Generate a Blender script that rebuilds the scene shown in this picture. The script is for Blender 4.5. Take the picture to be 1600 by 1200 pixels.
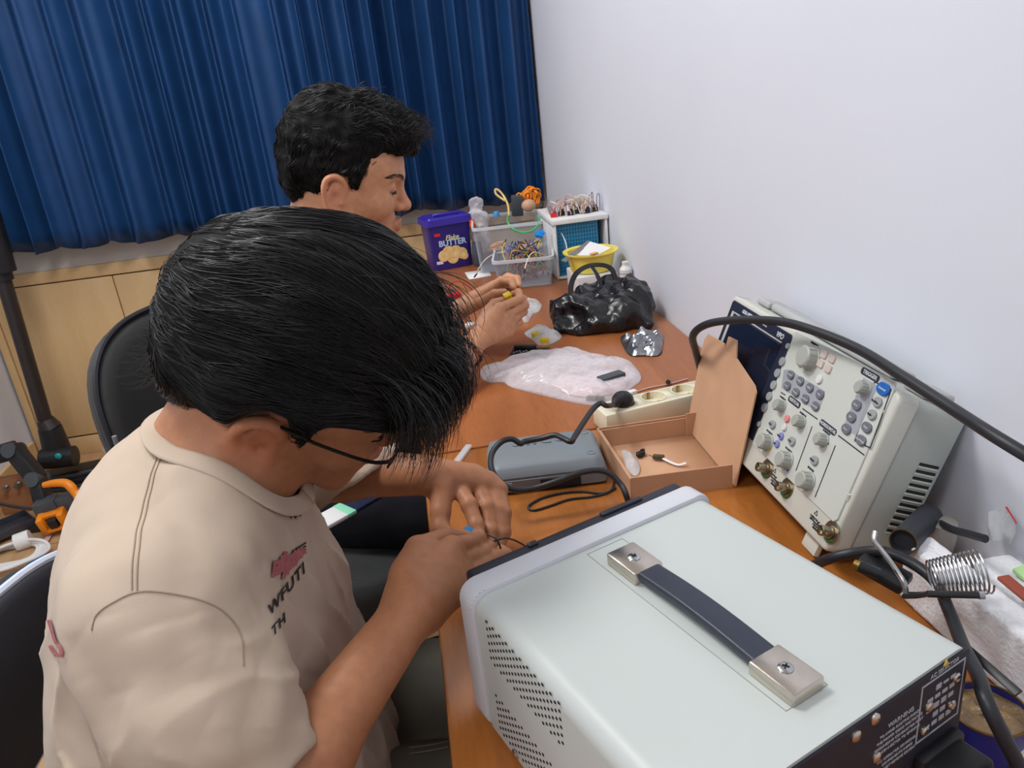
import bpy, bmesh, math, random
import numpy as np
from mathutils import Vector, Matrix, Euler, Quaternion, noise as mnoise
from mathutils.bvhtree import BVHTree

for _o in list(bpy.data.objects):
    bpy.data.objects.remove(_o)
SC = bpy.context.scene
COL = SC.collection
PI = math.pi
random.seed(7)
RNG = np.random.default_rng(7)

# ------------------------------------------------------------------ camera
FPX = 1200.0                                   # focal length in pixels of the 1600x1200 frame
CAM = np.array([0.0, 0.0, 1.32])
CR = np.array([0.98334782, -0.15072745, -0.10152981])   # image right
CD = np.array([-0.14963911, -0.35451712, -0.92299824])  # image down
CF = np.array([0.10312712, 0.92282114, -0.37116836])    # viewing direction
cam_d = bpy.data.cameras.new('camera')
cam_o = bpy.data.objects.new('camera', cam_d)
COL.objects.link(cam_o)
cam_d.sensor_fit = 'HORIZONTAL'
cam_d.sensor_width = 36.0
cam_d.lens = 36.0 * FPX / 1600.0
cam_d.clip_start = 0.02
cam_o.matrix_world = Matrix(((CR[0], -CD[0], -CF[0], CAM[0]), (CR[1], -CD[1], -CF[1], CAM[1]),
                             (CR[2], -CD[2], -CF[2], CAM[2]), (0, 0, 0, 1)))
SC.camera = cam_o

# ------------------------------------------------------------------ exposure, world, lights
SC.view_settings.view_transform = 'Standard'
SC.view_settings.look = 'None'
SC.view_settings.gamma = 1.0
SC.view_settings.exposure = 0.14
SC.view_settings.use_curve_mapping = False
wd = bpy.data.worlds.new('World')
SC.world = wd
wd.use_nodes = True
wd.node_tree.nodes['Background'].inputs[0].default_value = (0.75, 0.82, 1.0, 1)
wd.node_tree.nodes['Background'].inputs[1].default_value = 0.05

CEIL = 2.75
LAMPS = [(-0.75, 1.15, 23.0), (-0.55, 2.35, 11.0), (-0.75, -0.45, 12.0)]
for _i, (_x, _y, _p) in enumerate(LAMPS):
    _l = bpy.data.lights.new('ceiling_lamp_light', 'AREA')
    _l.shape = 'RECTANGLE'
    _l.size = 0.55
    _l.size_y = 0.45
    _l.energy = _p
    _l.color = (1.0, 0.99, 0.985)
    _lo = bpy.data.objects.new('ceiling_lamp_light', _l)
    _lo.location = (_x, _y, CEIL - 0.075)
    COL.objects.link(_lo)


# ------------------------------------------------------------------ small tools
def v3(a):
    return np.array(a, dtype=float)

def unit(v):
    v = np.array(v, float)
    return v / np.linalg.norm(v)

def at(u, v, d):                               # a point of the room d metres in front of the lens plane
    return CAM + (CR * (u - 800) + CD * (v - 600) + CF * FPX) * (d / FPX)

def atz(u, v, z):
    r = CR * (u - 800) + CD * (v - 600) + CF * FPX
    return CAM + r * ((z - CAM[2]) / r[2])

def aty(u, v, y):
    r = CR * (u - 800) + CD * (v - 600) + CF * FPX
    return CAM + r * ((y - CAM[1]) / r[1])

def atx(u, v, x):
    r = CR * (u - 800) + CD * (v - 600) + CF * FPX
    return CAM + r * ((x - CAM[0]) / r[0])

def catmull(pts, n=8, closed=False):
    P = [np.array(p, float) for p in pts]
    if len(P) < 3 and not closed:
        return [P[0] + (P[-1] - P[0]) * t for t in np.linspace(0, 1, n + 1)]
    out = []
    N = len(P)
    for i in range(N if closed else N - 1):
        if closed:
            a, b, c, d = P[(i - 1) % N], P[i], P[(i + 1) % N], P[(i + 2) % N]
        else:
            b, c = P[i], P[i + 1]
            a = P[i - 1] if i else 2 * b - c
            d = P[i + 2] if i + 2 < N else 2 * c - b
        for k in range(n):
            t = k / n
            out.append(0.5 * ((2 * b) + (c - a) * t + (2 * a - 5 * b + 4 * c - d) * t * t + (3 * b - a - 3 * c + d) * t ** 3))
    if not closed:
        out.append(P[-1])
    return out

def frame(loc, xa, ya=None, za=None):
    """matrix with x axis xa and y axis near ya (or z axis near za)"""
    x = Vector(xa).normalized()
    if za is not None:
        z = Vector(za); z = (z - x * z.dot(x)).normalized(); y = z.cross(x)
    else:
        y = Vector(ya); y = (y - x * y.dot(x)).normalized(); z = x.cross(y)
    m = Matrix((x, y, z)).transposed().to_4x4()
    m.translation = Vector(loc)
    return m

def rotz(loc, deg):
    return Matrix.Translation(Vector(loc)) @ Matrix.Rotation(math.radians(deg), 4, 'Z')


# ------------------------------------------------------------------ materials
MATS = {}
def srgb(r, g, b):
    f = lambda c: (c / 255 / 12.92) if c / 255 <= 0.04045 else ((c / 255 + 0.055) / 1.055) ** 2.4
    return (f(r), f(g), f(b), 1.0)

def mat(name, rgb, rough=0.5, metal=0.0, var=0.06, scale=18.0, bump=0.0, bscale=60.0, spec=0.5, sss=0.0,
        rgb2=None, sheen=0.0, coat=0.0, stretch=(1, 1, 1), detail=3.0, aniso=0.0, dist=0.002):
    """procedural principled material: two tones mixed by noise, optional noise bump"""
    if name in MATS:
        return MATS[name]
    m = bpy.data.materials.new(name)
    m.use_nodes = True
    nt = m.node_tree
    b = nt.nodes['Principled BSDF']
    tc = nt.nodes.new('ShaderNodeTexCoord')
    mp = nt.nodes.new('ShaderNodeMapping')
    mp.inputs['Scale'].default_value = stretch
    nt.links.new(tc.outputs['Object'], mp.inputs[0])
    nz = nt.nodes.new('ShaderNodeTexNoise')
    nz.inputs['Scale'].default_value = scale
    nz.inputs['Detail'].default_value = detail
    nt.links.new(mp.outputs[0], nz.inputs['Vector'])
    cr = nt.nodes.new('ShaderNodeValToRGB')
    c1 = srgb(*rgb)
    if rgb2 is None:
        lo = tuple(c * (1 - var) for c in c1[:3]) + (1,)
        hi = tuple(min(1, c * (1 + var)) for c in c1[:3]) + (1,)
    else:
        lo, hi = c1, srgb(*rgb2)
    cr.color_ramp.elements[0].position = 0.3
    cr.color_ramp.elements[1].position = 0.7
    cr.color_ramp.elements[0].color = lo
    cr.color_ramp.elements[1].color = hi
    nt.links.new(nz.outputs[0], cr.inputs[0])
    nt.links.new(cr.outputs[0], b.inputs['Base Color'])
    b.inputs['Roughness'].default_value = rough
    b.inputs['Metallic'].default_value = metal
    b.inputs['Specular IOR Level'].default_value = spec
    if sss:
        b.inputs['Subsurface Weight'].default_value = sss
        b.inputs['Subsurface Radius'].default_value = (1.0, 0.35, 0.2)
        b.inputs['Subsurface Scale'].default_value = 0.006
    if sheen:
        b.inputs['Sheen Weight'].default_value = sheen
    if coat:
        b.inputs['Coat Weight'].default_value = coat
        b.inputs['Coat Roughness'].default_value = 0.15
    if aniso:
        b.inputs['Anisotropic'].default_value = aniso
    if bump:
        nb = nt.nodes.new('ShaderNodeTexNoise')
        nb.inputs['Scale'].default_value = bscale
        nb.inputs['Detail'].default_value = 4
        nt.links.new(mp.outputs[0], nb.inputs['Vector'])
        bp = nt.nodes.new('ShaderNodeBump')
        bp.inputs['Strength'].default_value = bump
        bp.inputs['Distance'].default_value = dist
        nt.links.new(nb.outputs[0], bp.inputs['Height'])
        nt.links.new(bp.outputs[0], b.inputs['Normal'])
    MATS[name] = m
    return m

def clear_mat(name, rgb, fac=0.25, rough=0.12, tint=(1, 1, 1), milk=0.0, edge=0.5):
    """thin clear or milky plastic film: see-through mixed with a glossy coat, more coat at grazing angles"""
    if name in MATS:
        return MATS[name]
    m = bpy.data.materials.new(name)
    m.use_nodes = True
    nt = m.node_tree
    b = nt.nodes['Principled BSDF']
    out = nt.nodes['Material Output']
    b.inputs['Base Color'].default_value = srgb(*rgb)
    b.inputs['Roughness'].default_value = rough
    nz = nt.nodes.new('ShaderNodeTexNoise')
    nz.inputs['Scale'].default_value = 40
    tr = nt.nodes.new('ShaderNodeBsdfTransparent')
    tr.inputs[0].default_value = (tint[0], tint[1], tint[2], 1)
    lw = nt.nodes.new('ShaderNodeLayerWeight')
    lw.inputs[0].default_value = edge
    ma = nt.nodes.new('ShaderNodeMath'); ma.operation = 'MULTIPLY_ADD'
    ma.inputs[1].default_value = 0.6
    ma.inputs[2].default_value = fac
    nt.links.new(lw.outputs['Facing'], ma.inputs[0])
    mv = nt.nodes.new('ShaderNodeMath'); mv.operation = 'MULTIPLY_ADD'; mv.use_clamp = True
    mv.inputs[1].default_value = 0.25
    nt.links.new(nz.outputs[0], mv.inputs[0])
    nt.links.new(ma.outputs[0], mv.inputs[2])
    mx = nt.nodes.new('ShaderNodeMixShader')
    nt.links.new(mv.outputs[0], mx.inputs[0])
    nt.links.new(tr.outputs[0], mx.inputs[1])
    nt.links.new(b.outputs[0], mx.inputs[2])
    nt.links.new(mx.outputs[0], out.inputs[0])
    MATS[name] = m
    return m


# ------------------------------------------------------------------ objects
def tag(o, label=None, cat=None, group=None, kind=None):
    if label: o['label'] = label
    if cat: o['category'] = cat
    if group: o['group'] = group
    if kind: o['kind'] = kind
    return o

def thing(name, label, cat, loc=(0, 0, 0), group=None, mw=None):
    o = bpy.data.objects.new(name, None)
    o.empty_display_size = 0.05
    COL.objects.link(o)
    o.matrix_world = mw if mw is not None else Matrix.Translation(Vector(loc))
    return tag(o, label, cat, group)

def link(name, me, m, parent=None, world=False, smooth=True, angle=35):
    """one mesh object; with a parent its mesh is in the parent's space (world=True: given in room space)"""
    o = bpy.data.objects.new(name, me)
    COL.objects.link(o)
    if parent is not None:
        if world:
            top = parent
            me.transform(parent_world(parent).inverted())
        o.parent = parent
    if m is not None:
        for mm in (m if isinstance(m, (list, tuple)) else [m]):
            me.materials.append(mm)
    if smooth:
        me.polygons.foreach_set('use_smooth', [True] * len(me.polygons))
        if angle < 180 and hasattr(me, 'set_sharp_from_angle'):
            me.set_sharp_from_angle(angle=math.radians(angle))
    return o

def parent_world(o):
    m = o.matrix_basis.copy()
    while o.parent is not None:
        o = o.parent
        m = o.matrix_basis @ m
    return m

def copy_tree(o, parent=None):
    c = o.copy()
    COL.objects.link(c)
    c.parent = parent
    for ch in o.children:
        copy_tree(ch, c)
    return c


class MB:
    """collects shapes and links them as one mesh object"""
    def __init__(self, f=None):
        self.bm = bmesh.new()
        self.f = f if f is not None else Matrix()
        self.mi = 0

    def _fin(self, verts, mtx=None):
        t = self.f @ mtx if mtx is not None else self.f
        fs = set()
        for v in verts:
            v.co = t @ v.co
            fs.update(v.link_faces)
        for fc in fs:
            fc.material_index = self.mi
        return verts

    def box(self, c, s, bev=0.0, seg=2, m=None, taper=None):
        r = bmesh.ops.create_cube(self.bm, size=1.0)
        vs = r['verts']
        for v in vs:
            k = 1.0
            if taper is not None and v.co.z > 0:
                v.co.x *= taper[0]; v.co.y *= taper[1]
            v.co = Vector((v.co.x * s[0], v.co.y * s[1], v.co.z * s[2]))
        if bev:
            es = list({e for v in vs for e in v.link_edges})
            rb = bmesh.ops.bevel(self.bm, geom=es, offset=bev, segments=seg, affect='EDGES', profile=0.5)
            vs = list({v for f_ in rb['faces'] for v in f_.verts} | {v for v in vs if v.is_valid})
            vs = self._island(vs[0])
        mt = Matrix.Translation(Vector(c))
        if m is not None:
            mt = mt @ m.to_4x4()
        self._fin(vs, mt)
        return self

    def _island(self, v):
        seen = {v}; st = [v]
        while st:
            a = st.pop()
            for e in a.link_edges:
                b = e.other_vert(a)
                if b not in seen:
                    seen.add(b); st.append(b)
        return list(seen)

    def cyl(self, p0, p1, r0, r1=None, seg=20, caps=True):
        r1 = r0 if r1 is None else r1
        p0 = Vector(p0); p1 = Vector(p1)
        d = p1 - p0
        r = bmesh.ops.create_cone(self.bm, cap_ends=caps, segments=seg, radius1=r0, radius2=r1, depth=d.length)
        q = Vector((0, 0, 1)).rotation_difference(d.normalized()).to_matrix().to_4x4()
        self._fin(r['verts'], Matrix.Translation((p0 + p1) / 2) @ q)
        return self

    def lathe(self, prof, c=(0, 0, 0), ax=(0, 0, 1), seg=28, caps=True):
        """prof: list of (radius, height) turned about ax through c"""
        q = Vector((0, 0, 1)).rotation_difference(Vector(ax).normalized()).to_matrix().to_4x4()
        mt = Matrix.Translation(Vector(c)) @ q
        rings = []
        for r, h in prof:
            if r < 1e-6:
                rings.append([self.bm.verts.new((0, 0, h))])
            else:
                rings.append([self.bm.verts.new((r * math.cos(2 * PI * k / seg), r * math.sin(2 * PI * k / seg), h)) for k in range(seg)])
        for a, b in zip(rings, rings[1:]):
            for k in range(seg):
                k2 = (k + 1) % seg
                if len(a) == 1 and len(b) == 1: continue
                if len(a) == 1: self.bm.faces.new((a[0], b[k2], b[k]))
                elif len(b) == 1: self.bm.faces.new((a[k], a[k2], b[0]))
                else: self.bm.faces.new((a[k], a[k2], b[k2], b[k]))
        if caps:
            if len(rings[0]) > 1: self.bm.faces.new(list(reversed(rings[0])))
            if len(rings[-1]) > 1: self.bm.faces.new(rings[-1])
        self._fin([v for r in rings for v in r], mt)
        return self

    def sphere(self, c, r, seg=20, s=(1, 1, 1), m=None):
        q = bmesh.ops.create_uvsphere(self.bm, u_segments=seg, v_segments=max(6, seg // 2), radius=1)
        for v in q['verts']:
            v.co = Vector((v.co.x * r * s[0], v.co.y * r * s[1], v.co.z * r * s[2]))
        mt = Matrix.Translation(Vector(c))
        if m is not None: mt = mt @ m.to_4x4()
        self._fin(q['verts'], mt)
        return self

    def tube(self, pts, r, seg=8, n=8, closed=False, spline=True, flat=None):
        """round tube along a smooth path; r is a number or a list along the points; flat=(w,h) gives a flat strip"""
        P = catmull(pts, n, closed) if spline else [np.array(p, float) for p in pts]
        N = len(P)
        if isinstance(r, (list, tuple)):
            rr = np.interp(np.linspace(0, 1, N), np.linspace(0, 1, len(r)), r)
        else:
            rr = np.full(N, r)
        T = []
        for i in range(N):
            a = P[(i - 1) % N] if (closed or i) else P[i]
            b = P[(i + 1) % N] if (closed or i < N - 1) else P[i]
            t = b - a
            T.append(t / (np.linalg.norm(t) + 1e-12))
        up = np.array([0, 0, 1.0])
        if abs(T[0] @ up) > 0.95: up = np.array([1.0, 0, 0])
        nrm = up - T[0] * (T[0] @ up); nrm /= np.linalg.norm(nrm)
        rings = []
        for i in range(N):
            nrm = nrm - T[i] * (T[i] @ nrm)
            nrm /= np.linalg.norm(nrm) + 1e-12
            bi = np.cross(T[i], nrm)
            ring = []
            for k in range(seg):
                a = 2 * PI * k / seg
                ca, sa = math.cos(a), math.sin(a)
                if flat is not None:
                    o = nrm * (flat[1] * (1 if sa >= 0 else -1) * min(1, abs(sa) * 3)) + bi * flat[0] * ca
                else:
                    o = (nrm * sa + bi * ca) * rr[i]
                ring.append(self.bm.verts.new(tuple(P[i] + o)))
            rings.append(ring)
        for i in range(N if closed else N - 1):
            a, b = rings[i], rings[(i + 1) % N]
            for k in range(seg):
                k2 = (k + 1) % seg
                self.bm.faces.new((a[k], a[k2], b[k2], b[k]))
        if not closed:
            self.bm.faces.new(list(reversed(rings[0])))
            self.bm.faces.new(rings[-1])
        self._fin([v for q in rings for v in q])
        return self

    def prism(self, poly, h, m=None, bev=0.0, seg=2):
        """2-D outline (x,y) raised from z=0 to z=h"""
        vs = [self.bm.verts.new((p[0], p[1], 0)) for p in poly]
        f0 = self.bm.faces.new(vs)
        e = bmesh.ops.extrude_face_region(self.bm, geom=[f0])
        top = [g for g in e['geom'] if isinstance(g, bmesh.types.BMVert)]
        for v in top: v.co.z += h
        allv = vs + top
        bmesh.ops.recalc_face_normals(self.bm, faces=list({f_ for v in allv for f_ in v.link_faces}))
        if bev:
            es = list({e_ for v in allv for e_ in v.link_edges})
            bmesh.ops.bevel(self.bm, geom=es, offset=bev, segments=seg, affect='EDGES', profile=0.5)
            allv = self._island([v for v in allv if v.is_valid][0] if any(v.is_valid for v in allv) else list(self.bm.verts)[-1])
        self._fin(allv, m)
        return self

    def grid(self, rows):
        """rows: list of lists of points, skinned as a sheet"""
        vv = [[self.bm.verts.new(tuple(p)) for p in r] for r in rows]
        for a, b in zip(vv, vv[1:]):
            for i in range(len(a) - 1):
                self.bm.faces.new((a[i], a[i + 1], b[i + 1], b[i]))
        self._fin([v for r in vv for v in r])
        return self

    def mesh(self, name='mesh', recalc=True):
        if recalc:
            bmesh.ops.recalc_face_normals(self.bm, faces=self.bm.faces)
        me = bpy.data.meshes.new(name)
        self.bm.to_mesh(me)
        self.bm.free()
        return me

    def build(self, name, m, parent=None, world=False, smooth=True, angle=35, recalc=True):
        return link(name, self.mesh(name, recalc), m, parent, world, smooth, angle)


def rrect(w, h, r, n=5):
    """rounded rectangle outline centred on 0"""
    out = []
    for cx, cy, a0 in ((w / 2 - r, h / 2 - r, 0), (-w / 2 + r, h / 2 - r, 90), (-w / 2 + r, -h / 2 + r, 180), (w / 2 - r, -h / 2 + r, 270)):
        for k in range(n + 1):
            a = math.radians(a0 + 90 * k / n)
            out.append((cx + r * math.cos(a), cy + r * math.sin(a)))
    return out

def text_mesh(s, size, depth=0.0004, m=None, align='CENTER', bold=0.0, shear=0.0, space=1.0):
    cu = bpy.data.curves.new('lettering', 'FONT')
    cu.body = s
    cu.size = size
    cu.extrude = depth
    cu.align_x = align
    cu.align_y = 'CENTER'
    cu.offset = bold
    cu.shear = shear
    cu.space_character = space
    cu.resolution_u = 3
    o = bpy.data.objects.new('lettering', cu)
    COL.objects.link(o)
    dg = bpy.context.evaluated_depsgraph_get()
    me = bpy.data.meshes.new_from_object(o.evaluated_get(dg))
    bpy.data.objects.remove(o)
    bpy.data.curves.remove(cu)
    if m is not None:
        me.transform(m)
    return me

def texts(items, f=None):
    """several words as one mesh: items = (text, size, matrix[, kwargs])"""
    bm = bmesh.new()
    for it in items:
        kw = it[3] if len(it) > 3 else {}
        me = text_mesh(it[0], it[1], m=it[2], **kw)
        bm.from_mesh(me)
        bpy.data.meshes.remove(me)
    me = bpy.data.meshes.new('lettering')
    bm.to_mesh(me)
    bm.free()
    if f is not None: me.transform(f)
    return me

def T(x, y, z=0.0, rot=0.0):
    return Matrix.Translation((x, y, z)) @ Matrix.Rotation(math.radians(rot), 4, 'Z')

# ================================================================== THE ROOM
WX = 0.575          # right wall
WL = -1.70          # left wall
WB = 3.27           # wall behind the curtain
WF = -1.9           # wall behind the photographer
DZ = 0.75           # desk top height

m_wall = mat('painted_wall', (224, 228, 238), 0.75, var=0.012, scale=3, bump=0.08, bscale=140, spec=0.25)
m_ceil = mat('ceiling_paint', (235, 234, 230), 0.9, var=0.01)

def wood_mat(name, a, b, rough, scale=3.0, stretch=(1, 8, 8), coat=0.0, bump=0.05, planks=None):
    m = bpy.data.materials.new(name)
    m.use_nodes = True
    nt = m.node_tree
    bs = nt.nodes['Principled BSDF']
    tc = nt.nodes.new('ShaderNodeTexCoord')
    mp = nt.nodes.new('ShaderNodeMapping')
    mp.inputs['Scale'].default_value = stretch
    nt.links.new(tc.outputs['Object'], mp.inputs[0])
    n1 = nt.nodes.new('ShaderNodeTexNoise')
    n1.inputs['Scale'].default_value = scale
    n1.inputs['Detail'].default_value = 7
    n1.inputs['Distortion'].default_value = 0.7
    nt.links.new(mp.outputs[0], n1.inputs['Vector'])
    n2 = nt.nodes.new('ShaderNodeTexNoise')
    n2.inputs['Scale'].default_value = scale * 14
    n2.inputs['Detail'].default_value = 3
    nt.links.new(mp.outputs[0], n2.inputs['Vector'])
    ad = nt.nodes.new('ShaderNodeMath'); ad.operation = 'MULTIPLY_ADD'
    ad.inputs[1].default_value = 0.35
    nt.links.new(n2.outputs[0], ad.inputs[0])
    nt.links.new(n1.outputs[0], ad.inputs[2])
    cr = nt.nodes.new('ShaderNodeValToRGB')
    cr.color_ramp.elements[0].position = 0.45
    cr.color_ramp.elements[1].position = 0.95
    cr.color_ramp.elements[0].color = srgb(*a)
    cr.color_ramp.elements[1].color = srgb(*b)
    nt.links.new(ad.outputs[0], cr.inputs[0])
    col = cr.outputs[0]
    if planks:
        bk = nt.nodes.new('ShaderNodeTexBrick')
        bk.inputs['Scale'].default_value = 1.0
        bk.inputs['Brick Width'].default_value = planks[0]
        bk.inputs['Row Height'].default_value = planks[1]
        bk.inputs['Mortar Size'].default_value = 0.0022
        bk.inputs['Color1'].default_value = (1, 1, 1, 1)
        bk.inputs['Color2'].default_value = (0.86, 0.84, 0.82, 1)
        bk.inputs['Mortar'].default_value = (0.45, 0.36, 0.28, 1)
        nt.links.new(tc.outputs['Object'], bk.inputs['Vector'])
        mx = nt.nodes.new('ShaderNodeMix'); mx.data_type = 'RGBA'; mx.blend_type = 'MULTIPLY'
        mx.inputs[0].default_value = 1.0
        nt.links.new(col, mx.inputs[6]); nt.links.new(bk.outputs[0], mx.inputs[7])
        col = mx.outputs[2]
    nt.links.new(col, bs.inputs['Base Color'])
    bs.inputs['Roughness'].default_value = rough
    bs.inputs['Coat Weight'].default_value = coat
    bs.inputs['Coat Roughness'].default_value = 0.2
    bp = nt.nodes.new('ShaderNodeBump')
    bp.inputs['Strength'].default_value = bump
    bp.inputs['Distance'].default_value = 0.002
    nt.links.new(ad.outputs[0], bp.inputs['Height'])
    nt.links.new(bp.outputs[0], bs.inputs['Normal'])
    return m

m_floor = wood_mat('laminate_floor', (178, 140, 100), (205, 170, 128), 0.42, 2.2, (9, 1.2, 1), 0.1, planks=(1.2, 0.19))
m_cab = wood_mat('pale_wood_laminate', (208, 172, 120), (222, 190, 142), 0.5, 1.6, (7, 7, 0.9), 0.05, 0.03)
m_desk = wood_mat('varnished_brown_wood', (152, 90, 36), (192, 120, 56), 0.34, 2.4, (7, 1.0, 4), 0.35, 0.04)
m_desk2 = wood_mat('varnished_brown_wood_far', (144, 84, 42), (180, 110, 62), 0.36, 2.0, (7, 1.0, 4), 0.3, 0.04)

def struct(name, mb, m):
    return tag(mb.build(name, m, smooth=False), kind='structure')

W2 = 0.1
struct('floor', MB().box(((WX + WL) / 2, (WF + WB) / 2, -0.05), (WX - WL + 2 * W2, WB - WF + 2 * W2, 0.1)), m_floor)
struct('ceiling', MB().box(((WX + WL) / 2, (WF + WB) / 2, CEIL + 0.05), (WX - WL + 2 * W2, WB - WF + 2 * W2, 0.1)), m_ceil)
struct('wall_right', MB().box((WX + W2 / 2, (WF + WB) / 2, CEIL / 2), (W2, WB - WF, CEIL)), m_wall)
struct('wall_left', MB().box((WL - W2 / 2, (WF + WB) / 2, CEIL / 2), (W2, WB - WF, CEIL)), m_wall)
struct('wall_back', MB().box(((WX + WL) / 2, WB + W2 / 2, CEIL / 2), (WX - WL + 2 * W2, W2, CEIL)), m_wall)
struct('wall_front', MB().box(((WX + WL) / 2, WF - W2 / 2, CEIL / 2), (WX - WL + 2 * W2, W2, CEIL)), m_wall)
struct('baseboard_left', MB().box((WL + 0.008, (WF + WB - 0.06) / 2, 0.05), (0.016, WB - WF - 0.07, 0.10), 0.003), m_cab)
m_sill = mat('grey_sill_paint', (196, 192, 186), 0.6, var=0.03, scale=6)
struct('trim_1', MB().box(((WX + WL) / 2, WB - 0.024, 0.845), (WX - WL - 0.004, 0.046, 0.10), 0.004), m_sill)

# ceiling lamps (out of the photo's frame; they light the room)
m_lampbody = mat('lamp_white_metal', (235, 235, 235), 0.5)
m_glow = bpy.data.materials.new('lamp_diffuser')
m_glow.use_nodes = True
_b = m_glow.node_tree.nodes['Principled BSDF']
_b.inputs['Emission Color'].default_value = (1, 0.98, 0.95, 1)
_b.inputs['Emission Strength'].default_value = 3.0
for _x, _y, _p in LAMPS:
    t = thing('ceiling_light', 'square white ceiling lamp panel above the people and the desk', 'ceiling light', (_x, _y, CEIL), 'ceiling lamps')
    MB().box((0, 0, -0.03), (0.66, 0.56, 0.06), 0.006).build('lamp_housing', m_lampbody, t)
    MB().box((0, 0, -0.0625), (0.57, 0.47, 0.004)).build('diffuser', m_glow, t)

# ---------------------------------------------------------------- wood panelled cabinet under the curtain
t = thing('wooden_cabinet', 'pale wood panelled low cabinet along the back wall under the blue curtain', 'cabinet', (-0.56, 3.25, 0))
y0 = 3.222
mb = MB(); mb.box((-0.56, y0 + 0.012, 0.04), (2.23, 0.02, 0.08), 0.002); mb.build('plinth', m_cab, t, world=True)
xs = [-1.66, -1.19, -0.72, -0.25, 0.22, 0.565]
for a, b in zip(xs, xs[1:]):
    mb = MB(); mb.box(((a + b) / 2, y0 + 0.012, 0.415), (b - a - 0.004, 0.018, 0.655), 0.002)
    mb.build('panel', m_cab, t, world=True)
mb = MB(); mb.box((-0.55, y0 + 0.010, 0.772), (2.22, 0.024, 0.048), 0.002); mb.build('top_rail', m_cab, t, world=True)
mb = MB(); mb.box((-1.675, y0 + 0.010, 0.40), (0.028, 0.026, 0.79), 0.002); mb.build('stile', m_cab, t, world=True)

# ---------------------------------------------------------------- curtain
m_curt = mat('blue_satin_curtain', (27, 64, 110), 0.42, var=0.10, scale=9, bump=0.10, bscale=500, spec=0.3)
def curtain():
    NX, NZ = 900, 26
    xs = np.linspace(-1.685, 0.553, NX)
    # irregular pleats: warped phase
    ph = np.cumsum(np.full(NX, 1.0)) / NX * 2.24 / 0.098 * 2 * PI
    warp = 1.1 * np.sin(xs * 5.1 + 0.7) + 0.8 * np.sin(xs * 11.3 + 2.0) + 0.5 * np.sin(xs * 23.0)
    p = ph + warp
    amp = 0.034 + 0.011 * np.sin(xs * 7.7 + 1) + 0.007 * np.sin(xs * 17.1)
    bm = bmesh.new()
    uvz = np.linspace(0, 1, NZ)
    rows = []
    for k, s in enumerate(uvz):                     # s=0 hem, 1 top
        zt = 2.68
        z0 = 0.872 - 0.022 * (xs + 0.6)
        a = amp * (1.12 - 0.25 * s)
        pp = p + 0.35 * np.sin(s * 3.1 + xs * 3.0) + 0.25 * (1 - s) * np.sin(xs * 9)
        f = np.sin(pp) + 0.28 * np.sin(2 * pp + 0.6) + 0.10 * np.sin(3 * pp + xs * 4)
        y = 3.105 - a * f
        x = xs + 0.010 * np.cos(pp)
        z = z0 + s * (zt - z0) + (0.010 * np.sin(pp * 0.5 + 1.0) + 0.006 * np.sin(pp)) * (1 - s) ** 6
        rows.append([bm.verts.new((x[i], y[i], z[i])) for i in range(NX)])
    for a, b in zip(rows, rows[1:]):
        for i in range(NX - 1):
            bm.faces.new((a[i], a[i + 1], b[i + 1], b[i]))
    me = bpy.data.meshes.new('curtain')
    bm.to_mesh(me); bm.free()
    o = link('curtain', me, m_curt, angle=180)
    md = o.modifiers.new('cloth', 'SOLIDIFY'); md.thickness = 0.0016; md.offset = 1.0
    return tag(o, 'long royal blue pleated curtain hanging across the whole back wall', 'curtain')
curtain()
t = thing('curtain_rail', 'white curtain rail carrying the blue curtain near the ceiling', 'curtain rail', (-0.55, 3.1, 2.69))
MB().box((0, 0.0, 0.015), (2.24, 0.03, 0.024), 0.004).build('rail', m_lampbody, t)
for x in (-1.0, 0.0, 1.0):
    MB().box((x, 0.085, 0.02), (0.03, 0.165, 0.012), 0.002).build('bracket', m_lampbody, t)

# ---------------------------------------------------------------- two desks pushed together, long side along the right wall
def desk(name, label, y0, y1, m):
    x0, x1 = -0.034, 0.572
    t = thing(name, label, 'desk', ((x0 + x1) / 2, (y0 + y1) / 2, 0))
    mb = MB(); mb.box(((x0 + x1) / 2, (y0 + y1) / 2, DZ - 0.014), (x1 - x0, y1 - y0, 0.028), 0.004, 2)
    mb.build('desk_top', m, t, world=True)
    for yy in (y0 + 0.02, y1 - 0.02):
        mb = MB(); mb.box(((x0 + x1) / 2 + 0.02, yy, (DZ - 0.028) / 2), (x1 - x0 - 0.06, 0.022, DZ - 0.03), 0.002)
        mb.build('end_panel', m, t, world=True)
    mb = MB(); mb.box((x1 - 0.03, (y0 + y1) / 2, 0.46), (0.016, y1 - y0 - 0.08, 0.50), 0.002)
    mb.build('modesty_panel', m, t, world=True)
    return t
d1 = desk('desk', 'brown varnished wooden desk carrying the bench power supply and the oscilloscope', -0.25, 1.157, m_desk)
d2 = desk('desk', 'brown wooden desk further back carrying the cookie tub, clear boxes and plastic bags', 1.163, 2.70, m_desk2)

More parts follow.
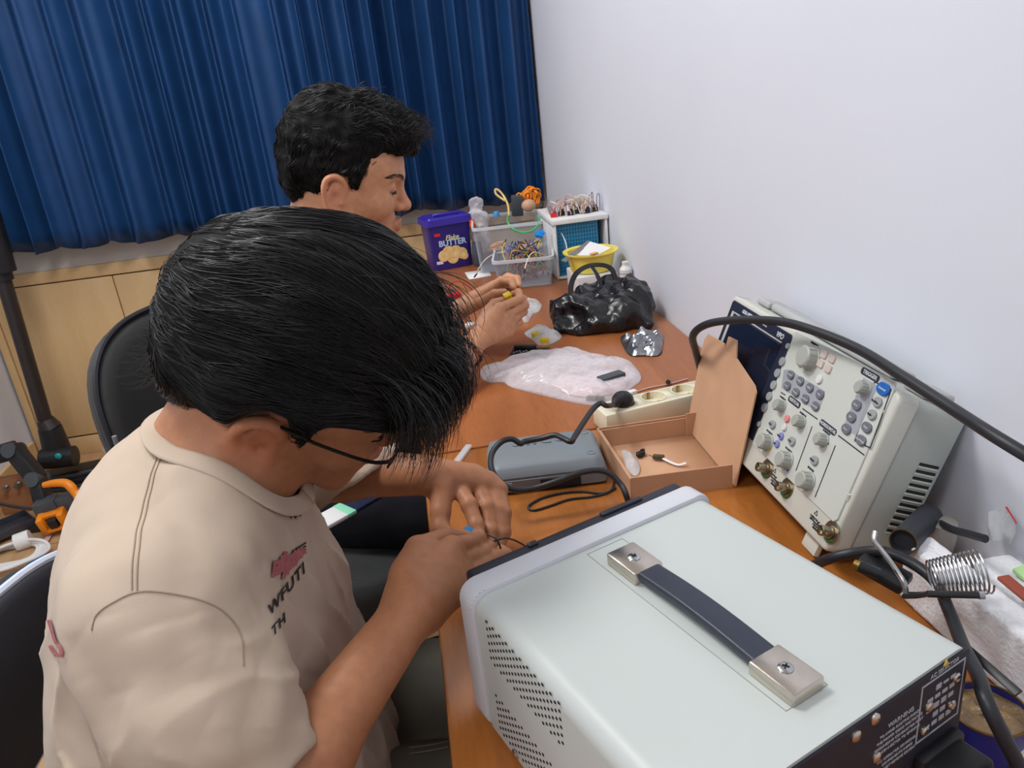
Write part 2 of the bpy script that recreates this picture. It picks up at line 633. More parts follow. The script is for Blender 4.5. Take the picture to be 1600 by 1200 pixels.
# ================================================================== BENCH POWER SUPPLY
m_psu = mat('pale_grey_green_paint', (194, 201, 198), 0.42, var=0.012, scale=5, bump=0.05, bscale=420, spec=0.4, dist=0.0006)
m_bez = mat('light_grey_plastic', (206, 209, 216), 0.4, var=0.01)
m_dark = mat('dark_navy_plastic', (34, 36, 48), 0.45, var=0.10)
m_blackpl = mat('black_plastic', (26, 27, 31), 0.42, var=0.12)
m_rear = mat('black_painted_steel', (34, 35, 47), 0.62, var=0.08, bump=0.05, bscale=300)
m_nickel = mat('brushed_nickel', (205, 196, 184), 0.27, 1.0, var=0.05, scale=90, bump=0.05, bscale=200)
m_steel = mat('bright_steel', (190, 192, 194), 0.24, 1.0, var=0.05)
m_strap = mat('dark_slate_vinyl', (44, 50, 64), 0.40, var=0.12, scale=30, bump=0.12, bscale=220)
m_hole = mat('dark_vent_hole', (30, 30, 32), 0.8)
m_white_ink = mat('pale_grey_ink', (178, 180, 186), 0.6)
m_dust = mat('grey_dust', (150, 152, 150), 0.9)
m_cord = mat('black_cable_rubber', (34, 36, 41), 0.45, var=0.10)
m_yellow_ink = mat('yellow_ink', (220, 190, 60), 0.6)
m_rubber = mat('black_rubber', (24, 24, 26), 0.7)

PSU_M = frame((-0.005, 0.575, DZ), (0.366, -0.931, 0), ya=(0.931, 0.366, 0))
psu = thing('bench_power_supply', 'pale grey bench power supply with black strap handle standing at the desk corner', 'power supply', mw=PSU_M)
PD, PW, PH0, PH1 = 0.295, 0.279, 0.010, 0.156
def psu_body():
    # U-shaped cover with round upper edges, swept along the depth
    prof = []
    r = 0.016
    prof.append((0.004, PH0))
    for k in range(7):
        a = PI - (PI / 2) * k / 6
        prof.append((0.004 + r + r * math.cos(a), PH1 - 0.002 - r + r * math.sin(a)))
    for k in range(7):
        a = PI / 2 - (PI / 2) * k / 6
        prof.append((PW - 0.004 - r + r * math.cos(a), PH1 - 0.002 - r + r * math.sin(a)))
    prof.append((PW - 0.004, PH0))
    mb = MB()
    m = Matrix(((0, 0, 1, 0.026), (1, 0, 0, 0), (0, 1, 0, 0), (0, 0, 0, 1)))
    mb.prism(prof, PD - 0.026, m)
    return mb
psu_body().build('case', m_psu, psu, angle=30)
mb = MB()
mB = Matrix(((0, 0, 1, 0.0), (1, 0, 0, PW / 2), (0, 1, 0, (PH1 + 0.002) / 2 + 0.003), (0, 0, 0, 1)))
mb.prism(rrect(PW, PH1 - 0.002, 0.017, 6), 0.0255, mB, 0.003, 2)
mb.build('front_bezel', m_bez, psu, angle=40)
mb = MB()
mb.prism(rrect(PW - 0.03, PH1 - 0.004, 0.004, 3), 0.016, Matrix(((0, 0, 1, -0.012), (1, 0, 0, PW / 2), (0, 1, 0, (PH1 + 0.008) / 2), (0, 0, 0, 1))), 0.002)
mb.box((-0.008, 0.085, PH1 + 0.003), (0.006, 0.010, 0.003), 0.001).box((-0.008, 0.19, PH1 + 0.003), (0.006, 0.05, 0.003), 0.001)
mb.build('front_panel', m_dark, psu)
for i, (yy, zz) in enumerate(((0.06, 0.06), (0.11, 0.06), (0.18, 0.06), (0.23, 0.06))):
    mb = MB(); mb.lathe([(0.011, 0), (0.0105, 0.012), (0.009, 0.014), (0, 0.014)], (-0.012, yy, zz), (-1, 0, 0)); mb.build('knob', m_bez, psu)
mb = MB(); mb.box((-0.0125, 0.10, 0.115), (0.002, 0.10, 0.028)).box((-0.0125, 0.205, 0.115), (0.002, 0.06, 0.028)); mb.build('display', m_blackpl, psu)
mb = MB(); mb.prism(rrect(PW - 0.012, PH1 - PH0 - 0.008, 0.004, 3), 0.004, Matrix(((0, 0, 1, PD - 0.002), (1, 0, 0, PW / 2), (0, 1, 0, (PH1 + PH0) / 2 - 0.001), (0, 0, 0, 1))))
mb.build('rear_panel', m_rear, psu)
for x in (0.045, 0.255):
    for y in (0.03, PW - 0.03):
        mb = MB(); mb.cyl((x, y, 0), (x, y, PH0 + 0.001), 0.010, 0.011); mb.build('foot', m_rubber, psu)
# vent holes of the left side
def vents(x0, x1, z0, z1):
    mb = MB()
    px = 0.0056
    n = int((x1 - x0) / px)
    for i in range(n + 1):
        for j in range(6):
            z = z1 - (j + (0.5 if i % 2 else 0)) * (z1 - z0) / 5.5
            mb.lathe([(0.00165, 0), (0.0013, 0.0004)], (x0 + i * px, 0.0039, z), (0, -1, 0), 8)
    return mb
vents(0.046, 0.161, 0.101, 0.144).build('vent_holes', m_hole, psu)
vents(0.045, 0.165, 0.020, 0.062).build('vent_holes', m_hole, psu)
mb = MB(); mb.lathe([(0.0048, 0), (0.0046, 0.0018), (0.003, 0.003), (0, 0.0033)], (0.071, 0.004, 0.016), (0, -1, 0)); mb.build('case_screw', m_nickel, psu)
# handle: recess line, brackets, strap
ztop = PH1 - 0.002
mb = MB()
for sy in (-1, 1):
    mb.box((0.148, 0.140 + sy * 0.0205, ztop + 0.0001), (0.232, 0.0007, 0.0004))
for xx in (0.032, 0.264):
    mb.box((xx, 0.140, ztop + 0.0001), (0.0007, 0.041, 0.0004))
mb.build('handle_recess_line', mat('grey_seam', (150, 158, 154), 0.6), psu)
for x, nm in ((0.076, 0), (0.245, 1)):
    mb = MB(); mb.box((x, 0.140, ztop + 0.0060), (0.041, 0.031, 0.012), 0.0018, 2)
    br = mb.build('handle_bracket', m_nickel, psu)
    mb = MB(); mb.lathe([(0.0058, 0), (0.0056, 0.0010), (0.0040, 0.0018), (0, 0.0022)], (x, 0.140, ztop + 0.0118), (0, 0, 1))
    scw = mb.build('screw', m_steel, br)
    mb = MB(); mb.box((x, 0.140, ztop + 0.0140), (0.0052, 0.0012, 0.0007), m=Matrix.Rotation(0.5, 3, 'Z'))
    mb.box((x, 0.140, ztop + 0.0140), (0.0012, 0.0052, 0.0007), m=Matrix.Rotation(0.5, 3, 'Z'))
    mb.build('cross_slot', m_hole, br)
mb = MB()
rows = []
for k in range(25):
    s = k / 24
    x = 0.086 + s * 0.148
    h = ztop + 0.0062 + 0.0040 * math.sin(PI * s)
    rows.append((x, h))
prof = rrect(0.024, 0.0075, 0.003, 4)
bmv = []
for x, h in rows:
    bmv.append([mb.bm.verts.new((x, 0.140 + p[0], h + p[1] + (0.0012 * (abs(p[0]) / 0.012) if p[1] > 0 else 0))) for p in prof])
for a, b in zip(bmv, bmv[1:]):
    for i in range(len(prof)):
        j = (i + 1) % len(prof)
        mb.bm.faces.new((a[i], a[j], b[j], b[i]))
mb.build('strap', m_strap, psu, angle=50)
mb = MB()
for k in range(44):
    x = 0.09 + 0.06 * RNG.random() if k < 16 else 0.09 + 0.13 * RNG.random()
    s = (x - 0.086) / 0.148
    h = ztop + 0.0062 + 0.0040 * math.sin(PI * s) + 0.0041
    r = 0.0004 + 0.0009 * RNG.random()
    mb.sphere((x, 0.140 + 0.008 * (RNG.random() * 2 - 1), h), r, 8, (1.6, 1, 0.18))
mb.build('dust_specks', m_dust, psu)
# rear panel fittings (x is the rear face)
XR = PD + 0.002
for (y, z) in ((0.167, 0.1465), (0.148, 0.143), (0.173, 0.108)):
    mb = MB(); mb.lathe([(0.0046, 0), (0.0045, 0.0012), (0.003, 0.0024), (0, 0.0027)], (XR, y, z), (1, 0, 0)); mb.build('rear_screw', m_nickel, psu)
mb = MB()
for (a, b, c, d) in ((0.2185, 0.2680, 0.1432, 0.1444), (0.2185, 0.2680, 0.0905, 0.0917)):
    mb.box((XR + 0.0002, (a + b) / 2, (c + d) / 2), (0.0005, b - a, d - c))
for yy in (0.2185, 0.2680):
    mb.box((XR + 0.0002, yy, 0.1175), (0.0005, 0.0011, 0.054))
for k in range(4):
    for j in range(5):
        if RNG.random() < 0.75:
            mb.box((XR + 0.0002, 0.230 + k * 0.0085, 0.100 + j * 0.0085), (0.0005, 0.0058, 0.0046 * (0.4 + 0.6 * RNG.random())))
mb.build('rating_table', m_white_ink, psu)
for (y, z) in ((0.2285, 0.121), (0.227, 0.099), (0.259, 0.131), (0.2575, 0.106)):
    mb = MB(); mb.lathe([(0.0042, 0), (0.0041, 0.0012), (0.0028, 0.0024), (0, 0.0027)], (XR, y, z), (1, 0, 0)); mb.build('table_screw', m_nickel, psu)
Mrear = Matrix(((0, 0, 1, XR), (1, 0, 0, 0), (0, 1, 0, 0), (0, 0, 0, 1)))
rt = [('AC SELECTOR', 0.0052, Mrear @ T(0.2435, 0.1478)),
      ('WARNING', 0.0058, Mrear @ T(0.197, 0.1295)),
      ('TO AVOID ELECTRIC SHOCK', 0.0034, Mrear @ T(0.197, 0.1235)),
      ('THE POWER CORD PROTECTIVE', 0.0034, Mrear @ T(0.197, 0.1185)),
      ('GROUNDING CONDUCTOR MUST', 0.0034, Mrear @ T(0.197, 0.1135)),
      ('BE CONNECTED TO GROUND', 0.0034, Mrear @ T(0.197, 0.1085)),
      ('NO OPERATOR SERVICEABLE', 0.0034, Mrear @ T(0.197, 0.1000)),
      ('COMPONENTS INSIDE', 0.0034, Mrear @ T(0.197, 0.0950)),
      ('DO NOT REMOVE COVERS', 0.0034, Mrear @ T(0.197, 0.0900)),
      ('AC 100V 120V', 0.0050, Mrear @ T(0.197, 0.0700)),
      ('220V 50/60Hz', 0.0050, Mrear @ T(0.197, 0.0620))]
link('warning_text', texts(rt), m_white_ink, psu, smooth=False)
mb = MB(); mb.prism([(-0.003, 0), (0.003, 0), (0, 0.0055)], 0.0004, Mrear @ T(0.2440, 0.1505)); mb.build('warning_sign', m_yellow_ink, psu)
mb = MB(); mb.box((XR + 0.004, 0.243, 0.063), (0.010, 0.050, 0.033), 0.003); mb.build('mains_inlet', m_blackpl, psu)

# mains cord of the power supply: from its rear inlet up, over the side and away behind the case
pcord = thing('mains_cable', 'thick black mains cable plugged into the rear of the bench power supply', 'power cord', tuple(PSU_M @ Vector((0.33, 0.24, 0.06))))
P = lambda x, y, z: tuple(PSU_M @ Vector((x, y, z)))
mb = MB(PSU_M); mb.box((0.316, 0.243, 0.063), (0.030, 0.044, 0.027), 0.005, 3)
mb.build('plug_body', m_blackpl, pcord, world=True)
mb = MB(); mb.tube([P(0.328, 0.243, 0.063), P(0.340, 0.252, 0.066), P(0.345, 0.268, 0.078)], [0.0115, 0.009, 0.0062], 12, 6)
for k in range(4):
    q = catmull([P(0.328, 0.243, 0.063), P(0.340, 0.252, 0.066), P(0.345, 0.268, 0.078)], 6)[2 + 2 * k]
    mb.sphere(q, 0.0105 - 0.001 * k, 12, (1, 1, 0.7))
mb.build('strain_relief', m_blackpl, pcord, world=True)
mb = MB()
pts = [P(0.345, 0.268, 0.078), at(1545, 1105, 0.545), at(1528, 1055, 0.575), at(1505, 1010, 0.62), at(1483, 955, 0.68), at(1462, 910, 0.72), at(1425, 880, 0.745),
       at(1380, 862, 0.76), at(1335, 864, 0.785), at(1300, 872, 0.800), at(1268, 886, 0.835), P(0.048, 0.380, 0.012), P(0.010, 0.350, 0.0062), P(-0.03, 0.33, 0.0062)]
mb.tube(pts, 0.0055, 12, 8)
mb.build('cable', m_cord, pcord, world=True)

# ================================================================== OSCILLOSCOPE (leaning back against the wall)
TILT = math.radians(22)
ST, CT = math.sin(TILT), math.cos(TILT)
SW, SH = 0.428, 0.200
S_O = v3((0.411, 0.680 + SW, 0.783))           # lower corner of the front, far end
SCOPE_M = frame(S_O, (0, -1, 0), ya=(ST, 0, CT))   # x along the front, y up the front, z out of the front
sM = np.array(SCOPE_M)
sMi = np.linalg.inv(sM)
def fp(cx, cy, off=0.0):
    """spot on the scope's front plane, read from a close-up of it (2.667 px per photo px)"""
    u, v = 1060 + cx / 2.667, 430 + cy / 2.667
    n = sM[:3, 2]
    r = CR * (u - 800) + CD * (v - 600) + CF * FPX
    o = S_O + n * off
    p = CAM + r * (((o - CAM) @ n) / (r @ n))
    q = sMi @ np.append(p, 1)
    return q[0], q[1]

m_cream = mat('warm_grey_plastic', (207, 208, 198), 0.42, var=0.012, scale=4, bump=0.03, bscale=500)
m_panel = mat('panel_grey_plastic', (204, 209, 202), 0.45, var=0.012)
m_cover = mat('grey_steel_cover', (178, 184, 178), 0.5, var=0.02, bump=0.04, bscale=400)
m_navy = mat('navy_bezel_plastic', (33, 42, 62), 0.4, var=0.06)
m_screen = mat('dark_screen_glass', (28, 34, 52), 0.09, var=0.1, scale=3, spec=0.7)
m_knob = mat('grey_knob_plastic', (172, 176, 168), 0.45, var=0.02)
m_btn = mat('slate_button_rubber', (112, 116, 124), 0.5, var=0.04)
m_btnl = mat('pale_button_rubber', (158, 163, 164), 0.5)
m_btnw = mat('white_button_rubber', (225, 226, 224), 0.45)
m_btnp = mat('pinkish_beige_button', (212, 196, 186), 0.5)
m_blue = mat('blue_button_plastic', (28, 104, 190), 0.4)
m_lilac = mat('lilac_button_rubber', (136, 142, 206), 0.5)
m_rose = mat('rose_button_rubber', (228, 140, 140), 0.5)
m_band = mat('grey_print_band', (164, 168, 176), 0.5)
m_ink = mat('dark_print_ink', (44, 48, 58), 0.6)
m_inkl = mat('light_print_ink', (214, 218, 224), 0.6)
m_green = mat('green_ring_plastic', (48, 140, 84), 0.5)
m_brass = mat('tarnished_bnc_metal', (168, 158, 136), 0.3, 1.0, var=0.10)
m_silver_strip = mat('silver_strip_plastic', (190, 190, 186), 0.4)
m_yellow = mat('yellow_print', (232, 214, 110), 0.6)

scope = thing('oscilloscope', 'pale grey oscilloscope with dark screen and many knobs leaning against the white wall', 'oscilloscope', mw=SCOPE_M)
mb = MB(); mb.prism([(x + SW / 2, y + SH / 2) for x, y in rrect(SW, SH, 0.012, 5)], 0.028, T(0, 0, -0.028), 0.0045, 3)
mb.build('front_bezel', m_cream, scope, angle=40)
mb = MB(); mb.prism([(x + SW / 2, y + SH / 2) for x, y in rrect(SW - 0.006, SH - 0.006, 0.014, 5)], 0.066, T(0, 0, -0.0935), 0.003, 2)
cover = mb.build('cover', m_cover, scope, angle=40)
# raised control panel plate
cx = lambda *p: fp(*p)
def outline(pts, off=0.0):
    return [fp(a, b, off) for a, b in pts]
plate = outline([(492, 232), (800, 388), (912, 446), (905, 475), (668, 1020), (650, 1030), (312, 705)])
mb = MB(); mb.prism(plate, 0.0025, T(0, 0, -0.0005), 0.0008, 1); mb.build('control_panel', m_panel, scope)
scr = outline([(228, 76), (495, 222), (311, 690)])
x_l = 0.010; x_r = scr[1][0]
yl, yh = 0.012, SH - 0.010
mb = MB(); mb.prism([(x_l, yl + 0.02), (scr[2][0], scr[2][1]), (x_r, SH - 0.012), (x_r - 0.004, SH - 0.007), (x_l + 0.003, SH - 0.007), (x_l, SH - 0.010)], 0.0022, T(0, 0, -0.0005), 0.0006, 1)
mb.build('screen_bezel', m_navy, scope)
s0 = fp(240, 135); s1 = fp(450, 258)
sx0, sx1, sy1 = 0.030, s1[0] - 0.002, SH - 0.026
sy0 = 0.042
mb = MB(); mb.box(((sx0 + sx1) / 2, (sy0 + sy1) / 2, 0.0022), (sx1 - sx0, sy1 - sy0, 0.0012), 0.0004, 1); mb.build('screen', m_screen, scope)
mb = MB()
mb.box((sx0 - 0.004, (sy0 + sy1) / 2, 0.0025), (0.007, sy1 - sy0 + 0.008, 0.0016), 0.0005, 1)
mb.box(((sx0 + sx1) / 2, sy1 + 0.003, 0.0025), (sx1 - sx0, 0.0022, 0.0016), 0.0005, 1)
mb.build('screen_rim', m_silver_strip, scope)

def on_panel(o, c, z=0.002):
    p = fp(c[0], c[1], z)
    return (p[0], p[1], z)
def knob(c, r, h, name='knob', z=0.002):
    x, y, z = on_panel(None, c, z + h * 0.7)
    mb = MB()
    mb.lathe([(r * 1.12, 0), (r * 1.12, h * 0.14), (r, h * 0.2), (r * 0.93, h * 0.9), (r * 0.8, h), (0, h * 1.0)], (x, y, 0.0015), (0, 0, 1), 30)
    for k in range(12):
        a = 2 * PI * k / 12
        mb.box((x + r * 0.965 * math.cos(a), y + r * 0.965 * math.sin(a), 0.0015 + h * 0.55), (r * 0.10, r * 0.16, h * 0.62), m=Matrix.Rotation(a, 3, 'Z'))
    return mb.build(name, m_knob, scope)
knob((525, 338), 0.0150, 0.016, 'variable_knob')
for c in ((410, 540), (490, 606), (582, 682), (755, 466)):
    knob(c, 0.0075, 0.013, 'position_knob')
for c in ((347, 691), (427, 766), (515, 852)):
    knob(c, 0.0105, 0.015, 'scale_knob')
def pill(c, w, h, m, name='button', rot=0, z0=0.0015, ht=0.0035, bev=0.0008):
    x, y, z = on_panel(None, c, z0 + ht * 0.6)
    mb = MB(); mb.prism(rrect(w, h, min(w, h) * 0.49, 5), ht, T(x, y, z0, rot), bev, 1)
    return mb.build(name, m, scope)
for c in ((432, 360), (412, 408), (396, 458), (378, 505), (358, 552)):
    pill(c, 0.0125, 0.0125, m_btnl, 'soft_key', z0=0.0012)
for c in ((455, 295), (335, 620)):
    pill(c, 0.008, 0.008, m_btnl, 'soft_key', z0=0.0012)
for c in ((607, 330), (640, 348), (592, 369), (624, 390)):
    x, y, z = on_panel(None, c, 0.003)
    mb = MB(); mb.prism(rrect(0.0125, 0.0095, 0.002, 3), 0.003, T(x, y, 0.0015), 0.0006, 1); mb.build('arrow_key', m_btnp, scope)
pill((586, 433), 0.0115, 0.0115, m_btnw, 'key_lock_button')
for c in ((468, 415), (507, 441), (547, 469), (589, 497), (453, 461), (489, 489), (528, 516), (570, 546)):
    pill(c, 0.0150, 0.0108, m_btn, 'menu_button')
for c, m in (((391, 622), m_btnl), ((472, 692), m_btnl), ((566, 772), m_btnl), ((742, 541), m_btn), ((720, 591), m_btn), ((699, 641), m_btn),
             ((829, 529), m_btnl), ((806, 581), m_btnl), ((784, 634), m_btn), ((760, 688), m_btn)):
    pill(c, 0.0160 if m is m_btn else 0.0135, 0.0112, m)
pill((853, 474), 0.0205, 0.0135, m_blue, 'autoset_button')
for c, m in (((452, 598), m_rose), ((440, 633), m_btnw), ((427, 671), m_lilac), ((410, 703), m_lilac)):
    pill(c, 0.0098, 0.0098, m, 'round_button')
# printed bands, lines and words
mb = MB()
def band(pts, z=0.0020):
    mb.prism(outline(pts, z), 0.0004, T(0, 0, z))
band([(772, 428), (832, 460), (742, 668), (684, 640)])
band([(440, 395), (460, 393), (612, 484), (590, 560), (575, 566), (430, 470)])
mb.build('button_band', m_band, scope)
mb = MB()
def pline(a, b, w=0.0007, z=0.0020):
    p, q = np.array(fp(*a, z)), np.array(fp(*b, z))
    d = q - p; n = np.array((-d[1], d[0])) / (np.linalg.norm(d) + 1e-9) * w
    mb.prism([tuple(p + n), tuple(p - n), tuple(q - n), tuple(q + n)], 0.0004, T(0, 0, z))
for a, b in (((518, 556), (580, 600)), ((667, 668), (775, 750)), ((558, 630), (490, 815)), ((655, 710), (570, 925)), ((428, 488), (446, 500)),
             ((818, 445), (888, 476)), ((888, 476), (800, 720)), ((800, 720), (735, 690)), ((818, 445), (735, 690))):
    pline(a, b)
for c, w in (((483, 528), 0.030), ((623, 634), 0.036), ((799, 415), 0.034)):
    x, y = fp(*c, 0.0022)
    mb.prism(rrect(w, 0.0082, 0.0035, 4), 0.0005, T(x, y, 0.0020))
mb.build('printed_lines', m_ink, scope)
it = []
for s, c, sz in (('VERTICAL', (483, 528), 0.0056), ('HORIZONTAL', (623, 634), 0.0054), ('TRIGGER', (799, 415), 0.0064)):
    x, y = fp(*c, 0.0026); it.append((s, sz, T(x, y, 0.0027), dict(bold=0.0001)))
for s, c in (('Acquire', (468, 415)), ('Display', (507, 441)), ('Utility', (547, 469)), ('Help', (589, 497)), ('Cursor', (453, 461)), ('Measure', (489, 489)), ('Save/Recall', (528, 516)), ('Hardcopy', (570, 546)),
             ('Menu', (742, 541)), ('50%', (720, 591)), ('Force', (699, 641)), ('Single', (784, 634)), ('Auto-Range', (760, 688))):
    x, y = fp(*c, 0.004); it.append((s, 0.0032, T(x, y, 0.0052)))
x, y = fp(853, 474, 0.004); it.append(('Autoset', 0.0040, T(x, y, 0.0052)))
x, y = fp(300, 135, 0.002); y = SH - 0.0145; it.append(('GDS-1000A', 0.0072, T(x, y, 0.0020), dict(bold=0.0002)))
x, y = fp(350, 158, 0.002); y = SH - 0.0150; it.append(('Digital Storage Oscilloscope', 0.0034, T(x + 0.006, y, 0.0020)))
x, y = fp(437, 218, 0.002); y = SH - 0.0160; it.append(('VPO', 0.0100, T(x, y, 0.0020), dict(bold=0.0003, shear=0.2)))
link('white_lettering', texts(it), m_inkl, scope, smooth=False)
it = []
for s, c, sz in (('VARIABLE', (568, 287), 0.0042), ('Run/Stop', (829, 529), 0.0032), ('Single', (806, 581), 0.0032), ('CH1', (391, 622), 0.0040), ('CH2', (472, 692), 0.0040), ('MENU', (566, 772), 0.0034),
                 ('POSITION', (436, 513), 0.0034), ('POSITION', (520, 580), 0.0034), ('POSITION', (618, 655), 0.0034), ('VOLTS/DIV', (380, 655), 0.0034), ('VOLTS/DIV', (460, 728), 0.0034), ('TIME/DIV', (552, 808), 0.0036),
                 ('MATH', (427, 671), 0.003), ('REF', (410, 703), 0.003)):
    x, y = fp(*c, 0.002); it.append((s, sz, T(x, y, 0.0052 if s in ('Run/Stop', 'Single', 'CH1', 'CH2', 'MENU', 'MATH', 'REF') else 0.0023)))
for c in ((400, 830), (575, 1015)):
    for k, s in enumerate(('1 M\u03a9 // 15 pF', '300 Vrms MAX', 'CAT II', '\u26a0 CH')):
        x, y = fp(c[0] - 8, c[1] + 14 * k, 0.001); it.append((s if k < 3 else 'INPUT', 0.0036, T(x, y, 0.0006)))
link('dark_lettering', texts(it), m_ink, scope, smooth=False)
mb = MB()
for c in ((400, 816), (572, 992)):
    x, y = fp(*c, 0.001)
    for a in range(3):
        p = [(0.0035 * math.cos(PI / 2 + 2 * PI * k / 3), 0.0035 * math.sin(PI / 2 + 2 * PI * k / 3)) for k in (a, a + 1)]
        d = np.array(p[1]) - np.array(p[0]); n = np.array((-d[1], d[0])) / np.linalg.norm(d) * 0.0003
        mb.prism([tuple(np.array(q) + s * n) for q, s in ((p[0], 1), (p[0], -1), (p[1], -1), (p[1], 1))], 0.0004, T(x, y, 0.0003))
for c in ((436, 548), (524, 608), (524, 630)):
    x, y = fp(*c, 0.002); mb.prism([(-0.002, 0), (0.002, 0), (0, 0.0035)], 0.0004, T(x, y, 0.0020))
x, y = fp(622, 700, 0.002); mb.prism([(0, -0.002), (0.0035, 0), (0, 0.002)], 0.0004, T(x, y, 0.0020))
mb.build('printed_symbols', m_ink, scope)
mb = MB()
for c, r in (((470, 757), 0.0012), ((469, 772), 0.0016), ((467, 789), 0.002), ((456, 810), 0.0028)):
    x, y = fp(*c, 0.002); mb.lathe([(r, 0), (r, 0.0004)], (x, y, 0.0020), (0, 0, 1), 14)
mb.build('blue_dots', m_blue, scope)
mb = MB(); mb.prism(outline([(388, 690), (398, 700), (380, 745), (370, 735)], 0.002), 0.0004, T(0, 0, 0.0020)); mb.build('yellow_mark', m_yellow, scope)
# BNC sockets
for c in ((355, 803), (437, 884), (620, 1068)):
    x, y, z = on_panel(None, c, 0.006)
    mb = MB(); mb.lathe([(0.0135, 0), (0.0135, 0.001), (0.0115, 0.0015)], (x, y, 0.0), (0, 0, 1), 28); base = mb.build('bnc_socket', m_brass, scope)
    mb = MB(); mb.lathe([(0.0080, 0.001), (0.0080, 0.004), (0.0062, 0.0045), (0.0062, 0.015), (0.0050, 0.0155), (0.0045, 0.0120), (0, 0.0120)], (x, y, 0.0), (0, 0, 1), 24)
    for sx in (-1, 1):
        mb.cyl((x + sx * 0.0055, y, 0.0115), (x + sx * 0.0085, y, 0.0115), 0.0013, seg=10)
    mb.build('bnc_barrel', m_brass, base)
    mb = MB(); mb.tube([(x + 0.0105 * math.cos(a), y + 0.0105 * math.sin(a), 0.002) for a in np.linspace(-2.6, -0.6, 9)], 0.0016, 8, 3)
    mb.build('green_ring', m_green, base)
for c in ((848, 580), (703, 930)):
    x, y = fp(*c, 0.0); mb = MB(); mb.cyl((x + 0.002, y - 0.002, -0.001), (x + 0.002, y + 0.006, 0.0015), 0.0022, seg=10); mb.build('panel_clip', m_cream, scope)
# vents on the side, handle pad on top, tilt feet
mb = MB()
for k in range(11):
    mb.box((SW - 0.0026, 0.128 - k * 0.0085, -0.0745), (0.0012, 0.0034, 0.026), 0.0005, 1)
mb.build('side_vents', m_hole, cover)
mb = MB()
for k in range(11):
    mb.box((SW - 0.0024, 0.1245 - k * 0.0085, -0.0745), (0.0016, 0.0022, 0.027), 0.0007, 1)
mb.build('vent_ribs', m_cream, cover)
mb = MB(); mb.box((SW / 2 - 0.01, SH + 0.004, -0.055), (0.30, 0.012, 0.036), 0.005, 3); mb.box((SW - 0.030, SH + 0.003, -0.056), (0.038, 0.011, 0.040), 0.004, 3)
mb.box((0.03, SH + 0.003, -0.056), (0.038, 0.011, 0.040), 0.004, 3)
mb.build('carry_handle', mat('grey_handle_plastic', (182, 184, 184), 0.5), scope)
for x in (0.05, SW - 0.05):
    mb = MB(); mb.box((x, -0.012, -0.018), (0.030, 0.024, 0.008), 0.002); mb.build('tilt_foot', m_cream, scope)

# black cord arching in front of the screen and away to the right
t = thing('thick_black_cable', 'thick black cable arching over the top of the oscilloscope', 'cable', tuple(at(1092, 540, 1.05)))
mb = MB()
mb.tube([at(1112, 640, 1.30), at(1098, 590, 1.27), at(1087, 548, 1.21), at(1083, 524, 1.16), at(1104, 507, 1.12), at(1150, 500, 1.07), at(1215, 502, 1.00), at(1270, 516, 0.935), at(1340, 545, 0.86),
         at(1410, 588, 0.775), at(1490, 640, 0.70), at(1560, 685, 0.64), at(1660, 745, 0.60), at(1800, 830, 0.56)], 0.0058, 12, 8)
mb.build('cable_run', m_cord, t, world=True)

# ================================================================== BLENDED SURFACES (bodies, clothes, hair, bags)
def smin(a, b, k):
    if k <= 0: return np.minimum(a, b)
    h = np.maximum(k - np.abs(a - b), 0.0) / k
    return np.minimum(a, b) - h * h * k * 0.25

def smax(a, b, k):
    return -smin(-a, -b, k)

